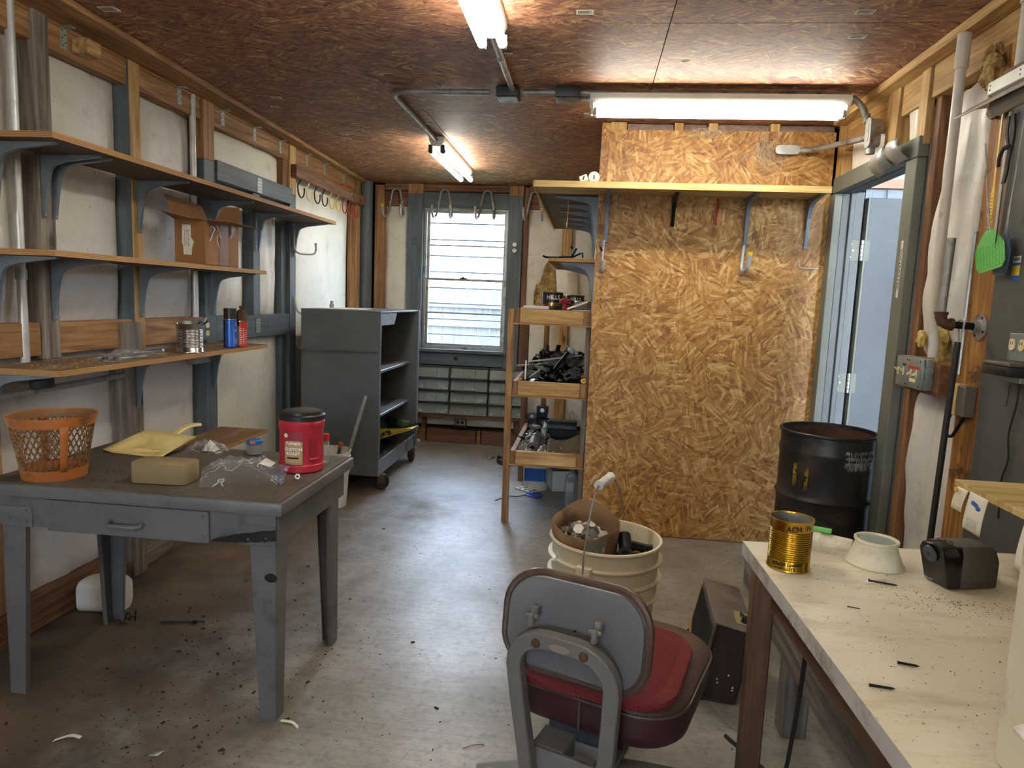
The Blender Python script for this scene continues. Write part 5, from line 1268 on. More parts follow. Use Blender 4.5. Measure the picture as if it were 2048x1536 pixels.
for x in (-1.193, -1.148): MB().cyl((x, 6.356, .213), (x, 6.3535, .213), .017, None, 18).obj('socket', 'black', ol)
for x in (-1.193, -1.148): MB().cyl((x, 6.359, .172), (x, 6.335, .168), .014, .010, 12).obj('plug', 'black_rubber', ol)
MB().box(-1.0, -.945, 6.34, 6.40, .76, .775).obj('small_clip', 'pane')
tag(bpy.data.objects['small_clip'], 'small clear plastic clip on top of the middle bin rack', 'clip')

# ------------------------------------------------------------------ ladder hooks on the back wall
for i, x in enumerate((-1.848, -1.385, -.985, -.545)):
    t = thing('ladder_hook', ('double ladder hook left of the window on the back wall', 'double ladder hook over the left half of the window', 'double ladder hook over the right half of the window', 'double ladder hook right of the window behind the shelf end')[i], 'hook', (x, 6.38, 2.25), 'double ladder hooks along the back wall')
    pts = []
    yb = 6.385
    L_ = [(x - .085, yb - .155, 2.20), (x - .082, yb - .15, 2.165), (x - .080, yb - .12, 2.125), (x - .078, yb - .05, 2.13), (x - .070, yb, 2.18), (x - .052, yb, 2.28), (x - .040, yb, 2.345)]
    top = [(x - .03, yb, 2.372), (x, yb, 2.386), (x + .03, yb, 2.372)]
    R_ = [(2 * x - p[0], p[1], p[2]) for p in reversed(L_)]
    MB().tube(smooth_path(L_ + top + R_, 4), .0105, 10).obj('hook_rod', 'galv_dull', t)
    for sx in (-1, 1):
        MB().cyl((x + sx * .085, yb - .1555, 2.195), (x + sx * .0852, yb - .157, 2.225), .0092, None, 10).obj('hook_tip', 'yellow_tip' if (i + (sx > 0)) % 2 == 0 else 'galv_dull', t)
    mb = MB()
    for sx in (-1, 1): mb.obox((x + sx * .056, yb, 2.26), (.022, .018, .03), Matrix.Rotation(sx * .18, 4, 'Y'))
    mb.obj('mount_plate', 'galv_dull', t, bevel=.003)

# ------------------------------------------------------------------ shelf on brackets round the partition corner
us = thing('corner_shelf', 'L-shaped shelf board high on the strand board wall and round its corner', 'shelf', (.4, 3.95, 2.03))
SZ = 2.026
B(-.330, 1.215, 3.80, YS - .001, SZ, SZ + .018).obj('front_board', 'shelf_pale', us)
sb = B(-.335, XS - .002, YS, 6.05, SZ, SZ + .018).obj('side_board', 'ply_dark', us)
B(-.330, 1.215, 3.792, 3.7995, SZ - .012, SZ + .022).obj('front_trim', 'shelf_pale', us)
B(-.338, -.3305, 3.795, 6.05, SZ - .012, SZ + .020).obj('side_trim', 'shelf_pale', us)
B(-.3395, -.3382, 3.80, 4.05, SZ - .012, SZ + .016).obj('paper_label', 'paper', sb)
B(1.2155, 1.2165, 3.79, 3.84, SZ - .012, SZ + .022).obj('metal_end', 'galv', us)
for x, m_ in ((.075, 'bracket'), (.45, 'black_metal'), (.865, 'bracket'), (1.225, 'bracket')):
    shelf_bracket(us, (x if x < 1.2 else 1.20, YS - .0005, SZ - .001), (0, -1, 0), .275 if m_ == 'bracket' else .17, .25 if m_ == 'bracket' else .16, m_, .030)
for i in range(6): shelf_bracket(us, (XS - .001, 4.20 + .34 * i, SZ - .001), (-1, 0, 0), .27, .26, 'bracket')
dh = MB().tube(smooth_path([(-.16, 4.30, SZ - .002), (-.16, 4.30, SZ - .06), (-.163, 4.31, SZ - .17)], 4), .003, 6)
o = dh.obj('hanging_wire', 'brass'); tag(o, 'thin yellow rod hanging under the shelf side by the corner', 'wire')
# two white spools lying on the corner of the shelf
for i, (x, z, lab) in enumerate(((-.012, SZ + .051, 'round white socket with slot on the high shelf corner'), (-.068, SZ + .0455, 'white socket left of its twin on the high shelf corner'))):
    t = thing('white_socket', lab, 'socket', (x, 3.86, SZ + .018))
    rot = Matrix.Rotation(R(90), 4, 'X')
    if i == 0: MB().lathe([(.028, -.03), (.031, -.028), (.031, .0), (.028, .004), (.001, .004)], 24, (x, 3.84, z), rot, True).obj('socket_body', 'white_plastic', t)
    else: MB().obox((x, 3.86, z - .002), (.045, .05, .036), Matrix.Rotation(R(-22), 4, 'Y')).obj('socket_body', 'white_plastic', t, bevel=.004)
    MB().prism(rrect(.007, .024, .003, 3), 3.8352, 3.8358, lambda u, v, d: Vector((x + u + v * .25 * i, d - (0 if i == 0 else .0012), z + v))).obj('slot', 'ink', t)

# short shelf below it with a row of brackets
ss = thing('short_shelf', 'short plywood shelf on the side of the partition with row of brackets', 'shelf', (-.12, 4.7, 1.64))
B(-.258, XS - .002, 4.155, 5.25, 1.640, 1.658).obj('board', 'ply_top', ss)
B(-.258, XS - .002, 4.150, 4.1545, 1.638, 1.6585).obj('end_edge', 'ply_edge', ss)
for i in range(5): shelf_bracket(ss, (XS - .001, 4.24 + .215 * i, 1.6385), (-1, 0, 0), .24, .21, 'bracket')
sw = thing('screwdriver', 'black T-handled tool lying on the short shelf', 'tool', (-.1, 4.22, 1.66))
MB().cyl((-.11, 4.20, 1.672), (-.20, 4.21, 1.666), .005, None, 8).cyl((-.125, 4.20, 1.664), (-.095, 4.20, 1.723), .007, None, 8).tube([(-.11, 4.2, 1.672), (-.075, 4.2, 1.69), (-.058, 4.2, 1.695), (-.055, 4.2, 1.667)], .0055, 8).ball((-.125, 4.20, 1.726), .009, 8).obj('steel_bar', 'black_metal', sw)
hx = MB().tube([(-.20, 4.20, 1.6635), (-.275, 4.20, 1.6635), (-.296, 4.20, 1.672)], .006, 8)
o = hx.obj('hex_key', 'black_metal'); tag(o, 'black bent bar sticking out left of the short shelf', 'hex key')
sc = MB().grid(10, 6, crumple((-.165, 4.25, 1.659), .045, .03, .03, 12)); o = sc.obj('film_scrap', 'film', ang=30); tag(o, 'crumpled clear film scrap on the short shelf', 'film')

# ------------------------------------------------------------------ wooden shelving unit with three trays
su = thing('wooden_shelving', 'open pine shelving unit with three tray shelves beside the strand board wall', 'shelving', (-.22, 4.7, 0))
SY0, SY1, SX0, SX1 = 4.165, 5.22, -.492, .016
MB().prism([(-.484, 0), (-.442, 0), (-.454, 1.345), (-.494, 1.345)], SY0, SY0 + .04, lambda u, v, d: Vector((u, d, v))).obj('post', 'pine_z', su, bevel=.002)
tim('post', 'red_pine_z', su, -.484, -.445, SY1 - .04, SY1, 0, 1.345)
tim('post', 'red_pine_z', su, -.014, XS - .002, SY1 - .04, SY1, 0, 1.25)
tim('post', 'pine_z', su, -.335, -.295, SY1 + .04, SY1 + .08, 0, 1.42)
tim('post', 'grey_wood_z', su, -.012, XS - .002, SY0 + .035, SY0 + .075, 0, 1.25)
for zb, zt, xl in ((1.252, 1.346, -.453), (.806, .904, -.450), (.370, .462, -.447)):
    tim('front_rail', 'pale_pine_x', su, xl + .036, -.030, SY0 + .003, SY0 + .033, zb + .010, zt)
    tim('rail_end_block', 'red_pine_z', su, xl + .001, xl + .035, SY0 + .002, SY0 + .034, zb + .010, zt)
    tim('rail_end_block', 'pine_z', su, -.029, .014, SY0 + .002, SY0 + .032, zb + .010, zt)
    B(xl - .004, .0165, SY0 - .002, SY0 + .03, zb, zb + .0095).obj('ledger_strip', 'pine_x', su)
    tim('side_rail', 'pine_y', su, xl + .002, xl + .034, SY0 + .035, SY1 - .042, zb + .010, zt - .002)
    tim('side_rail', 'pine_y', su, -.010, .014, SY0 + .08, SY1 - .042, zb + .010, zt - .002)
    tim('back_rail', 'red_pine_x', su, xl + .036, -.016, SY1 - .075, SY1 - .042, zb + .010, zt)
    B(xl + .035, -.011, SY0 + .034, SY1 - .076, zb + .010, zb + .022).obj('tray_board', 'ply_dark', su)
B(-.41, .012, SY0 + .034, SY1 - .043, 1.3462, 1.3475).obj('top_sheet', 'ply_top', su)

# on top of the shelving
TZ2 = 1.348
def coffee_can(label, c, r, h, words):
    t = thing('coffee_can', label, 'can', c)
    b_ = MB().lathe([(r, 0), (r + .002, .002), (r + .002, .006), (r, .008), (r, h - .006), (r + .002, h - .004), (r + .002, h), (.001, h - .001)], 40, c, close=True).obj('can_body', 'black', t)
    MB().lathe([(r + .0025, h - .003), (r + .0035, h), (r + .0025, h + .002), (r - .004, h + .002)], 40, c).obj('can_rim', 'tin', b_)
    wrap_patch(c, r + .0024, -1.2, -.55, c[2] + .006, c[2] + .030).obj('print_band', 'red_can', b_)
    wrap_patch(c, r + .0024, -.45, .6, c[2] + .034, c[2] + .037).obj('print_band', 'brass', b_)
    for w_, s_, z, m_, o_ in words: text(w_, s_, on_cyl(c, r + .0026, o_, c[2] + z), m_, b_, bold=.0008)
    return t
coffee_can('black coffee can with lettering on top of the shelving, nearer the window', (-.235, 4.40, TZ2 + .0003), .066, .108, (('HILLS', .037, .076, 'white_ink', .12), ('BROS', .030, .032, 'brass', .22)))
coffee_can('black coffee can half hidden behind its twin on the shelving top', (-.095, 4.56, TZ2 + .0003), .060, .095, (('HILLS', .03, .07, 'white_ink', .1),))
rb = MB().tube(smooth_path([(-.15 + .034 * math.cos(a * 1.9) * (1 + .2 * math.sin(a * 5)), 4.285 + .02 * math.sin(a * 1.3), TZ2 + .055 + .014 * math.sin(a * 2.3)) for a in range(14)], 4), .0055, 6).cyl((-.15, 4.29, TZ2 + .0005), (-.15, 4.29, TZ2 + .05), .012, .009, 10)
o = rb.obj('red_coil', 'label_dark_red'); tag(o, 'coil of reddish cord in front of the lettered coffee can', 'cord')
sl = MB().prism([(0, 0), (.125, .05), (.125, .063), (0, .014)], 4.22, 4.25, lambda u, v, d: Vector((-.135 + u, d, TZ2 + .0005 + v)))
o = sl.obj('white_strip', 'white_plastic', bevel=.002); tag(o, 'white plastic strip leaning by the coffee cans', 'strip')
gj = thing('glass_dish', 'amber glass dish on a white plate at the shelving top corner', 'dish', (-.035, 4.30, TZ2))
MB().lathe([(.040, .004), (.048, .008), (.050, .05), (.046, .055), (.043, .052), (.042, .012), (.001, .010)], 28, (-.045, 4.30, TZ2 + .004)).obj('dish', 'glass_jar', gj)
MB().lathe([(.001, .0), (.038, .0), (.038, .028), (.001, .03)], 20, (-.045, 4.30, TZ2 + .014)).obj('contents', 'fluff_yellow', gj)
MB().obox((-.05, 4.29, TZ2 + .0025), (.11, .12, .004)).obj('plate', 'white_plastic', gj, bevel=.001)
for i, (x, y, l_, a, lab) in enumerate(((-.36, 4.24, .12, .15, 'thin pale strip nearest the left post on the shelving top'), (-.33, 4.30, .16, -.2, 'white slat lying on the shelving top left of the coffee cans'))):
    o = MB().obox((x, y, TZ2 + .0045 + .006 * i), (l_, .03, .008 + .01 * i), Matrix.Rotation(a, 4, 'Z')).obj('slat', 'paper' if i else 'galv', bevel=.001); tag(o, lab, 'slat')
o = MB().obox((-.30, 4.62, TZ2 + .065), (.10, .02, .13), Matrix.Rotation(.3, 4, 'Y')).obj('wooden_wedge', 'shelf_pale', bevel=.002); tag(o, 'pale wooden wedge standing behind the coffee can', 'wedge')

# loose steel in the middle tray: each piece its own object
MID = 0.830
rr = random.Random(11)
KL = {'angle_clip': 'black angle clip with a bolt, tangled in the heap of the middle tray', 'channel_clip': 'dark grey U-shaped channel clip in the heap of the middle tray', 'bent_strap': 'dull grey bent metal strap in the heap of the middle tray', 'threaded_rod': 'silver threaded rod with a nut in the heap of the middle tray', 'hex_coupling': 'thick hex nut ring in the heap of the middle tray'}
def small(name, cat, mbs):
    t = thing(name, KL[name], cat, (0, 0, 0), name.replace('_', ' ') + 's piled in the middle tray')
    for nm, mb, mt in mbs: mb.obj(nm, mt, t, bevel=.001)
    return t
pA = small('angle_clip', 'metal part', [('plate', MB().box(-.045, .045, -.02, .02, -.002, .002).box(.041, .045, -.02, .02, .0025, .05), 'black_metal'), ('bolt', MB().cyl((-.02, 0, .0025), (-.02, 0, .014), .008, None, 6), 'nut_steel')])
pB = small('channel_clip', 'metal part', [('channel', MB().box(-.06, .06, -.018, .018, -.002, .002).box(-.06, .06, -.018, -.014, .0025, .03).box(-.06, .06, .014, .018, .0025, .03), 'galv_dull')])
pC = small('bent_strap', 'metal part', [('strap', MB().prism([(-.05, 0), (.0, .012), (.05, 0), (.05, .004), (0, .017), (-.05, .004)], -.012, .012, lambda u, v, d: Vector((u, d, v))), 'galv_dull')])
pD = small('threaded_rod', 'metal part', [('rod', MB().cyl((-.11, 0, 0), (.11, 0, 0), .0055, None, 8), 'galv'), ('nut', MB().cyl((.06, 0, 0), (.072, 0, 0), .011, None, 6), 'nut_steel')])
pE = small('hex_coupling', 'metal part', [('nut', MB().lathe([(.008, -.012), (.018, -.012), (.018, .012), (.008, .012), (.008, -.012)], 6), 'nut_steel')])
kinds = [pA, pB, pC, pD, pE]
first = {id(k_): True for k_ in kinds}
for i in range(96):
    k_ = kinds[[0, 1, 0, 1, 2, 3, 4, 0][i % 8]]
    x = rr.uniform(-.385, -.055); y = rr.uniform(4.42, 5.06)
    hgt = .02 + .19 * max(0, 1 - ((x + .17) / .26) ** 2) * max(0, 1 - ((y - 4.85) / .47) ** 2)
    z = MID + .035 + rr.uniform(.25, 1) * hgt
    rot = (rr.uniform(-.6, .6), rr.uniform(-.5, .5), rr.uniform(0, 6.28))
    if first.get(id(k_)): first[id(k_)] = False; k_.location = (x, y, z); k_.rotation_euler = rot
    else: dup(k_, (x, y, z), None, rot)
mb = MB().grid(14, 16, lambda u, v: Vector((-.41 + .385 * u, 4.36 + .76 * v, MID + .002 + .165 * max(0, 1 - abs(2 * u - 1.05) ** 2) * max(0, 1 - abs(2 * v - 1.25) ** 2))))
o = mb.obj('metal_heap', 'black_metal', kind='stuff'); tag(o, 'dark heap of small steel scrap filling the middle tray', 'scrap')
for i, (a, b, r_, m_, lab) in enumerate((((-.40, 4.20, .915), (-.35, 4.52, .98), .012, 'chrome', 'bright square bar jutting over the left end of the middle tray'), ((-.372, 4.19, .912), (-.372, 4.21, 1.03), .005, 'white_plastic', 'thin white rod standing at the middle tray front'),
        ((-.37, 4.46, 1.0), (-.03, 4.50, 1.055), .006, 'galv', 'long steel rod lying across the heap in the middle tray'), ((-.20, 4.38, .965), (-.12, 4.44, 1.075), .012, 'black_metal', 'dark flat lever leaning on the heap in the middle tray'), ((-.44, 4.32, .985), (-.32, 4.36, .995), .004, 'galv_dull', 'thin wire rod sticking out left of the middle tray'), ((-.345, 4.21, .925), (-.29, 4.36, .965), .003, 'galv', 'short bright wire in the middle tray front'))):
    o = MB().cyl(a, b, r_, None, 8 if i else 4).obj('steel_rod', m_); tag(o, lab, 'rod')
vf = thing('valve_fitting', 'red and brass valve fitting at the right end of the middle tray', 'valve', (-.02, 4.2, .905))
MB().lathe([(.008, -.014), (.017, -.014), (.017, .014), (.008, .014), (.008, -.014)], 6, (-.012, 4.185, .9235), Matrix.Rotation(R(90), 4, 'X')).obj('nut', 'brass', vf)
MB().cyl((-.012, 4.20, .9235), (-.012, 4.26, .93), .012, None, 10).obj('body', 'brass', vf)
MB().obox((-.005, 4.225, .953), (.05, .02, .016), Matrix.Rotation(-.5, 4, 'Y')).obj('lever', 'red_ink', vf, bevel=.003)

# lower tray
LT = .3935
tb2 = thing('tin_box', 'closed dark tin box in the lower tray', 'box', (-.14, 4.82, LT))
B(-.245, -.045, 4.74, 4.88, LT + .001, LT + .115).obj('box_body', 'black_metal', tb2, bevel=.004)
MB().prism([(4.735, 0), (4.885, 0), (4.885, .03), (4.86, .05), (4.76, .05), (4.735, .03)], -.248, -.042, lambda u, v, d: Vector((d, u, LT + .116 + v))).obj('lid', 'bracket_dark', tb2, bevel=.003)
B(-.155, -.135, 4.731, 4.7345, LT + .09, LT + .125).obj('clasp', 'rust', tb2)
ic = thing('oil_canister', 'grey cylindrical canister lying in a white tub in the lower tray', 'canister', (-.325, 4.45, LT + .05))
MB().lathe([(.012, .0), (.020, .001), (.020, .003), (.034, .004), (.036, .008), (.036, .092), (.033, .096), (.033, .102), (.036, .106), (.036, .125), (.02, .135), (.001, .136)], 28, (-.320, 4.385, LT + .052), Matrix.Rotation(R(-68), 4, 'X') @ Matrix.Rotation(R(8), 4, 'Y')).obj('canister_body', 'galv_dull', ic)
MB().cyl((-.3205, 4.3845, LT + .052), (-.3207, 4.380, LT + .050), .013, None, 14).obj('spout', 'black', ic)
wt2 = thing('white_tub', 'shallow white plastic tub of hardware at the lower tray front', 'tub', (-.34, 4.36, LT))
def tubf(a, s_, z): return Vector((-.325 + s_ * .095 * (abs(math.cos(a)) ** .5 * (1 if math.cos(a) > 0 else -1)), 4.345 + s_ * .105 * (abs(math.sin(a)) ** .5 * (1 if math.sin(a) > 0 else -1)), LT + z))
MB().rings([[tubf(2 * math.pi * i / 28, s_, z) for i in range(28)] for s_, z in ((.001, .002), (.86, .001), (.94, .04), (1.0, .042), (1.0, .048), (.95, .048), (.85, .006), (.001, .006))], cap=False).obj('tub_body', 'white_plastic', wt2)
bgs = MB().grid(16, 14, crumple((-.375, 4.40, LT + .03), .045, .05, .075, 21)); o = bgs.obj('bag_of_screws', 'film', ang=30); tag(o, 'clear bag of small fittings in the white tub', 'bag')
o = MB().grid(12, 10, crumple((-.37, 4.40, LT + .028), .036, .04, .05, 23)).obj('bagged_screws', 'nut_steel', kind='stuff', ang=20); tag(o, 'small pale fittings inside the clear bag in the white tub', 'fittings')
def clothf(u, v):
    return Vector((-.225 + .215 * u, 4.30 + .32 * v, LT + .012 + .085 * (math.sin(v * 2.4) ** 2) * (.5 + .5 * u) + .030 * abs(u - .45) * 2 + .012 * mnoise.noise(Vector((u * 6, v * 6, 4)))))
o = MB().grid(18, 16, clothf).obj('work_glove', 'canvas', wall=.008, ang=60); tag(o, 'tan canvas cloth crumpled at the right of the lower tray', 'cloth')
for i, (x, y, z, s_, lab) in enumerate(((-.375, 4.98, .16, .07, 'dark square metal housing at the far left of the lower tray'), (-.305, 5.03, .20, .085, 'dark metal housing with round hole, topmost in the lower tray'), (-.285, 4.94, .12, .095, 'dark electrical box under the housing in the lower tray'))):
    t = thing('electrical_box', lab, 'electrical box', (x, y, LT + z))
    B(x - s_ / 2, x + s_ / 2, y - .03, y + .03, LT + z - s_ * .34, LT + z + s_ * .34).obj('box_body', 'black_metal' if i else 'bracket_dark', t, bevel=.004)
    MB().cyl((x, y - .0302, LT + z), (x, y - .0312, LT + z), s_ * .19, None, 16).obj('knockout', 'chrome', t)
    B(x - s_ / 2 + .004, x + s_ / 2 - .004, y - .026, y + .026, LT + .001, LT + z - s_ * .34 - .001).obj('mount', 'black_metal', t)
wbx = thing('white_carton', 'white carton edge beside the tin box in the lower tray', 'carton', (-.262, 4.80, LT))
B(-.283, -.253, 4.66, 4.92, LT + .001, LT + .12).obj('carton', 'white_plastic', wbx, bevel=.002)
gm = MB().lathe([(.001, 0), (.028, 0), (.028, .055), (.024, .06), (.001, .06)], 18, (-.345, 4.66, LT + .022)); o = gm.obj('grey_canister', 'galv_dull'); tag(o, 'small upright grey canister behind the oil canister', 'canister')
o = MB().obox((-.375, 4.56, LT + .075), (.11, .05, .012), Matrix.Rotation(.4, 4, 'Z') @ Matrix.Rotation(.2, 4, 'Y')).obox((-.35, 4.56, LT + .04), (.03, .03, .06)).obj('black_plate', 'black_metal', bevel=.002); tag(o, 'black steel plate lying left of the oil canister', 'plate')
pb_ = MB().grid(18, 14, lambda u, v: Vector((-.16 + .15 * u, 4.90 + .14 * v, LT + .10 + .13 * max(0, 1 - abs(2 * u - 1) ** 2.5) * max(0, 1 - abs(2 * v - 1) ** 2) * (.8 + .5 * mnoise.noise(Vector((u * 5, v * 5, 6)))))))
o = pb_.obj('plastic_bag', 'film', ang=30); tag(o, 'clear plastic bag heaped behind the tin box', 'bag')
hw = [MB().lathe([(.006, -.006), (.013, -.006), (.013, .006), (.006, .006), (.006, -.006)], 6), MB().cyl((0, 0, -.025), (0, 0, .012), .006, None, 8).cyl((0, 0, .0122), (0, 0, .021), .0115, None, 6), MB().lathe([(.010, -.004), (.022, -.004), (.022, .004), (.010, .004), (.010, -.004)], 16), MB().cyl((0, 0, -.03), (0, 0, .03), .016, .014, 12)]
hws = []
for mb, nm, mt in zip(hw, ('loose_nut', 'loose_bolt', 'loose_washer', 'pipe_nipple'), ('nut_steel', 'nut_steel', 'galv', 'galv_dull')):
    o = mb.obj(nm, mt); tag(o, {'loose_nut': 'loose steel hex nut strewn in the lower tray of the shelving', 'loose_bolt': 'loose hex bolt strewn in the lower tray of the shelving', 'loose_washer': 'loose flat washer strewn in the lower tray of the shelving', 'pipe_nipple': 'loose grey pipe stub strewn in the lower tray of the shelving'}[nm], 'hardware', nm.replace('_', ' ') + 's in the lower tray'); hws.append(o)
for i in range(84):
    o = hws[i % 4] if i < 4 else hws[i % 4].copy()
    if i >= 4: COL.objects.link(o)
    x = rr.uniform(-.39, -.04); y = rr.uniform(4.24, 5.10)
    if -.25 < x < -.04 and 4.73 < y < 4.89: x = rr.uniform(-.39, -.29)
    zz = .02 + (.09 * rr.random() if (x < -.27 and y > 4.5) or y > 4.92 else .02 * rr.random())
    o.location = (x, y, LT + zz); o.rotation_euler = (rr.uniform(0, 3), rr.uniform(0, 3), rr.uniform(0, 6))
o = MB().grid(14, 18, lambda u, v: Vector((-.405 + .385 * u, 4.22 + .90 * v, LT + .001 + (.09 * max(0, v - .35) + .012) * abs(math.sin(u * 3.1)) ** .5 * (1 if u < .4 or v > .75 else .15)))).obj('hardware_bed', 'rust', kind='stuff'); tag(o, 'rusty mixed scrap covering the bottom of the lower tray', 'scrap')
cn = MB(); 
for i in range(16):
    p = Vector((-.255 + .012 * math.cos(i * 2.1) + .002 * i, 4.275 + .018 * math.sin(i * 1.7), LT + .02 + .004 * (i % 5))); cn.tube([p + Matrix.Rotation(i, 3, 'X') @ Vector((.010 * math.cos(a), .016 * math.sin(a), 0)) for a in [x * .7 for x in range(9)]], .0028, 5, closed=True, caps=False)
o = cn.obj('steel_chain', 'galv_dull'); tag(o, 'small heap of steel chain by the white tub', 'chain')

# under the shelving, on the floor
tu = thing('storage_tub', 'white plastic tub with blue label under the shelving', 'tub', (-.31, 5.02, 0))
MB().rings([[Vector((-.33 + s_ * x, 5.02 + s_ * y, z)) for x, y in rrect(.20, .20, .05, 4)] for s_, z in ((.86, .001), (1.0, .23), (1.06, .235), (1.06, .25), (.98, .25), (.84, .01))], cap=False).obj('tub_body', 'white_plastic', tu)
B(-.41, -.25, 4.9165, 4.9185, .075, .17).obj('label', 'blue_ink', tu)
bx2 = thing('carton_box', 'low white carton beside the blue labelled tub under the shelving', 'box', (-.15, 5.0, 0))
MB(Matrix.Translation((-.135, 5.05, 0)) @ Matrix.Rotation(R(12), 4, 'Z')).box(-.09, .09, -.1, .1, .001, .155).obj('carton', 'white_plastic', bx2, bevel=.002)
MB(Matrix.Translation((-.135, 5.05, 0)) @ Matrix.Rotation(R(12), 4, 'Z')).box(-.092, .092, -.102, .102, .1555, .20).obj('carton_lid', 'bracket_dark', bx2, bevel=.002)
MB(Matrix.Translation((-.135, 5.05, 0)) @ Matrix.Rotation(R(12), 4, 'Z')).box(.02, .07, -.1012, -.1002, .07, .11).obj('print_mark', 'ink', bx2)
db = MB().box(-.04, -.016, 4.9, 5.1, .001, .16); o = db.obj('dark_carton', 'grey_board', bevel=.003); tag(o, 'grey box in the shade behind the clear bottle', 'box')
wbt = thing('water_bottle', 'clear plastic bottle with pale cap standing by the partition under the shelving', 'bottle', (-.045, 4.62, 0))
MB().rings([[Vector((-.055 + s_ * x, 4.60 + s_ * y, z)) for x, y in rrect(.092, .075, .025, 4)] for s_, z in ((.9, .001), (1, .012), (1, .06), (.95, .09), (1, .12), (1, .185), (.85, .215), (.42, .235), (.36, .24), (.36, .255))]).obj('bottle_body', 'bottle', wbt)
MB().cyl((-.055, 4.60, .2555), (-.055, 4.60, .29), .018, .017, 16).obj('cap', 'cardboard', wbt)
dk = MB().lathe([(.001, 0), (.058, 0), (.062, .003), (.062, .008), (.058, .009), (.055, .006), (.001, .006)], 32, (-.325, 4.80, .001)); o = dk.obj('blue_disc', 'blue_plastic'); tag(o, 'round blue plastic lid on the floor under the shelving', 'lid')
mp = thing('perforated_plate', 'white perforated metal plate on the floor beside the blue lid', 'plate', (-.38, 4.90, 0))
XF = Matrix.Translation((-.385, 4.925, 0)) @ Matrix.Rotation(R(-38), 4, 'Z')
MB(XF).box(-.085, .085, -.045, .045, .002, .008).obj('plate', 'white_plastic', mp, bevel=.001)
mb = MB(XF)
for i in range(3):
    for j in range(2): mb.cyl((-.052 + .05 * i, -.02 + .04 * j, .0081), (-.052 + .05 * i, -.02 + .04 * j, .0086), .013, None, 12)
mb.obj('hole', 'ink', mp)
gr_ = MB(XF).cyl((-.10, .062, .012), (.06, .075, .012), .009, None, 10); o = gr_.obj('brass_tube', 'brass'); tag(o, 'small brass tube behind the perforated plate on the floor', 'tube')
for i in range(3):
    pts = smooth_path([(-.66, 5.95 - .1 * i, .006 + .008 * i), (-.72, 5.85, .008 + .01 * i), (-.71, 5.70, .006 + .012 * i), (-.63, 5.62 + .05 * i, .006), (-.52, 5.7, .02), (-.50, 5.9, .05 + .05 * i)], 6)
    o = MB().tube(pts, .006, 6).obj('power_cord', 'black_rubber'); tag(o, ('black power cord looping on the floor left of the shelving', 'upper loop of the black cord behind the shelving post', 'highest loop of the black cord behind the shelving post')[i], 'cord')
o = MB().tube(smooth_path([(-.58, 4.60, .004), (-.50, 4.72, .005), (-.44, 4.72, .007), (-.36, 4.82, .004)], 4), .003, 6).obj('thin_cable', 'black_rubber'); tag(o, 'thin black cable crossing the floor by the shelving post foot', 'cable')
o = MB().cyl((-.80, 5.83, .013), (-.775, 5.90, .013), .012, None, 12).obj('small_plug', 'galv'); tag(o, 'small grey plug lying on the bare floor near the window', 'plug')

# ------------------------------------------------------------------ hooks on the strand board
th = thing('tool_hook', 'silver handle hook hanging under the corner bracket of the strand board wall', 'hook', (.07, 4.08, 1.6))
MB().tube(smooth_path([(.062, 4.085, 1.765), (.060, 4.085, 1.70), (.058, 4.078, 1.62), (.058, 4.065, 1.585), (.062, 4.04, 1.60), (.063, 4.035, 1.65)], 5), [.008] * 11 + [.013] * 15, 10).obj('hook_rod', 'galv', th)
MB().cyl((.055, 4.07, 1.705), (.045, 4.045, 1.72), .007, None, 8).obj('peg', 'black', th)
th = thing('tool_hook', 'silver J hook with yellow tip on the strand board wall', 'hook', (.88, 4.08, 1.6))
MB().tube(smooth_path([(.858, 4.09, 1.76), (.856, 4.09, 1.70), (.854, 4.085, 1.64), (.858, 4.06, 1.612), (.872, 4.03, 1.63), (.882, 4.02, 1.70)], 5), [.009] * 10 + [.0125] * 16, 10).obj('hook_rod', 'galv', th)
MB().cyl((.8822, 4.0198, 1.7005), (.8835, 4.019, 1.72), .0128, None, 10).obj('hook_tip', 'yellow_tip', th)
o = MB().tube(smooth_path([(1.17, 4.098, 1.69), (1.175, 4.092, 1.655), (1.19, 4.092, 1.645), (1.24, 4.092, 1.645), (1.28, 4.092, 1.645)], 4), .0035, 6).obj('wire_hook', 'galv'); tag(o, 'thin bent wire hook on the strand board near the doorway', 'hook')
o = MB().tube(smooth_path([(.70, 4.10, 2.02), (.70, 4.098, 1.96), (.695, 4.098, 1.91), (.697, 4.098, 1.87)], 4), .0055, 6).obj('red_rope', 'red_ink'); tag(o, 'short red cord hanging on the strand board under the shelf', 'cord')

# ------------------------------------------------------------------ black steel drum
dc = Vector((1.152, 3.315, .001)); dr_ = .207; dh_ = .850
dm = thing('steel_drum', 'open black steel drum standing in front of the doorway', 'drum', tuple(dc))
pr = [(.001, .012), (dr_ - .008, .012), (dr_ - .004, 0), (dr_, .003), (dr_, .02)]
for z in (.27, .545): pr += [(dr_, z - .022), (dr_ + .003, z - .014), (dr_ + .011, z), (dr_ + .003, z + .014), (dr_, z + .022)]
pr += [(dr_, .735), (dr_ + .006, .752), (dr_ + .006, .765), (dr_, .78), (dr_, dh_ - .012)]
body = MB().lathe(pr, 64, dc).obj('drum_body', 'drum', dm)
MB().lathe([(dr_ - .003, dh_ - .014), (dr_ + .004, dh_ - .014), (dr_ + .009, dh_ - .008), (dr_ + .009, dh_ - .002), (dr_ + .004, dh_ + .003), (dr_ - .003, dh_ + .001), (dr_ - .003, dh_ - .014)], 64, dc).obj('rim', 'drum', dm)
MB().lathe([(dr_ - .003, dh_ - .015), (dr_ - .004, .016), (.001, .015)], 64, dc).obj('drum_inside', 'rust', dm)
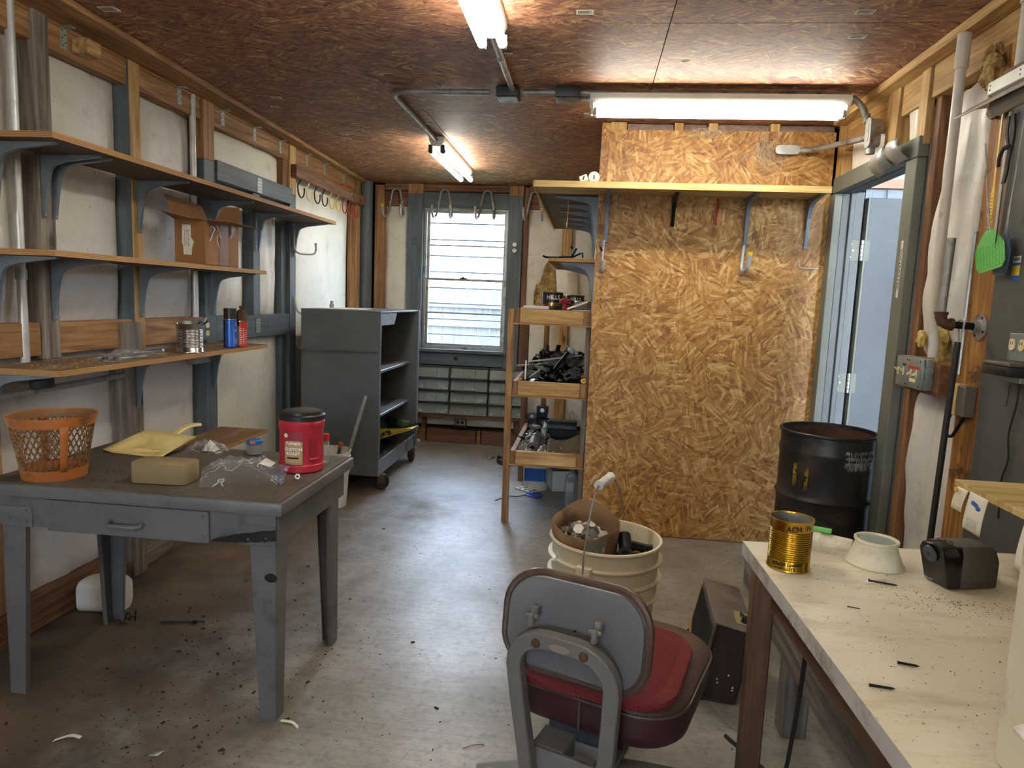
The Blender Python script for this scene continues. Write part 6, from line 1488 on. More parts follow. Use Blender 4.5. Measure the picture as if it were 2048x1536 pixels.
def smear(name, mat, a0, a1, z0, z1, seed, off=.0012):
    """uneven brushed paint patch on the drum wall"""
    mb = MB(); rr_ = random.Random(seed); n = 90
    for i in range(n):
        a = a0 + (a1 - a0) * i / n; zt = z1 - rr_.random() ** 2 * (z1 - z0) * .35; zb = z0 + rr_.random() ** 2 * (z1 - z0) * .6
        b = a + (a1 - a0) / n * rr_.uniform(.6, 1.6); r = dr_ + off
        nn = 5
        for q in range(nn):
            za, zb_ = zb + (zt - zb) * q / nn, zb + (zt - zb) * (q + 1) / nn
            f = lambda a_, z_: (dc.x + (r + (.006 if .75 < z_ < .767 else 0)) * math.sin(a_), dc.y - (r + (.006 if .75 < z_ < .767 else 0)) * math.cos(a_), dc.z + z_)
            mb.add([f(a, za), f(b, za), f(b, zb_), f(a, zb_)], [(0, 1, 2, 3)])
    return mb.obj(name, mat, body, fix=False)
smear('white_paint_smear', 'galv', .05, .80, .70, .79, 3)
smear('yellow_paint_streak', 'yellow_chipped', -1.02, -.93, .60, .71, 4)
smear('yellow_paint_streak', 'yellow_chipped', -.74, -.66, .59, .70, 5)

# ------------------------------------------------------------------ stack of white buckets with a paper bag of bolts
before = set(COL.objects)
bkc = Vector((.09, 2.15, 0)); RB = .178
for i, lab in enumerate(('lowest white bucket of the nested stack', 'middle white bucket of the nested stack', 'topmost white bucket of the nested stack, filled with fittings')):
    t = thing('plastic_bucket', lab, 'bucket', (.09, 2.15, .173 + .056 * i), 'nested white buckets')
    z0 = .173 + .056 * i; h = .373; rb = .150
    zr = h
    pr = [(rb - .006, .006), (rb, 0)]
    rr_ = lambda z: rb + (RB - .010 - rb) * z / h
    pr += [(rr_(h - .125), h - .125), (rr_(h - .075), h - .075), (RB - .012, h - .063), (RB + .004, h - .061), (RB + .005, h - .057), (RB - .008, h - .054)]
    pr += [(RB - .008, h - .016), (RB - .002, h - .012), (RB + .003, h - .005), (RB + .001, h), (RB - .006, h), (RB - .010, h - .008), (rr_(h - .2) - .006, h - .2), (rb - .004, .018), (.001, .016)]
    MB().lathe(pr, 56, (bkc.x, bkc.y, z0)).obj('bucket_body', 'cream_plastic', t)
tk = t
dv = Vector((-.07, -.18, 0)).normalized(); up = Vector((.0, 0, 1))
top = .112 + .545
ear0 = bkc + dv * (RB + .012) + Vector((0, 0, .592)); ear1 = bkc - dv * (RB + .012) + Vector((0, 0, .592))
mid = bkc + Vector((-.012, 0, .845))
bp = smooth_path([ear0, ear0 + Vector((0, 0, .06)), bkc + dv * .15 + Vector((-.004, 0, .742)), bkc + dv * .085 + Vector((-.01, 0, .822)), mid, bkc - dv * .085 + Vector((-.01, 0, .822)), bkc - dv * .15 + Vector((-.004, 0, .742)), ear1 + Vector((0, 0, .06)), ear1], 5)
MB().tube(bp, .0028, 7).obj('wire_bail', 'galv_dull', tk)
g0, g1 = bkc + dv * .062 + Vector((-.011, 0, .836)), bkc - dv * .05 + Vector((-.011, 0, .840))
MB().cyl(g0, g1, .0135, None, 16).cyl(g0, g0 + (g1 - g0) * .12, .0155, None, 16).cyl(g0 + (g1 - g0) * .45, g0 + (g1 - g0) * .55, .0150, None, 16).cyl(g1, g1 - (g1 - g0) * .12, .0155, None, 16).obj('grip', 'white_plastic', tk)
MB().obox(ear0 - dv * .008, (.05, .02, .045), Matrix.Rotation(math.atan2(dv.x, -dv.y), 4, 'Z')).obj('bail_ear', 'cream_plastic', tk, bevel=.004)
# paper bag
pbg = thing('paper_bag', 'torn brown paper bag of steel bolts in the top white bucket', 'bag', (.02, 2.17, .52))
ringt = [(-.082, 2.15, .702), (-.045, 2.235, .716), (.015, 2.283, .735), (.078, 2.262, .724), (.122, 2.20, .704), (.134, 2.15, .694), (.088, 2.073, .686), (.033, 2.017, .684), (-.03, 2.04, .687), (-.067, 2.09, .694)]
ringb = [(.02 + (x - .02) * .86, 2.16 + (y - 2.16) * .86, .52) for x, y, z in ringt]
n_ = len(ringt)
def bagr(tt):
    out = []
    for i in range(n_ * 4):
        a = i / 4; i0 = int(a); f = a - i0
        q = [Vector(ringt[(i0 + k_) % n_]) for k_ in (-1, 0, 1, 2)]; p = smooth_path([q[0], q[1], q[2], q[3]], 4)[4 + int(f * 4)]
        q = [Vector(ringb[(i0 + k_) % n_]) for k_ in (-1, 0, 1, 2)]; b = smooth_path([q[0], q[1], q[2], q[3]], 4)[4 + int(f * 4)]
        out.append(b.lerp(p, tt) + Vector((.006 * mnoise.noise(Vector((i * .5, tt * 4, 1))), .006 * mnoise.noise(Vector((i * .5, tt * 4, 7))), 0)))
    return out
MB().rings([bagr(t_) for t_ in (0, .25, .5, .75, 1)], cap=False).obj('paper_wall', 'kraft', pbg, wall=.0022, ang=40)
q0, q1 = bagr(.12), bagr(.97)
mb = MB()
for i in range(24, 29):
    j = i + 1
    o_ = Vector((.004, -.008, 0))
    mb.add([q0[i] + o_, q0[j] + o_, q1[j] + o_, q1[i] + o_], [(0, 1, 2, 3)])
mb.obj('grey_tape', 'box_grey', pbg, fix=False)
bt0 = thing('hex_bolt', 'one of the zinc hex bolts heaped inside the brown paper bag', 'bolt', (0, 0, 0), 'zinc bolts in the paper bag')
MB().cyl((0, 0, -.036), (0, 0, .012), .0095, None, 12).obj('shank', 'nut_steel', bt0)
MB().cyl((0, 0, .0122), (0, 0, .026), .0185, None, 6).obj('bolt_head', 'nut_steel', bt0)
rr = random.Random(21)
for i in range(46):
    a = rr.random() * 6.28; r = .088 * math.sqrt(rr.random())
    loc = (.022 + r * math.cos(a) * .9, 2.155 + r * math.sin(a) * 1.05, .622 + .050 * (1 - r / .09) + rr.uniform(-.012, .012)); rot = (rr.uniform(.3, 2.6), rr.uniform(-.8, .8), rr.uniform(0, 6.28))
    if i == 0: bt0.location = loc; bt0.rotation_euler = rot
    else: dup(bt0, loc, None, rot)
o = MB().grid(10, 10, lambda u, v: Vector((.02 + (.19 * (u - .5)), 2.15 + .21 * (v - .5), .60 + .035 * max(0, 1 - (2 * u - 1) ** 2) * max(0, 1 - (2 * v - 1) ** 2)))).obj('bolt_heap', 'nut_steel', kind='stuff'); tag(o, 'buried steel bolts filling the bottom of the brown paper bag', 'bolts')
# dark pipe fittings beside the bag
fd = thing('dark_tub', 'dark round tub of fittings sunk in the white bucket', 'tub', (.175, 2.15, .5))
MB().lathe([(.001, .0), (.062, .0), (.066, .09), (.062, .09), (.058, .01), (.001, .008)], 24, (.180, 2.125, .51)).obj('tub_body', 'maroon_vinyl', fd)
pt = thing('pipe_elbow', 'dark steel pipe tee sticking out of the white bucket', 'fitting', (.18, 2.15, .6))
MB().cyl((.155, 2.10, .612), (.150, 2.17, .655), .019, .021, 16).lathe([(.014, 0), (.025, 0), (.025, .014), (.014, .014), (.014, 0)], 20, (.152, 2.093, .618), Matrix.Rotation(R(70), 4, 'X')).cyl((.155, 2.15, .632), (.232, 2.16, .616), .0185, .016, 16).lathe([(.010, 0), (.019, 0), (.019, .012), (.010, .012), (.010, 0)], 18, (.228, 2.16, .617), Matrix.Rotation(R(96), 4, 'Y')).obj('tee_body', 'black_metal', pt)
MB().cyl((.1515, 2.088, .6195), (.152, 2.0905, .6185), .014, None, 14).obj('bore', 'ink', pt)
fit = MB().lathe([(.008, -.008), (.015, -.008), (.015, .008), (.008, .008), (.008, -.008)], 6).obj('brass_fitting', 'brass'); tag(fit, 'one of the brass fittings beside the paper bag in the white bucket', 'fitting', 'brass fittings in the white bucket')
for i in range(22):
    o = fit if i == 0 else fit.copy()
    if i: COL.objects.link(o)
    a = rr.random() * 6.28; r = .05 * math.sqrt(rr.random())
    o.location = (.182 + r * math.cos(a), 2.12 + r * math.sin(a) * .8, .596 + rr.uniform(-.006, .014)); o.rotation_euler = (rr.uniform(0, 3), rr.uniform(0, 3), 0); o.scale = (rr.uniform(.7, 1.1),) * 3
MB().cyl((.182, 2.125, .5185), (.182, 2.125, .592), .057, .060, 20).obj('fittings_bed', 'rust', fd)
o = MB().grid(10, 10, lambda u, v: Vector((.09 + .155 * (2 * u - 1) * math.sqrt(1 - .5 * (2 * v - 1) ** 2), 2.15 + .155 * (2 * v - 1) * math.sqrt(1 - .5 * (2 * u - 1) ** 2), .50))).obj('bucket_contents', 'rust', kind='stuff'); tag(o, 'dark hardware filling the top white bucket below the paper bag', 'hardware')

# the whole stack is a size larger and stands at its place on the floor in front of the chair
for o in set(COL.objects) - before:
    if o.parent is None:
        o.location = Vector((.105, 2.45, .002)) + (o.location - Vector((.09, 2.15, .173))) * 1.14
        o.scale = tuple(s_ * 1.14 for s_ in o.scale)

# ------------------------------------------------------------------ walnut loudspeaker leaning under the bench
sx0 = Matrix.Translation((.590, 2.35, .0025)) @ Matrix.Rotation(R(-3.5), 4, 'Z') @ Matrix.Rotation(R(11), 4, 'Y')
sp = thing('radio_speaker', 'dark walnut radio cabinet tipped on edge under the bench', 'radio', (.55, 2.47, 0))
SW, SD, SH = .142, .405, .275
MB(sx0).box(-SW + .009, 0, 0, SD, 0, SH - .0065).obj('cabinet', 'walnut', sp, bevel=.003)
MB(sx0).box(-SW, .0, -.001, SD + .001, SH - .006, SH).obj('top_panel', 'speaker_top', sp, bevel=.002)
MB(sx0).box(-SW, -SW + .0085, -.001, SD + .001, 0, SH - .007).obj('front_frame', 'speaker_top', sp, bevel=.002)
MB(sx0).box(-SW - .004, -SW - .0005, .018, SD - .018, .02, SH - .022).obj('grille_cloth', 'grille', sp)
mb = MB(sx0)
for i in range(30): mb.box(-SW - .0055, -SW - .0042, .022 + i * .0122, .026 + i * .0122, .024, SH - .026)
mb.obj('grille_rib', 'black', sp, kind='stuff')
MB(sx0).prism([(SD * .50, .0), (SD + .0, .0), (SD + .0, .13), (SD * .75, .06)], -SW - .0075, -SW - .006, lambda u, v, d: Vector((d, u, v))).obj('torn_veneer', 'pale_pine_z', sp)
kp = MB(sx0).box(-.062, -.006, .045, .155, SH + .0003, SH + .0022).obj('knob_plate', 'gold_plate', sp, bevel=.001)
MB(sx0).cyl((-.030, .072, SH + .0023), (-.030, .072, SH + .022), .015, .0135, 20).obj('knob', 'black', kp)
MB(sx0).cyl((-.034, .118, SH + .0023), (-.034, .118, SH + .012), .008, .006, 12).cyl((-.034, .136, SH + .0023), (-.034, .136, SH + .009), .005, .004, 10).obj('toggle', 'black', kp)
mb = MB(sx0)
for u, v in ((-.05, .10), (-.085, .075), (-.08, .062), (-.025, .06), (-.024, .05)): mb.cyl((u, -.0002, v), (u, -.0025, v), .003, None, 8)
mb.obj('nail_head', 'white_ink', sp)
o = MB().tube(smooth_path([(.50, 2.325, .02), (.525, 2.27, .006), (.57, 2.20, .004), (.63, 2.20, .004), (.67, 2.26, .008), (.675, 2.29, .03)], 6), .0016, 6).obj('loose_wire', 'galv'); tag(o, 'thin pale wire curling on the floor in front of the radio', 'wire')
o = MB().tube(smooth_path([(.37, 2.80, .004), (.42, 2.75, .012), (.45, 2.72, .05), (.47, 2.70, .10)], 5), .004, 6).obj('black_lead', 'black_rubber'); tag(o, 'black lead running out left behind the radio cabinet', 'cord')

# ------------------------------------------------------------------ workbench, right foreground
wbn = thing('workbench', 'workbench with worn cream laminate top and brown timber legs', 'workbench', (.9, .9, 0))
BZ = .76
tp = [(.460, 1.893), (1.315, 1.968), (1.315, -.9), (.560, -.9)]
MB().prism(tp, BZ - .034, BZ, lambda u, v, d: Vector((u, v, d))).obj('bench_top', 'bench_top', wbn)
mb = MB().prism([(.4585, 1.893), (.4597, 1.893), (.5597, -.9), (.5585, -.9)], BZ - .036, BZ + .0006, lambda u, v, d: Vector((u, v, d))).obj('edge_band', 'bench_edge', wbn)
MB().prism([(.4585, 1.8936), (.4585, 1.895), (1.315, 1.9695), (1.315, 1.968)], BZ - .036, BZ + .0006, lambda u, v, d: Vector((u, v, d))).obj('edge_band', 'bench_edge', wbn)
MB().prism([(.452, 1.80), (.506, 1.80), (.504, 1.745), (.450, 1.745)], 0, BZ - .035, lambda u, v, d: Vector((u + .012, v, d))).obj('leg', 'brown_wood_z', wbn, bevel=.004)
MB().prism([(.505, 1.742), (.535, 1.742), (.635, -.85), (.605, -.85)], BZ - .125, BZ - .036, lambda u, v, d: Vector((u, v, d))).obj('apron', 'brown_wood_y', wbn, bevel=.002)
MB().box(1.20, 1.255, 1.82, 1.875, 0, BZ - .035).obj('leg', 'brown_wood_z', wbn, bevel=.004)
MB().box(.60, .655, -.84, -.785, 0, BZ - .035).obj('leg', 'brown_wood_z', wbn, bevel=.004)
MB().box(1.20, 1.255, -.84, -.785, 0, BZ - .035).obj('leg', 'brown_wood_z', wbn, bevel=.004)
# weathered low frame behind the bench legs
lf_ = thing('timber_frame', 'low weathered grey timber frame under the workbench', 'timber frame', (.75, 1.6, 0))
MB().prism([(2.66, .29), (2.69, .31), (2.69, .425), (2.66, .435), (.2, .50), (.2, .365)], .665, .70, lambda u, v, d: Vector((d, u, v))).obj('beam', 'grey_wood_y', lf_, bevel=.004)
MB().box(.702, .785, 2.19, 2.26, 0, .42).obj('leg', 'grey_wood_z', lf_, bevel=.003)
MB().box(.702, .785, .9, .97, 0, .46).obj('leg', 'grey_wood_z', lf_, bevel=.003)
MB().box(.702, 1.2, 2.20, 2.25, .30, .42).obj('cross_rail', 'grey_wood_x', lf_, bevel=.003)
o = MB().tube(smooth_path([(.585, 1.70, .70), (.60, 1.73, .60), (.62, 1.80, .42), (.63, 1.86, .22), (.63, 1.92, .04), (.60, 2.02, .006), (.52, 2.16, .006)], 6), .006, 7).obj('black_cable', 'black_rubber'); tag(o, 'black cable hanging under the workbench behind its brown leg', 'cable')

# things on the bench
gc = thing('gold_can', 'gold ribbed tin can with black handwriting on the bench corner', 'can', (.533, 1.725, BZ))
gcc = (.533, 1.725, BZ + .0006)
gb = ribbed_can(gc, gcc, .0505, .128, 'brass_tin', 14, .22, .78, 'galv_dull')
fb = -.29
fn = on_cyl(gcc, .0512, fb + .40, gcc[2] + .111)
text('ACH  16', .0175, lambda u, v: fn(u, v + .12 * u), 'ink', gb, bold=.0003)
fn2 = on_cyl(gcc, .0512, fb - .05, gcc[2] + .0165)
text('1/2x20 Locking', .0125, lambda u, v: fn2(u, v + .004 + .08 * u), 'ink', gb, bold=.0004)
text('LUG NUTS', .0105, lambda u, v: fn2(u - .006, v - .0085 + .08 * u), 'ink', gb, bold=.0004)
mg = thing('bench_magnifier', 'cream magnifier lens head and arm lying on the bench', 'magnifier', (.77, 1.80, BZ))
mc = (.768, 1.795, BZ + .0008)
MB().lathe([(.064, .0), (.070, .0005), (.070, .004), (.066, .007), (.050, .050), (.050, .058), (.053, .060), (.053, .066), (.047, .066), (.044, .058), (.058, .008), (.060, .002), (.064, 0)], 44, mc).obj('lens_shroud', 'cream_plastic', mg)
MB().lathe([(.001, .061), (.025, .063), (.0455, .0615)], 36, mc).obj('lens', 'lens', mg)
MB().lathe([(.001, .002), (.059, .002)], 36, mc).obj('shroud_base', 'cream_plastic', mg)
MB().cyl((.725, 1.83, BZ + .030), (.655, 1.868, BZ + .030), .0175, .020, 16).cyl((.656, 1.8675, BZ + .031), (.575, 1.902, BZ + .031), .0235, .0235, 18).cyl((.574, 1.9025, BZ + .031), (.555, 1.91, BZ + .031), .026, .026, 18).obj('arm', 'cream_plastic', mg, bevel=.002)
MB().obox((.652, 1.866, BZ + .0585), (.055, .022, .008), Matrix.Rotation(R(-25), 4, 'Z')).obj('green_tag', 'green_plastic', mg, bevel=.001)
# pencil sharpener
XS_ = Matrix.Translation((.885, 1.645, BZ + .002)) @ Matrix.Rotation(R(17), 4, 'Z')
ps = thing('pencil_sharpener', 'dark grey electric pencil sharpener with black front on the bench', 'pencil sharpener', (.93, 1.68, BZ))
# local x = length to the right (back), y = depth away; front face at low x
prof = [(.0, .004), (-.028, .026), (-.030, .055), (-.018, .098), (.0, .104)]
def sl_(x, w_, h): return [Vector((x, yy, zz)) for yy, zz in ((0, .002), (w_, .002), (w_, h * .80), (w_ * .9, h * .96), (w_ * .5, h), (w_ * .1, h * .96), (0, h * .80))]
MB(XS_).rings([sl_(.0205, .082, .106), sl_(.100, .082, .104), sl_(.116, .078, .094), sl_(.122, .072, .078)]).obj('body', 'sharp_grey', ps, bevel=.003, seg=2)
fr = MB(XS_).rings([[Vector((x - (.030 if zz > .02 else .006) * k_, yy * (1 - .12 * k_) + .005 * k_, zz * (1 - .04 * k_))) for yy, zz in ((0, .002), (.082, .002), (.082, .085), (.074, .102), (.041, .106), (.008, .102), (0, .085))] for x, k_ in ((.020, 0), (.002, .1), (-.002, .8), (-.002, 1))]).obj('front_cover', 'gloss_black', ps, bevel=.003, seg=2)
MB(XS_).cyl((-.0335, .041, .077), (-.0375, .041, .076), .020, .019, 24).obj('pencil_port', 'bracket_dark', fr)
MB(XS_).cyl((-.0378, .041, .077), (-.0383, .041, .077), .0045, None, 12).obj('port_hole', 'ink', fr)
scribble(lambda u, v: XS_ @ Vector((-.0345, .041 - u, .018 + v)), .03, .006, 1, 'white_ink', fr)
pts = [(.122, .040, .012), (.140, .040, .011), (.165, .050, .010), (.180, .075, .006), (.178, .095, .012), (.168, .085, .012), (.160, .085, .008), (.145, .115, .006), (.130, .15, .010), (.140, .165, .012), (.155, .155, .006), (.150, .13, .004)]
MB(XS_).tube(smooth_path(pts, 5), .003, 7).cyl((.1225, .040, .012), (.142, .040, .011), .006, .0045, 10).obj('power_cord', 'black_rubber', ps)
for i, (a, b, lab) in enumerate((((.705, 1.663), (.758, 1.650), 'nail with broad head on the bench by the magnifier'), ((.603, 1.264), (.632, 1.260), 'short dark nail on the bare middle of the bench top'), ((.518, 1.173), (.552, 1.171), 'short dark nail nearest the viewer on the bench top'))):
    t = thing('nail', lab, 'nail', (a[0], a[1], BZ))
    A2, B2 = Vector((a[0], a[1], BZ + .0038)), Vector((b[0], b[1], BZ + .0028))
    MB().cyl(A2, B2, .0026, .0022, 8).cyl(B2, B2 + (B2 - A2).normalized() * .006, .0022, .0004, 8).obj('shank', 'black_metal', t)
    MB().cyl(A2, A2 - (B2 - A2).normalized() * .002, .0045 if i == 0 else .0032, None, 10).obj('nail_head', 'black_metal', t)
o = MB().add([(.690, 1.645, BZ + .001), (.74, 1.668, BZ + .001), (.752, 1.680, BZ + .0035), (.70, 1.672, BZ + .001)], [(0, 1, 2, 3)]).obj('paper_shred', 'paper', wall=.0006); tag(o, 'torn white paper shred beside the broad-headed nail', 'paper')
mb = MB(); rr = random.Random(8)
for i in range(420):
    x, y = rr.uniform(.53, 1.1), rr.uniform(.7, 1.78)
    if rr.random() < .4: x, y = rr.gauss(.86, .08), rr.gauss(1.58, .04)
    if x > 1.2 or (.87 < x and y > 1.60): continue
    mb.obox((x, y, BZ + .0012), (rr.uniform(.0006, .0024), rr.uniform(.0006, .0018), .001), Matrix.Rotation(rr.random() * 3, 4, 'Z'))
o = mb.obj('bench_crumbs', 'debris', kind='stuff'); tag(o, 'dark specks and filings scattered over the cream bench top', 'debris')
o = MB().box(.60, .601, 1.52, 1.521, BZ + .0006, BZ + .0012).cyl((.598, 1.505, BZ + .0016), (.622, 1.497, BZ + .0016), .0012, None, 6).obj('wood_splinter', 'rust'); tag(o, 'thin brown splinter in front of the gold can on the bench', 'splinter')
# cream cabinet standing on the bench at the right edge
wc = thing('cream_cabinet', 'cream enamel cabinet at the right edge of the bench', 'cabinet', (.85, .8, BZ))
B(.620, 1.05, .62, 1.0, BZ + .001, 1.155).obj('cabinet_body', 'cream_plastic', wc, bevel=.008, seg=3)
MB().box(.6185, .6198, .80, .93, .862, .866).obj('drawer_gap', 'ink', wc)
MB().prism([(.620, .842), (.606, .842), (.602, .848), (.604, .852), (.620, .858)], .80, .94, lambda u, v, d: Vector((u, d, v))).obj('drawer_pull', 'white_plastic', wc, bevel=.002)
# wooden riser shelf with paper tags
rs = thing('riser_shelf', 'light wooden riser shelf with paper tags stapled to its edge on the bench', 'shelf', (1.15, 1.55, BZ))
B(.997, 1.312, 1.10, 1.905, .955, .972).obj('board', 'shelf_pale', rs, bevel=.001)
B(1.26, 1.311, 1.12, 1.87, BZ + .001, .9545).obj('side_panel', 'brown_wood_z', rs)
B(1.02, 1.259, 1.10, 1.12, BZ + .001, .9545).obj('side_panel', 'brown_wood_z', rs)
def tagp(y0, y1, zt, zb, mat, curl):
    return MB().grid(4, 8, lambda u, v: Vector((.9955 - curl * math.sin(v * 1.6), y0 + (y1 - y0) * u, zt + (zb - zt) * v))).obj('paper_tag', mat, rs, wall=.0005)
tagp(1.885, 1.835, .958, .900, 'cream_plastic', .012)
tg1 = tagp(1.825, 1.745, .960, .865, 'paper', .010)
tg2 = tagp(1.60, 1.50, .960, .845, 'paper', .012)
def onpap(yc, zt, zb, curl):
    def fn(u, v):
        z = (zt + zb) / 2 + v; t_ = (z - zt) / (zb - zt)
        return Vector((.9955 - curl * math.sin(t_ * 1.6) - .0012, yc - u, z))
    return fn
f1 = onpap(1.785, .960, .865, .010); f2 = onpap(1.55, .960, .845, .012)
mb = MB()
for c_ in ((0, .022), (.012, .016), (-.012, .024)): mb.add([f1(c_[0] + .011 * math.cos(a * .785), c_[1] + .006 * math.sin(a * .785)) for a in range(8)], [tuple(range(8))])
mb.obj('blue_picture', 'blue_ink', tg1, fix=False)
mb = MB()
for c_ in ((0, .022), (.014, .018), (-.012, .026)): mb.add([f2(c_[0] + .012 * math.cos(a * .785), c_[1] + .006 * math.sin(a * .785)) for a in range(8)], [tuple(range(8))])
mb.obj('red_picture', 'red_ink', tg2, fix=False)
scribble(lambda u, v: f1(u, v - .026), .06, .024, 5, 'ink', tg1)
scribble(lambda u, v: f2(u, v - .026), .05, .03, 5, 'ink', tg2, 4)
for y, z in ((1.872, .952),): MB().ball((.985, y, z), .008, 8, .5).obj('yellow_pin', 'yellow_plastic_bright', rs)

# ------------------------------------------------------------------ swivel office chair
CA = R(-21)
XC = Matrix.Translation((.102, 1.785, -.182)) @ Matrix.Rotation(CA, 4, 'Z') @ Matrix.Scale(1.13, 4)
X0 = Matrix.Translation((.102, 1.785, 0)) @ Matrix.Rotation(CA, 4, 'Z')
XS2 = XC @ Matrix.Translation((0, .035, 0))
ch = thing('swivel_chair', 'grey metal swivel chair seen from behind, brown vinyl seat', 'chair', (.102, 1.785, 0))
SZ0, SZ1 = .470, .555
def seat_ring(s_, z): return [Vector((x * s_, y * s_, z)) for x, y in rrect(.43, .43, .11, 7)]
MB(XS2).rings([seat_ring(.94, SZ0 - .012), seat_ring(.985, SZ0), seat_ring(1.0, SZ0 + .02), seat_ring(1.0, SZ1 - .022)]).obj('seat_side', 'maroon_vinyl', ch)
MB(XS2).rings([seat_ring(1.0, SZ1 - .0215), seat_ring(.992, SZ1 - .008), seat_ring(.93, SZ1 + .004), seat_ring(.75, SZ1 + .009), seat_ring(.3, SZ1 + .011)]).obj('seat_top', 'brown_vinyl', ch)
MB(XS2).tube(seat_ring(1.004, SZ1 - .018), .004, 6, closed=True, caps=False).obj('seat_piping', 'brown_vinyl', ch)
MB(XS2).box(-.002, .002, -.2175, -.214, SZ0 - .005, SZ1 - .02).obj('seat_seam', 'brown_vinyl', ch)
# red cushion
cu = MB(XS2 @ Matrix.Translation((.0, -.078, 0)) @ Matrix.Rotation(R(4), 4, 'Z'))
def cr(s_, z): return [Vector((x * s_, y * s_, z)) for x, y in rrect(.39, .375, .10, 7)]
cu.rings([cr(.90, SZ1 + .0135), cr(.985, SZ1 + .016), cr(1, SZ1 + .024), cr(.985, SZ1 + .031), cr(.90, SZ1 + .034), cr(.85, SZ1 + .032), cr(.80, SZ1 + .037), cr(.4, SZ1 + .041)])
o = cu.obj('seat_cushion', 'red_fabric'); tag(o, 'flat red herringbone cushion lying on the swivel chair seat', 'cushion')
# backrest: local plane x, z leaning back a little
XB = XC @ Matrix.Translation((.004, -.235, .722)) @ Matrix.Rotation(R(-6), 4, 'X')
BWd, BH = .315, .208
def bk2(s_, y, cv=.022): return [Vector((x * s_, y + cv * (1 - (x * s_ / (BWd / 2)) ** 2) - cv, z * s_)) for x, z in rrect(BWd, BH, .075, 8)]
MB(XB).rings([bk2(.955, .003), bk2(1, .006), bk2(1.012, .022), bk2(.98, .044), bk2(.88, .056), bk2(.6, .061), bk2(.3, .062), bk2(.02, .062)], cap=False).obj('back_pad', 'brown_vinyl', ch)
MB(XB).rings([bk2(.954, .0025), bk2(.94, -.004), bk2(.86, -.007), bk2(.6, -.008), bk2(.3, -.009), bk2(.02, -.009)], cap=False).obj('back_pan', 'chair_pan', ch, ang=60)
MB(XB).tube(bk2(1.004, .010), .0085, 8, closed=True, caps=False).obj('back_welt', 'brown_vinyl', ch)
for x in (-.085, .055):
    MB(XB).box(x - .008, x + .008, -.035, -.0095, .018, .04).box(x - .006, x + .006, -.052, -.0355, .0, .028).cyl((x - .015, -.042, .022), (x + .015, -.042, .022), .0045, None, 10).obj('back_hinge', 'chair_metal', ch, bevel=.003)
MB(XB).lathe([(.010, .0), (.008, .004), (.001, .006)], 14, (.088, -.0085, .022), Matrix.Rotation(R(90), 4, 'X')).obj('pan_rivet', 'chair_metal', ch)
# U-shaped steel back frame
XU = XC @ Matrix.Translation((-.004, -.295, 0))
hw_, zt_ = .108, .715
path = [(-hw_ + .026, .338), (-hw_ + .006, .55)] + [(-hw_ + .075 - .075 * math.cos(R(a)), zt_ - .075 + .075 * math.sin(R(a))) for a in (0, 15, 30, 45, 60, 75, 90)]
path = path + [(-x, z) for x, z in reversed(path)]
mb = MB(XU); rings_ = []
for i, (x, z) in enumerate(path):
    a = Vector(path[max(i - 1, 0)]); b = Vector(path[min(i + 1, len(path) - 1)]); d = (b - a).normalized(); nrm = Vector((-d.y, d.x)); w_ = .0165
    lean = .06 * (1 - (z - .33) / .38)
    rings_.append([Vector((x + nrm.x * w_, -.011 + lean, z + nrm.y * w_)), Vector((x + nrm.x * w_, .017 + lean, z + nrm.y * w_)), Vector((x - nrm.x * w_, .017 + lean, z - nrm.y * w_)), Vector((x - nrm.x * w_, -.011 + lean, z - nrm.y * w_))])
uf = mb.rings(rings_).obj('back_frame', 'chair_metal', ch, bevel=.003)
for x in (-.052, .052):
    MB(XU).lathe([(.010, 0), (.009, .004), (.001, .0055)], 12, (x, -.0112, zt_ - .006), Matrix.Rotation(R(90), 4, 'X')).obj('frame_rivet', 'rust', uf)
MB(XU).prism([(.024 * math.cos(i * .524), .0085 * math.sin(i * .524)) for i in range(12)], -.0128, -.0112, lambda u, v, d: Vector((u, d, zt_ + v - .004))).obj('maker_plate', 'chrome', uf)
# carrier under the seat
MB(XC).box(-.095, .095, -.228, -.216, .335, .425).box(-.095, -.02, -.2155, -.14, .417, .425).box(.065, .095, -.2155, -.14, .417, .425).box(-.024, -.02, -.2155, -.13, .34, .416).box(.065, .069, -.2155, -.13, .34, .416).obj('seat_carrier', 'chair_metal', ch, bevel=.002)
MB(XC).box(-.012, .035, -.185, -.155, .385, .39).box(-.019, .064, -.145, -.14, .38, .41).obj('tilt_plate', 'galv', ch)
MB(XC).box(-.09, .09, -.135, .14, .395, .4575).obj('seat_plate', 'bracket_dark', ch, bevel=.003)
MB(XC).cyl((.005, -.2285, .36), (.005, -.258, .36), .026, .024, 10).cyl((.005, -.2585, .36), (.005, -.265, .36), .016, .014, 10).obj('tension_knob', 'rust', ch, bevel=.003)
MB(X0).cyl((0, 0, .10), (0, 0, .262), .024, None, 20).cyl((0, 0, .10), (0, 0, .19), .036, .032, 20).obj('column', 'chair_metal', ch)
hub = MB(X0).lathe([(.001, .135), (.040, .132), (.055, .115), (.055, .085), (.04, .08), (.001, .08)], 28).obj('base_hub', 'chair_metal', ch)
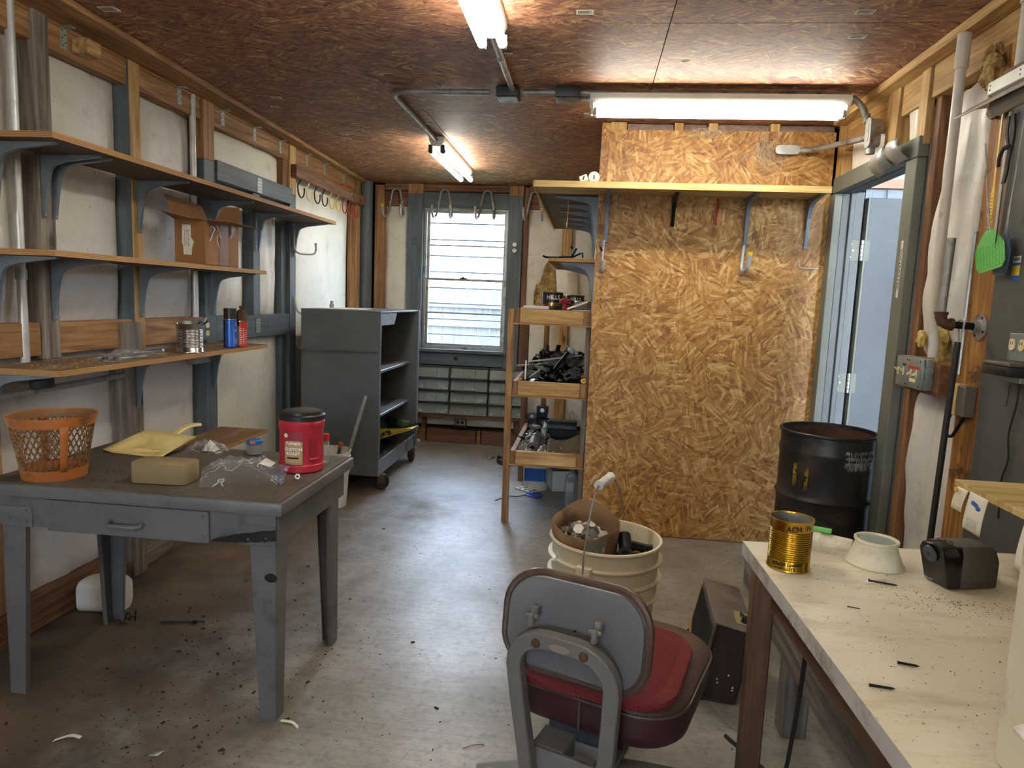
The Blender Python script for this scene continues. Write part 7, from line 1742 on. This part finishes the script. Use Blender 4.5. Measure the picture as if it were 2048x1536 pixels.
for k_ in range(4):
    a = R(183 + 21 + 90 * k_); d = Vector((math.cos(a), math.sin(a), 0)); s_ = Vector((-d.y, d.x, 0)); rg2 = []
    for t_ in (0, .15, .3, .5, .7, .85, .95, 1.0):
        r = .04 + .31 * t_; z = .118 - .038 * t_ ** 1.6; w_ = .034 - .006 * t_ if t_ < .95 else .020; hh = .020 - .006 * t_
        rg2.append([d * r + s_ * w_ * math.cos(R(q)) + Vector((0, 0, z - hh * .3 + hh * 1.3 * math.sin(R(q)))) for q in range(0, 181, 15)] + [d * r - s_ * w_ + Vector((0, 0, z - hh)), d * r + s_ * w_ + Vector((0, 0, z - hh))])
    arm_ = MB(X0).rings(rg2).obj('base_arm', 'chair_metal', ch)
    p = d * .32
    MB(X0).cyl(p + s_ * -.011 + Vector((0, 0, .0265)), p + s_ * .011 + Vector((0, 0, .0265)), .026, None, 18).cyl(p + Vector((0, 0, .05)), p + Vector((0, 0, .066)), .008, None, 8).obj('castor', 'black_rubber', arm_)

# ------------------------------------------------------------------ things on the right wall
pv = thing('pvc_conduit', 'cream plastic conduit bending down to the switch boxes', 'conduit', (1.30, 2.76, 1.23))
MB().tube(smooth_path([(1.272, 2.715, 2.30), (1.272, 2.715, 2.0), (1.272, 2.715, 1.70), (1.275, 2.718, 1.60), (1.285, 2.732, 1.50), (1.293, 2.748, 1.38), (1.30, 2.742, 1.31), (1.30, 2.737, 1.246)], 5), .0175, 14).obj('conduit_pipe', 'pvc', pv)
MB().cyl((1.272, 2.715, 2.28), (1.272, 2.715, 2.40), .0225, None, 16).obj('coupling', 'pvc', pv)
p2 = thing('pvc_conduit', 'cream plastic conduit at the top right corner of the picture', 'conduit', (1.25, 2.25, 2.1))
MB().cyl((1.235, 2.285, 2.40), (1.235, 2.285, 2.11), .015, None, 14).cyl((1.235, 2.285, 2.40), (1.235, 2.285, 2.33), .0195, None, 14).obj('conduit_pipe', 'pvc', p2)
for i, (y0, y1, x0, lab) in enumerate(((2.806, 2.90, 1.242, 'grey switch box with two ivory toggles nearer the doorway'), (2.672, 2.80, 1.238, 'deep grey switch box with red label strip below the plastic conduit'))):
    t = thing('switch_box', lab, 'switch box', (1.27, (y0 + y1) / 2, 1.12))
    z0, z1 = 1.125, 1.243
    B(x0 + .012, 1.2795 if i else 1.305, y0, y1, z0, z1).obj('box_body', 'box_grey', t, bevel=.005, seg=2)
    cv = B(x0, x0 + .0115, y0 + .001, y1 - .001, z0 + .001, z1 - .001).obj('cover_plate', 'box_grey', t, bevel=.005, seg=2)
    ym = (y0 + y1) / 2
    for dy in (.022, -.022):
        sgn = 1 if i == 0 else -1
        sw_ = MB().box(x0 - .0015, x0 - .0002, ym + dy - .006, ym + dy + .006, 1.168, 1.198).prism([(0, 1.178), (-.014, 1.183 + .008 * sgn), (-.014, 1.189 + .008 * sgn), (0, 1.190)], -.004, .004, lambda u, v, d: Vector((x0 - .001 + u, ym + dy + d, v))).obj('toggle_switch', 'ivory', t, bevel=.001)
    mb = MB()
    for dy in (.045, -.045):
        for z in (z0 + .012, z1 - .012): mb.cyl((x0 + .0004, ym + dy, z), (x0 - .001, ym + dy, z), .0035, None, 8)
    mb.obj('cover_screw', 'ink', cv)
    if i:
        B(x0 - .0006, x0 - .0002, ym - .042, ym + .048, 1.200, 1.211).obj('label_strip', 'red_ink', cv)
        B(x0 - .0006, x0 - .0002, ym - .02, ym + .03, 1.150, 1.164).obj('label_strip', 'ivory', cv)
        for dy in (.024, -.02): scribble(lambda u, v: Vector((x0 - .0012, ym + dy - u, 1.226 + v)), .028, .014, 2, 'red_ink', cv, 3)
        for z in (1.155, 1.20): MB().lathe([(.014, 0), (.016, .0008), (.018, 0)], 18, (1.262, y0 - .0002, z), Matrix.Rotation(R(90), 4, 'X')).obj('knockout', 'box_grey', t)
    else: B(x0 - .0006, x0 - .0002, ym - .040, ym - .012, 1.206, 1.214).obj('label_strip', 'ink', cv)
ph = thing('pipe_hook', 'black iron pipe stub with elbow and floor flange on the tan stud', 'pipe', (1.27, 2.50, 1.39))
MB().lathe([(.014, .0), (.022, .0), (.022, .016), (.024, .018), (.045, .019), (.045, .025), (.014, .025)], 28, (1.299, 2.49, 1.372), Matrix.Rotation(R(90), 4, 'Y')).obj('flange', 'galv_dull', ph)
mb = MB()
for i in range(4): a = i * 1.571 + .5; mb.cyl((1.3175, 2.49 + .034 * math.cos(a), 1.372 + .034 * math.sin(a)), (1.3165, 2.49 + .034 * math.cos(a), 1.372 + .034 * math.sin(a)), .005, None, 10)
mb.obj('flange_hole', 'ink', ph)
MB().cyl((1.2985, 2.49, 1.373), (1.232, 2.49, 1.376), .0125, None, 14).obj('pipe_nipple', 'black_metal', ph)
MB().tube([(1.2315, 2.49, 1.376), (1.215, 2.49, 1.377), (1.200, 2.49, 1.384), (1.194, 2.49, 1.400), (1.194, 2.49, 1.416)], .0185, 16).cyl((1.233, 2.49, 1.376), (1.224, 2.49, 1.3765), .0215, None, 16).cyl((1.194, 2.49, 1.408), (1.194, 2.49, 1.418), .0215, None, 16).obj('elbow', 'rust', ph)
MB().cyl((1.194, 2.49, 1.4185), (1.199, 2.49, 1.665), .0135, None, 14).obj('pipe_riser', 'galv_dull', ph)
bg_ = thing('bungee_strap', 'long black rubber strap hanging by a wire hook from the pipe stub', 'strap', (1.25, 2.48, .5))
MB().tube(smooth_path([(1.262, 2.475, 1.36), (1.262, 2.472, 1.392), (1.262, 2.49, 1.394), (1.262, 2.508, 1.388), (1.262, 2.505, 1.36), (1.260, 2.495, 1.33), (1.258, 2.49, 1.305)], 4), .0032, 7).obj('wire_hook', 'galv', bg_)
XG = Matrix.Identity(4)
mb = MB(); rg_ = []
for z, x, y in ((1.318, 1.258, 2.49), (1.29, 1.257, 2.49), (1.0, 1.247, 2.482), (.7, 1.238, 2.474), (.50, 1.232, 2.468)): rg_.append([Vector((x - .006, y - .013, z)), Vector((x + .006, y - .013, z)), Vector((x + .006, y + .013, z)), Vector((x - .006, y + .013, z))])
mb.rings(rg_).obj('rubber_strap', 'black_rubber', bg_, bevel=.002)
cx = thing('cord_reel_box', 'tan handled box half hidden behind the black rubber strap', 'box', (1.31, 2.52, 1.05))
B(1.290, 1.325, 2.515, 2.575, 1.06, 1.17).obj('box_front', 'shelf_pale', cx, bevel=.003)
B(1.285, 1.325, 2.462, 2.514, 1.062, 1.168).obj('box_side', 'speaker_top', cx, bevel=.003)
MB().tube(smooth_path([(1.30, 2.565, 1.058), (1.295, 2.575, 1.02), (1.295, 2.565, .985), (1.295, 2.53, .985), (1.295, 2.50, 1.02), (1.30, 2.48, 1.058)], 4), .006, 8).obj('wire_foot', 'black_metal', cx)
fl_ = MB().tube(smooth_path([(1.322, 2.588, 1.70), (1.322, 2.588, 1.40), (1.322, 2.588, 1.20)], 3), .007, 8); o = fl_.obj('thin_conduit', 'galv'); tag(o, 'thin grey conduit beside the tan stud', 'conduit')
def swat(label, mat, y, x, z0, tilt, sh_):
    t = thing('fly_swatter', label, 'fly swatter', (x, y, z0))
    XW = Matrix.Translation((x, y, z0)) @ Matrix.Rotation(R(tilt[0]), 4, 'X') @ Matrix.Rotation(R(tilt[1]), 4, 'Z')
    out = [(-.012, .0), (.012, .0), (.030, -.020), (.052, -.055), (.052, -.115), (.040, -.135), (-.04, -.135), (-.052, -.115), (-.052, -.055), (-.030, -.02)]
    MB(XW).prism(out, -.0012, .0012, lambda u, v, d: Vector((d, u, v))).obj('swatter_head', mat, t)
    mb = MB(XW)
    for i in range(9): mb.box(-.0022, -.0013, -.044 + .011 * i - .0006, -.044 + .011 * i + .0006, -.128, -.045 + abs(i - 4) * .004 - .01)
    for i in range(8): mb.box(-.0022, -.0013, -.048, .048, -.125 + .010 * i, -.1238 + .010 * i)
    mb.obj('swatter_rib', mat, t, kind='stuff')
    MB(XW).tube([Vector((0, -.006, -.01)), Vector((0, -.003, .03)), Vector((0, .004, .06)), Vector((0, 0, .10)), Vector((.0, 0, sh_))], .0022, 6).tube([Vector((0, .006, -.01)), Vector((0, .003, .03)), Vector((0, -.004, .06)), Vector((0, 0, .10))], .0022, 6).obj('wire_handle', 'galv_dull', t)
    return t
swat('bright green fly swatter hanging on the tan stud', 'green_plastic', 2.405, 1.268, 1.685, (-16, 18), .30)
swat('dark teal fly swatter hanging behind the green one', 'teal_plastic', 2.362, 1.296, 1.675, (4, -6), .34)
ys_ = thing('yellow_stick', 'long yellow slotted plastic stick hanging on the tan stud', 'stick', (1.285, 2.45, 1.7))
MB().prism([(-.003, .36), (.003, .36), (.005, .12), (.010, .10), (.010, -.02), (-.010, -.02), (-.010, .10), (-.005, .12)], -.002, .002, lambda u, v, d: Vector((1.292 + d, 2.452 + u, 1.715 + v))).obj('stick_body', 'yellow_plastic_bright', ys_)
mb = MB()
for i in range(9): mb.box(1.2893, 1.2898, 2.446, 2.458, 1.702 + .011 * i, 1.705 + .011 * i)
mb.obj('slot', 'cardboard_tape', ys_)
o = MB().cyl((1.306, 2.432, 2.06), (1.306, 2.436, 1.66), .0065, None, 10).obj('white_rod', 'white_plastic'); tag(o, 'white rod hanging beside the yellow stick', 'rod')
stp = thing('black_strap', 'black looped strap with buckle hanging from the shop light end', 'strap', (1.27, 2.38, 1.9))
mb = MB(); rg_ = []
def ribbon(pts, w_, th, mat):
    P = smooth_path(pts, 5); rg2 = []
    for i, p in enumerate(P):
        rg2.append([p + Vector((-th, -w_, 0)), p + Vector((th, -w_, 0)), p + Vector((th, w_, 0)), p + Vector((-th, w_, 0))])
    return MB().rings(rg2).obj('strap_band', mat, stp)
ribbon([(1.27, 2.375, 2.03), (1.272, 2.378, 1.98), (1.275, 2.372, 1.945), (1.275, 2.372, 1.93)], .006, .002, 'black_rubber')
ribbon([(1.27, 2.350, 2.03), (1.272, 2.345, 1.98), (1.275, 2.352, 1.94), (1.275, 2.36, 1.90), (1.275, 2.362, 1.86), (1.272, 2.366, 1.825)], .008, .003, 'black_rubber')
MB().tube(smooth_path([(1.272, 2.352, 1.935), (1.268, 2.375, 1.935), (1.266, 2.392, 1.91), (1.266, 2.392, 1.88)], 4), .006, 8).cyl((1.272, 2.366, 1.83), (1.274, 2.37, 1.60), .0016, None, 6).obj('buckle_cord', 'black_rubber', stp)
# fluorescent shop light end, top right
sl2 = thing('shop_light', 'pinkish white shop light reflector hung at the top right over the bench', 'shop light', (1.2, 1.9, 2.05))
MB().prism([(1.150, 2.044), (1.153, 2.040), (1.20, 2.072), (1.25, 2.080), (1.25, 2.086), (1.198, 2.080)], 1.3, 2.47, lambda u, v, d: Vector((u, d, v))).obj('reflector', 'pink_steel', sl2, bevel=.001)
MB().prism([(1.192, 2.087), (1.25, 2.0875), (1.25, 2.125), (1.192, 2.125)], 1.3, 2.365, lambda u, v, d: Vector((u, d, v))).obj('channel_body', 'white_enamel', sl2, bevel=.002)
MB().cyl((1.225, 2.362, 2.052), (1.225, 1.3, 2.052), .024, None, 20).obj('tube', 'galv', sl2)
MB().box(1.205, 1.245, 2.364, 2.372, 2.03, 2.079).obj('end_socket', 'white_enamel', sl2, bevel=.002)
mb = MB()
for y in (2.35, 2.20): 
    for z in (2.10, 2.113): mb.cyl((1.1918, y, z), (1.1912, y, z), .003, None, 8)
mb.obj('slot_hole', 'ink', sl2)
MB().box(1.20, 1.25, 2.20, 2.30, 2.128, 2.139).box(1.20, 1.25, 1.4, 2.20, 2.1285, 2.139).obj('hanger_board', 'red_pine_y', sl2)
oo = thing('duplex_outlet', 'grey outlet box with ivory receptacles on the grey panel', 'outlet', (1.31, 2.25, 1.28))
B(1.302, 1.3175, 2.16, 2.285, 1.275, 1.36).obj('outlet_plate', 'box_grey', oo, bevel=.002)
for y in (2.262, 2.215): MB().prism(rrect(.026, .036, .012, 4), 0, .004, lambda u, v, d: Vector((1.3018 - d, y + u, 1.325 + v))).obj('outlet_face', 'ivory', oo)
mb = MB()
for y in (2.262, 2.215):
    for dy in (-.005, .005): mb.box(1.2970, 1.2976, y + dy - .001, y + dy + .001, 1.325, 1.335)
mb.obj('slot', 'ink', oo)
ad = thing('black_adapter', 'black power adapter plugged in below the outlet', 'adapter', (1.28, 2.24, 1.26))
B(1.235, 1.315, 2.15, 2.285, 1.262, 1.2735).obj('adapter_top', 'speaker_top', ad, bevel=.003)
B(1.232, 1.316, 2.15, 2.288, 1.232, 1.2615).obj('adapter_body', 'black', ad, bevel=.005, seg=2)
B(1.27, 1.316, 2.15, 2.268, 1.213, 1.2315).obj('adapter_base', 'box_grey', ad, bevel=.003)
o = MB().tube(smooth_path([(1.30, 2.20, 1.23), (1.305, 2.21, 1.15), (1.308, 2.235, 1.05), (1.31, 2.225, .97), (1.31, 2.245, .90), (1.31, 2.235, .78)], 5), .003, 6).obj('adapter_cable', 'black_rubber'); tag(o, 'thin black cable running down the grey panel from the adapter', 'cable')
o = MB().tube(smooth_path([(1.312, 2.27, 1.213), (1.314, 2.272, 1.17), (1.314, 2.276, 1.13)], 4), .0015, 6).obj('thin_wire', 'black_rubber'); tag(o, 'short thin wire hanging under the adapter on the grey panel', 'wire')
st_ = thing('sticker', 'small yellow and white product sticker on the grey panel', 'sticker', (1.316, 2.32, 1.53))
for z0, z1, m_ in ((1.578, 1.598, 'paper'), (1.569, 1.5778, 'blue_ink'), (1.538, 1.5688, 'yellow_tip'), (1.524, 1.5378, 'blue_ink')):
    B(1.3168, 1.3176, 2.303, 2.342, z0, z1).obj('sticker_field', m_, st_)
text('REESE', .0125, lambda u, v: Vector((1.3162, 2.3225 - u * 1.05, 1.588 + v)), 'ink', st_, bold=.0004)

# ------------------------------------------------------------------ odds and ends on the floor
wj = thing('white_jug', 'white plastic jug lying on the floor behind the table leg', 'jug', (-1.95, 2.52, 0))
XJ = Matrix.Translation((-2.015, 2.605, .0)) @ Matrix.Scale(.80, 4, (1, 0, 0)) @ Matrix.Rotation(R(4), 4, 'Z')
MB(XJ).rings([[Vector((x, s_ * yy, .003 + (.072 + zz) * hh)) for yy, zz in rrect(.13, .144, .04, 5)] for x, s_, hh in ((-.108, .72, .78), (-.102, .90, .92), (-.07, 1, .98), (.0, 1, 1.02), (.09, 1, 1.0), (.112, .92, .92), (.118, .7, .75))]).obj('jug_body', 'white_plastic', wj)
nr = thing('steel_rod', 'dark steel rod with hooked end lying on the floor under the table', 'rod', (-1.62, 2.545, 0))
MB().tube(smooth_path([(-1.705, 2.528, .007), (-1.62, 2.545, .007), (-1.565, 2.556, .007), (-1.545, 2.562, .010), (-1.533, 2.562, .006)], 4), .0045, 8).obj('rod', 'black_metal', nr)
MB().cyl((-1.578, 2.553, .008), (-1.562, 2.556, .008), .0085, None, 6).obj('nut', 'black_metal', nr)
tw = thing('bent_clip', 'small black wire clip on the floor beside the table leg', 'clip', (-1.83, 2.52, 0))
MB().tube(smooth_path([(-1.86, 2.52, .004), (-1.85, 2.525, .035), (-1.835, 2.52, .032), (-1.835, 2.515, .01), (-1.85, 2.52, .02)], 3), .003, 6).tube([(-1.84, 2.52, .022), (-1.815, 2.525, .024)], .003, 6).tube([(-1.815, 2.524, .006), (-1.813, 2.526, .048)], .003, 6).tube([(-1.86, 2.49, .003), (-1.835, 2.485, .012), (-1.83, 2.49, .004)], .0025, 6).obj('wire', 'black_metal', tw)
for i, (pts, m_, lab) in enumerate((([(-1.56, 1.78, .002), (-1.52, 1.80, .010), (-1.49, 1.805, .003)], 'paper', 'curled pale paper shred on the floor in front of the table'), ([(-.93, 1.99, .003), (-.89, 1.985, .005), (-.86, 1.965, .003)], 'paper', 'pale wood chip beside the front right table leg'), ([(-.32, 1.955, .002), (-.285, 1.975, .004), (-.255, 1.985, .002)], 'cardboard_tape', 'brown twig on the bare floor left of the chair'))):
    mb = MB(); P = smooth_path(pts, 4); w_ = .006 if i < 2 else .002
    mb.rings([[p + Vector((0, w_, 0)), p + Vector((0, w_, .0015)), p + Vector((0, -w_, .0015)), p + Vector((0, -w_, 0))] for p in P]); o = mb.obj('floor_scrap', m_); tag(o, lab, 'scrap')
o = MB().add([(-1.24, 1.76, .002), (-1.21, 1.765, .004), (-1.205, 1.79, .003), (-1.235, 1.785, .002)], [(0, 1, 2, 3)]).obj('foil_scrap', 'galv', wall=.001); tag(o, 'small grey foil scrap on the floor in front of the table', 'scrap')
mb = MB(); rr = random.Random(17)
for i in range(900):
    if rr.random() < .75: x, y = rr.gauss(-1.35, .33), rr.gauss(2.1, .45)
    else: x, y = rr.uniform(-1.9, .9), rr.uniform(1.5, 4.0)
    if x < -2.08 or y < 1.2: continue
    s_ = rr.uniform(.001, .004) if rr.random() < .93 else .007
    mb.obox((x, y, s_ * .3), (s_ * rr.uniform(.6, 2.5), s_, s_ * .6), Matrix.Rotation(rr.random() * 3.14, 4, 'Z'))
o = mb.obj('floor_debris', 'debris', kind='stuff'); tag(o, 'dark dirt crumbs strewn over the stained concrete floor', 'debris')
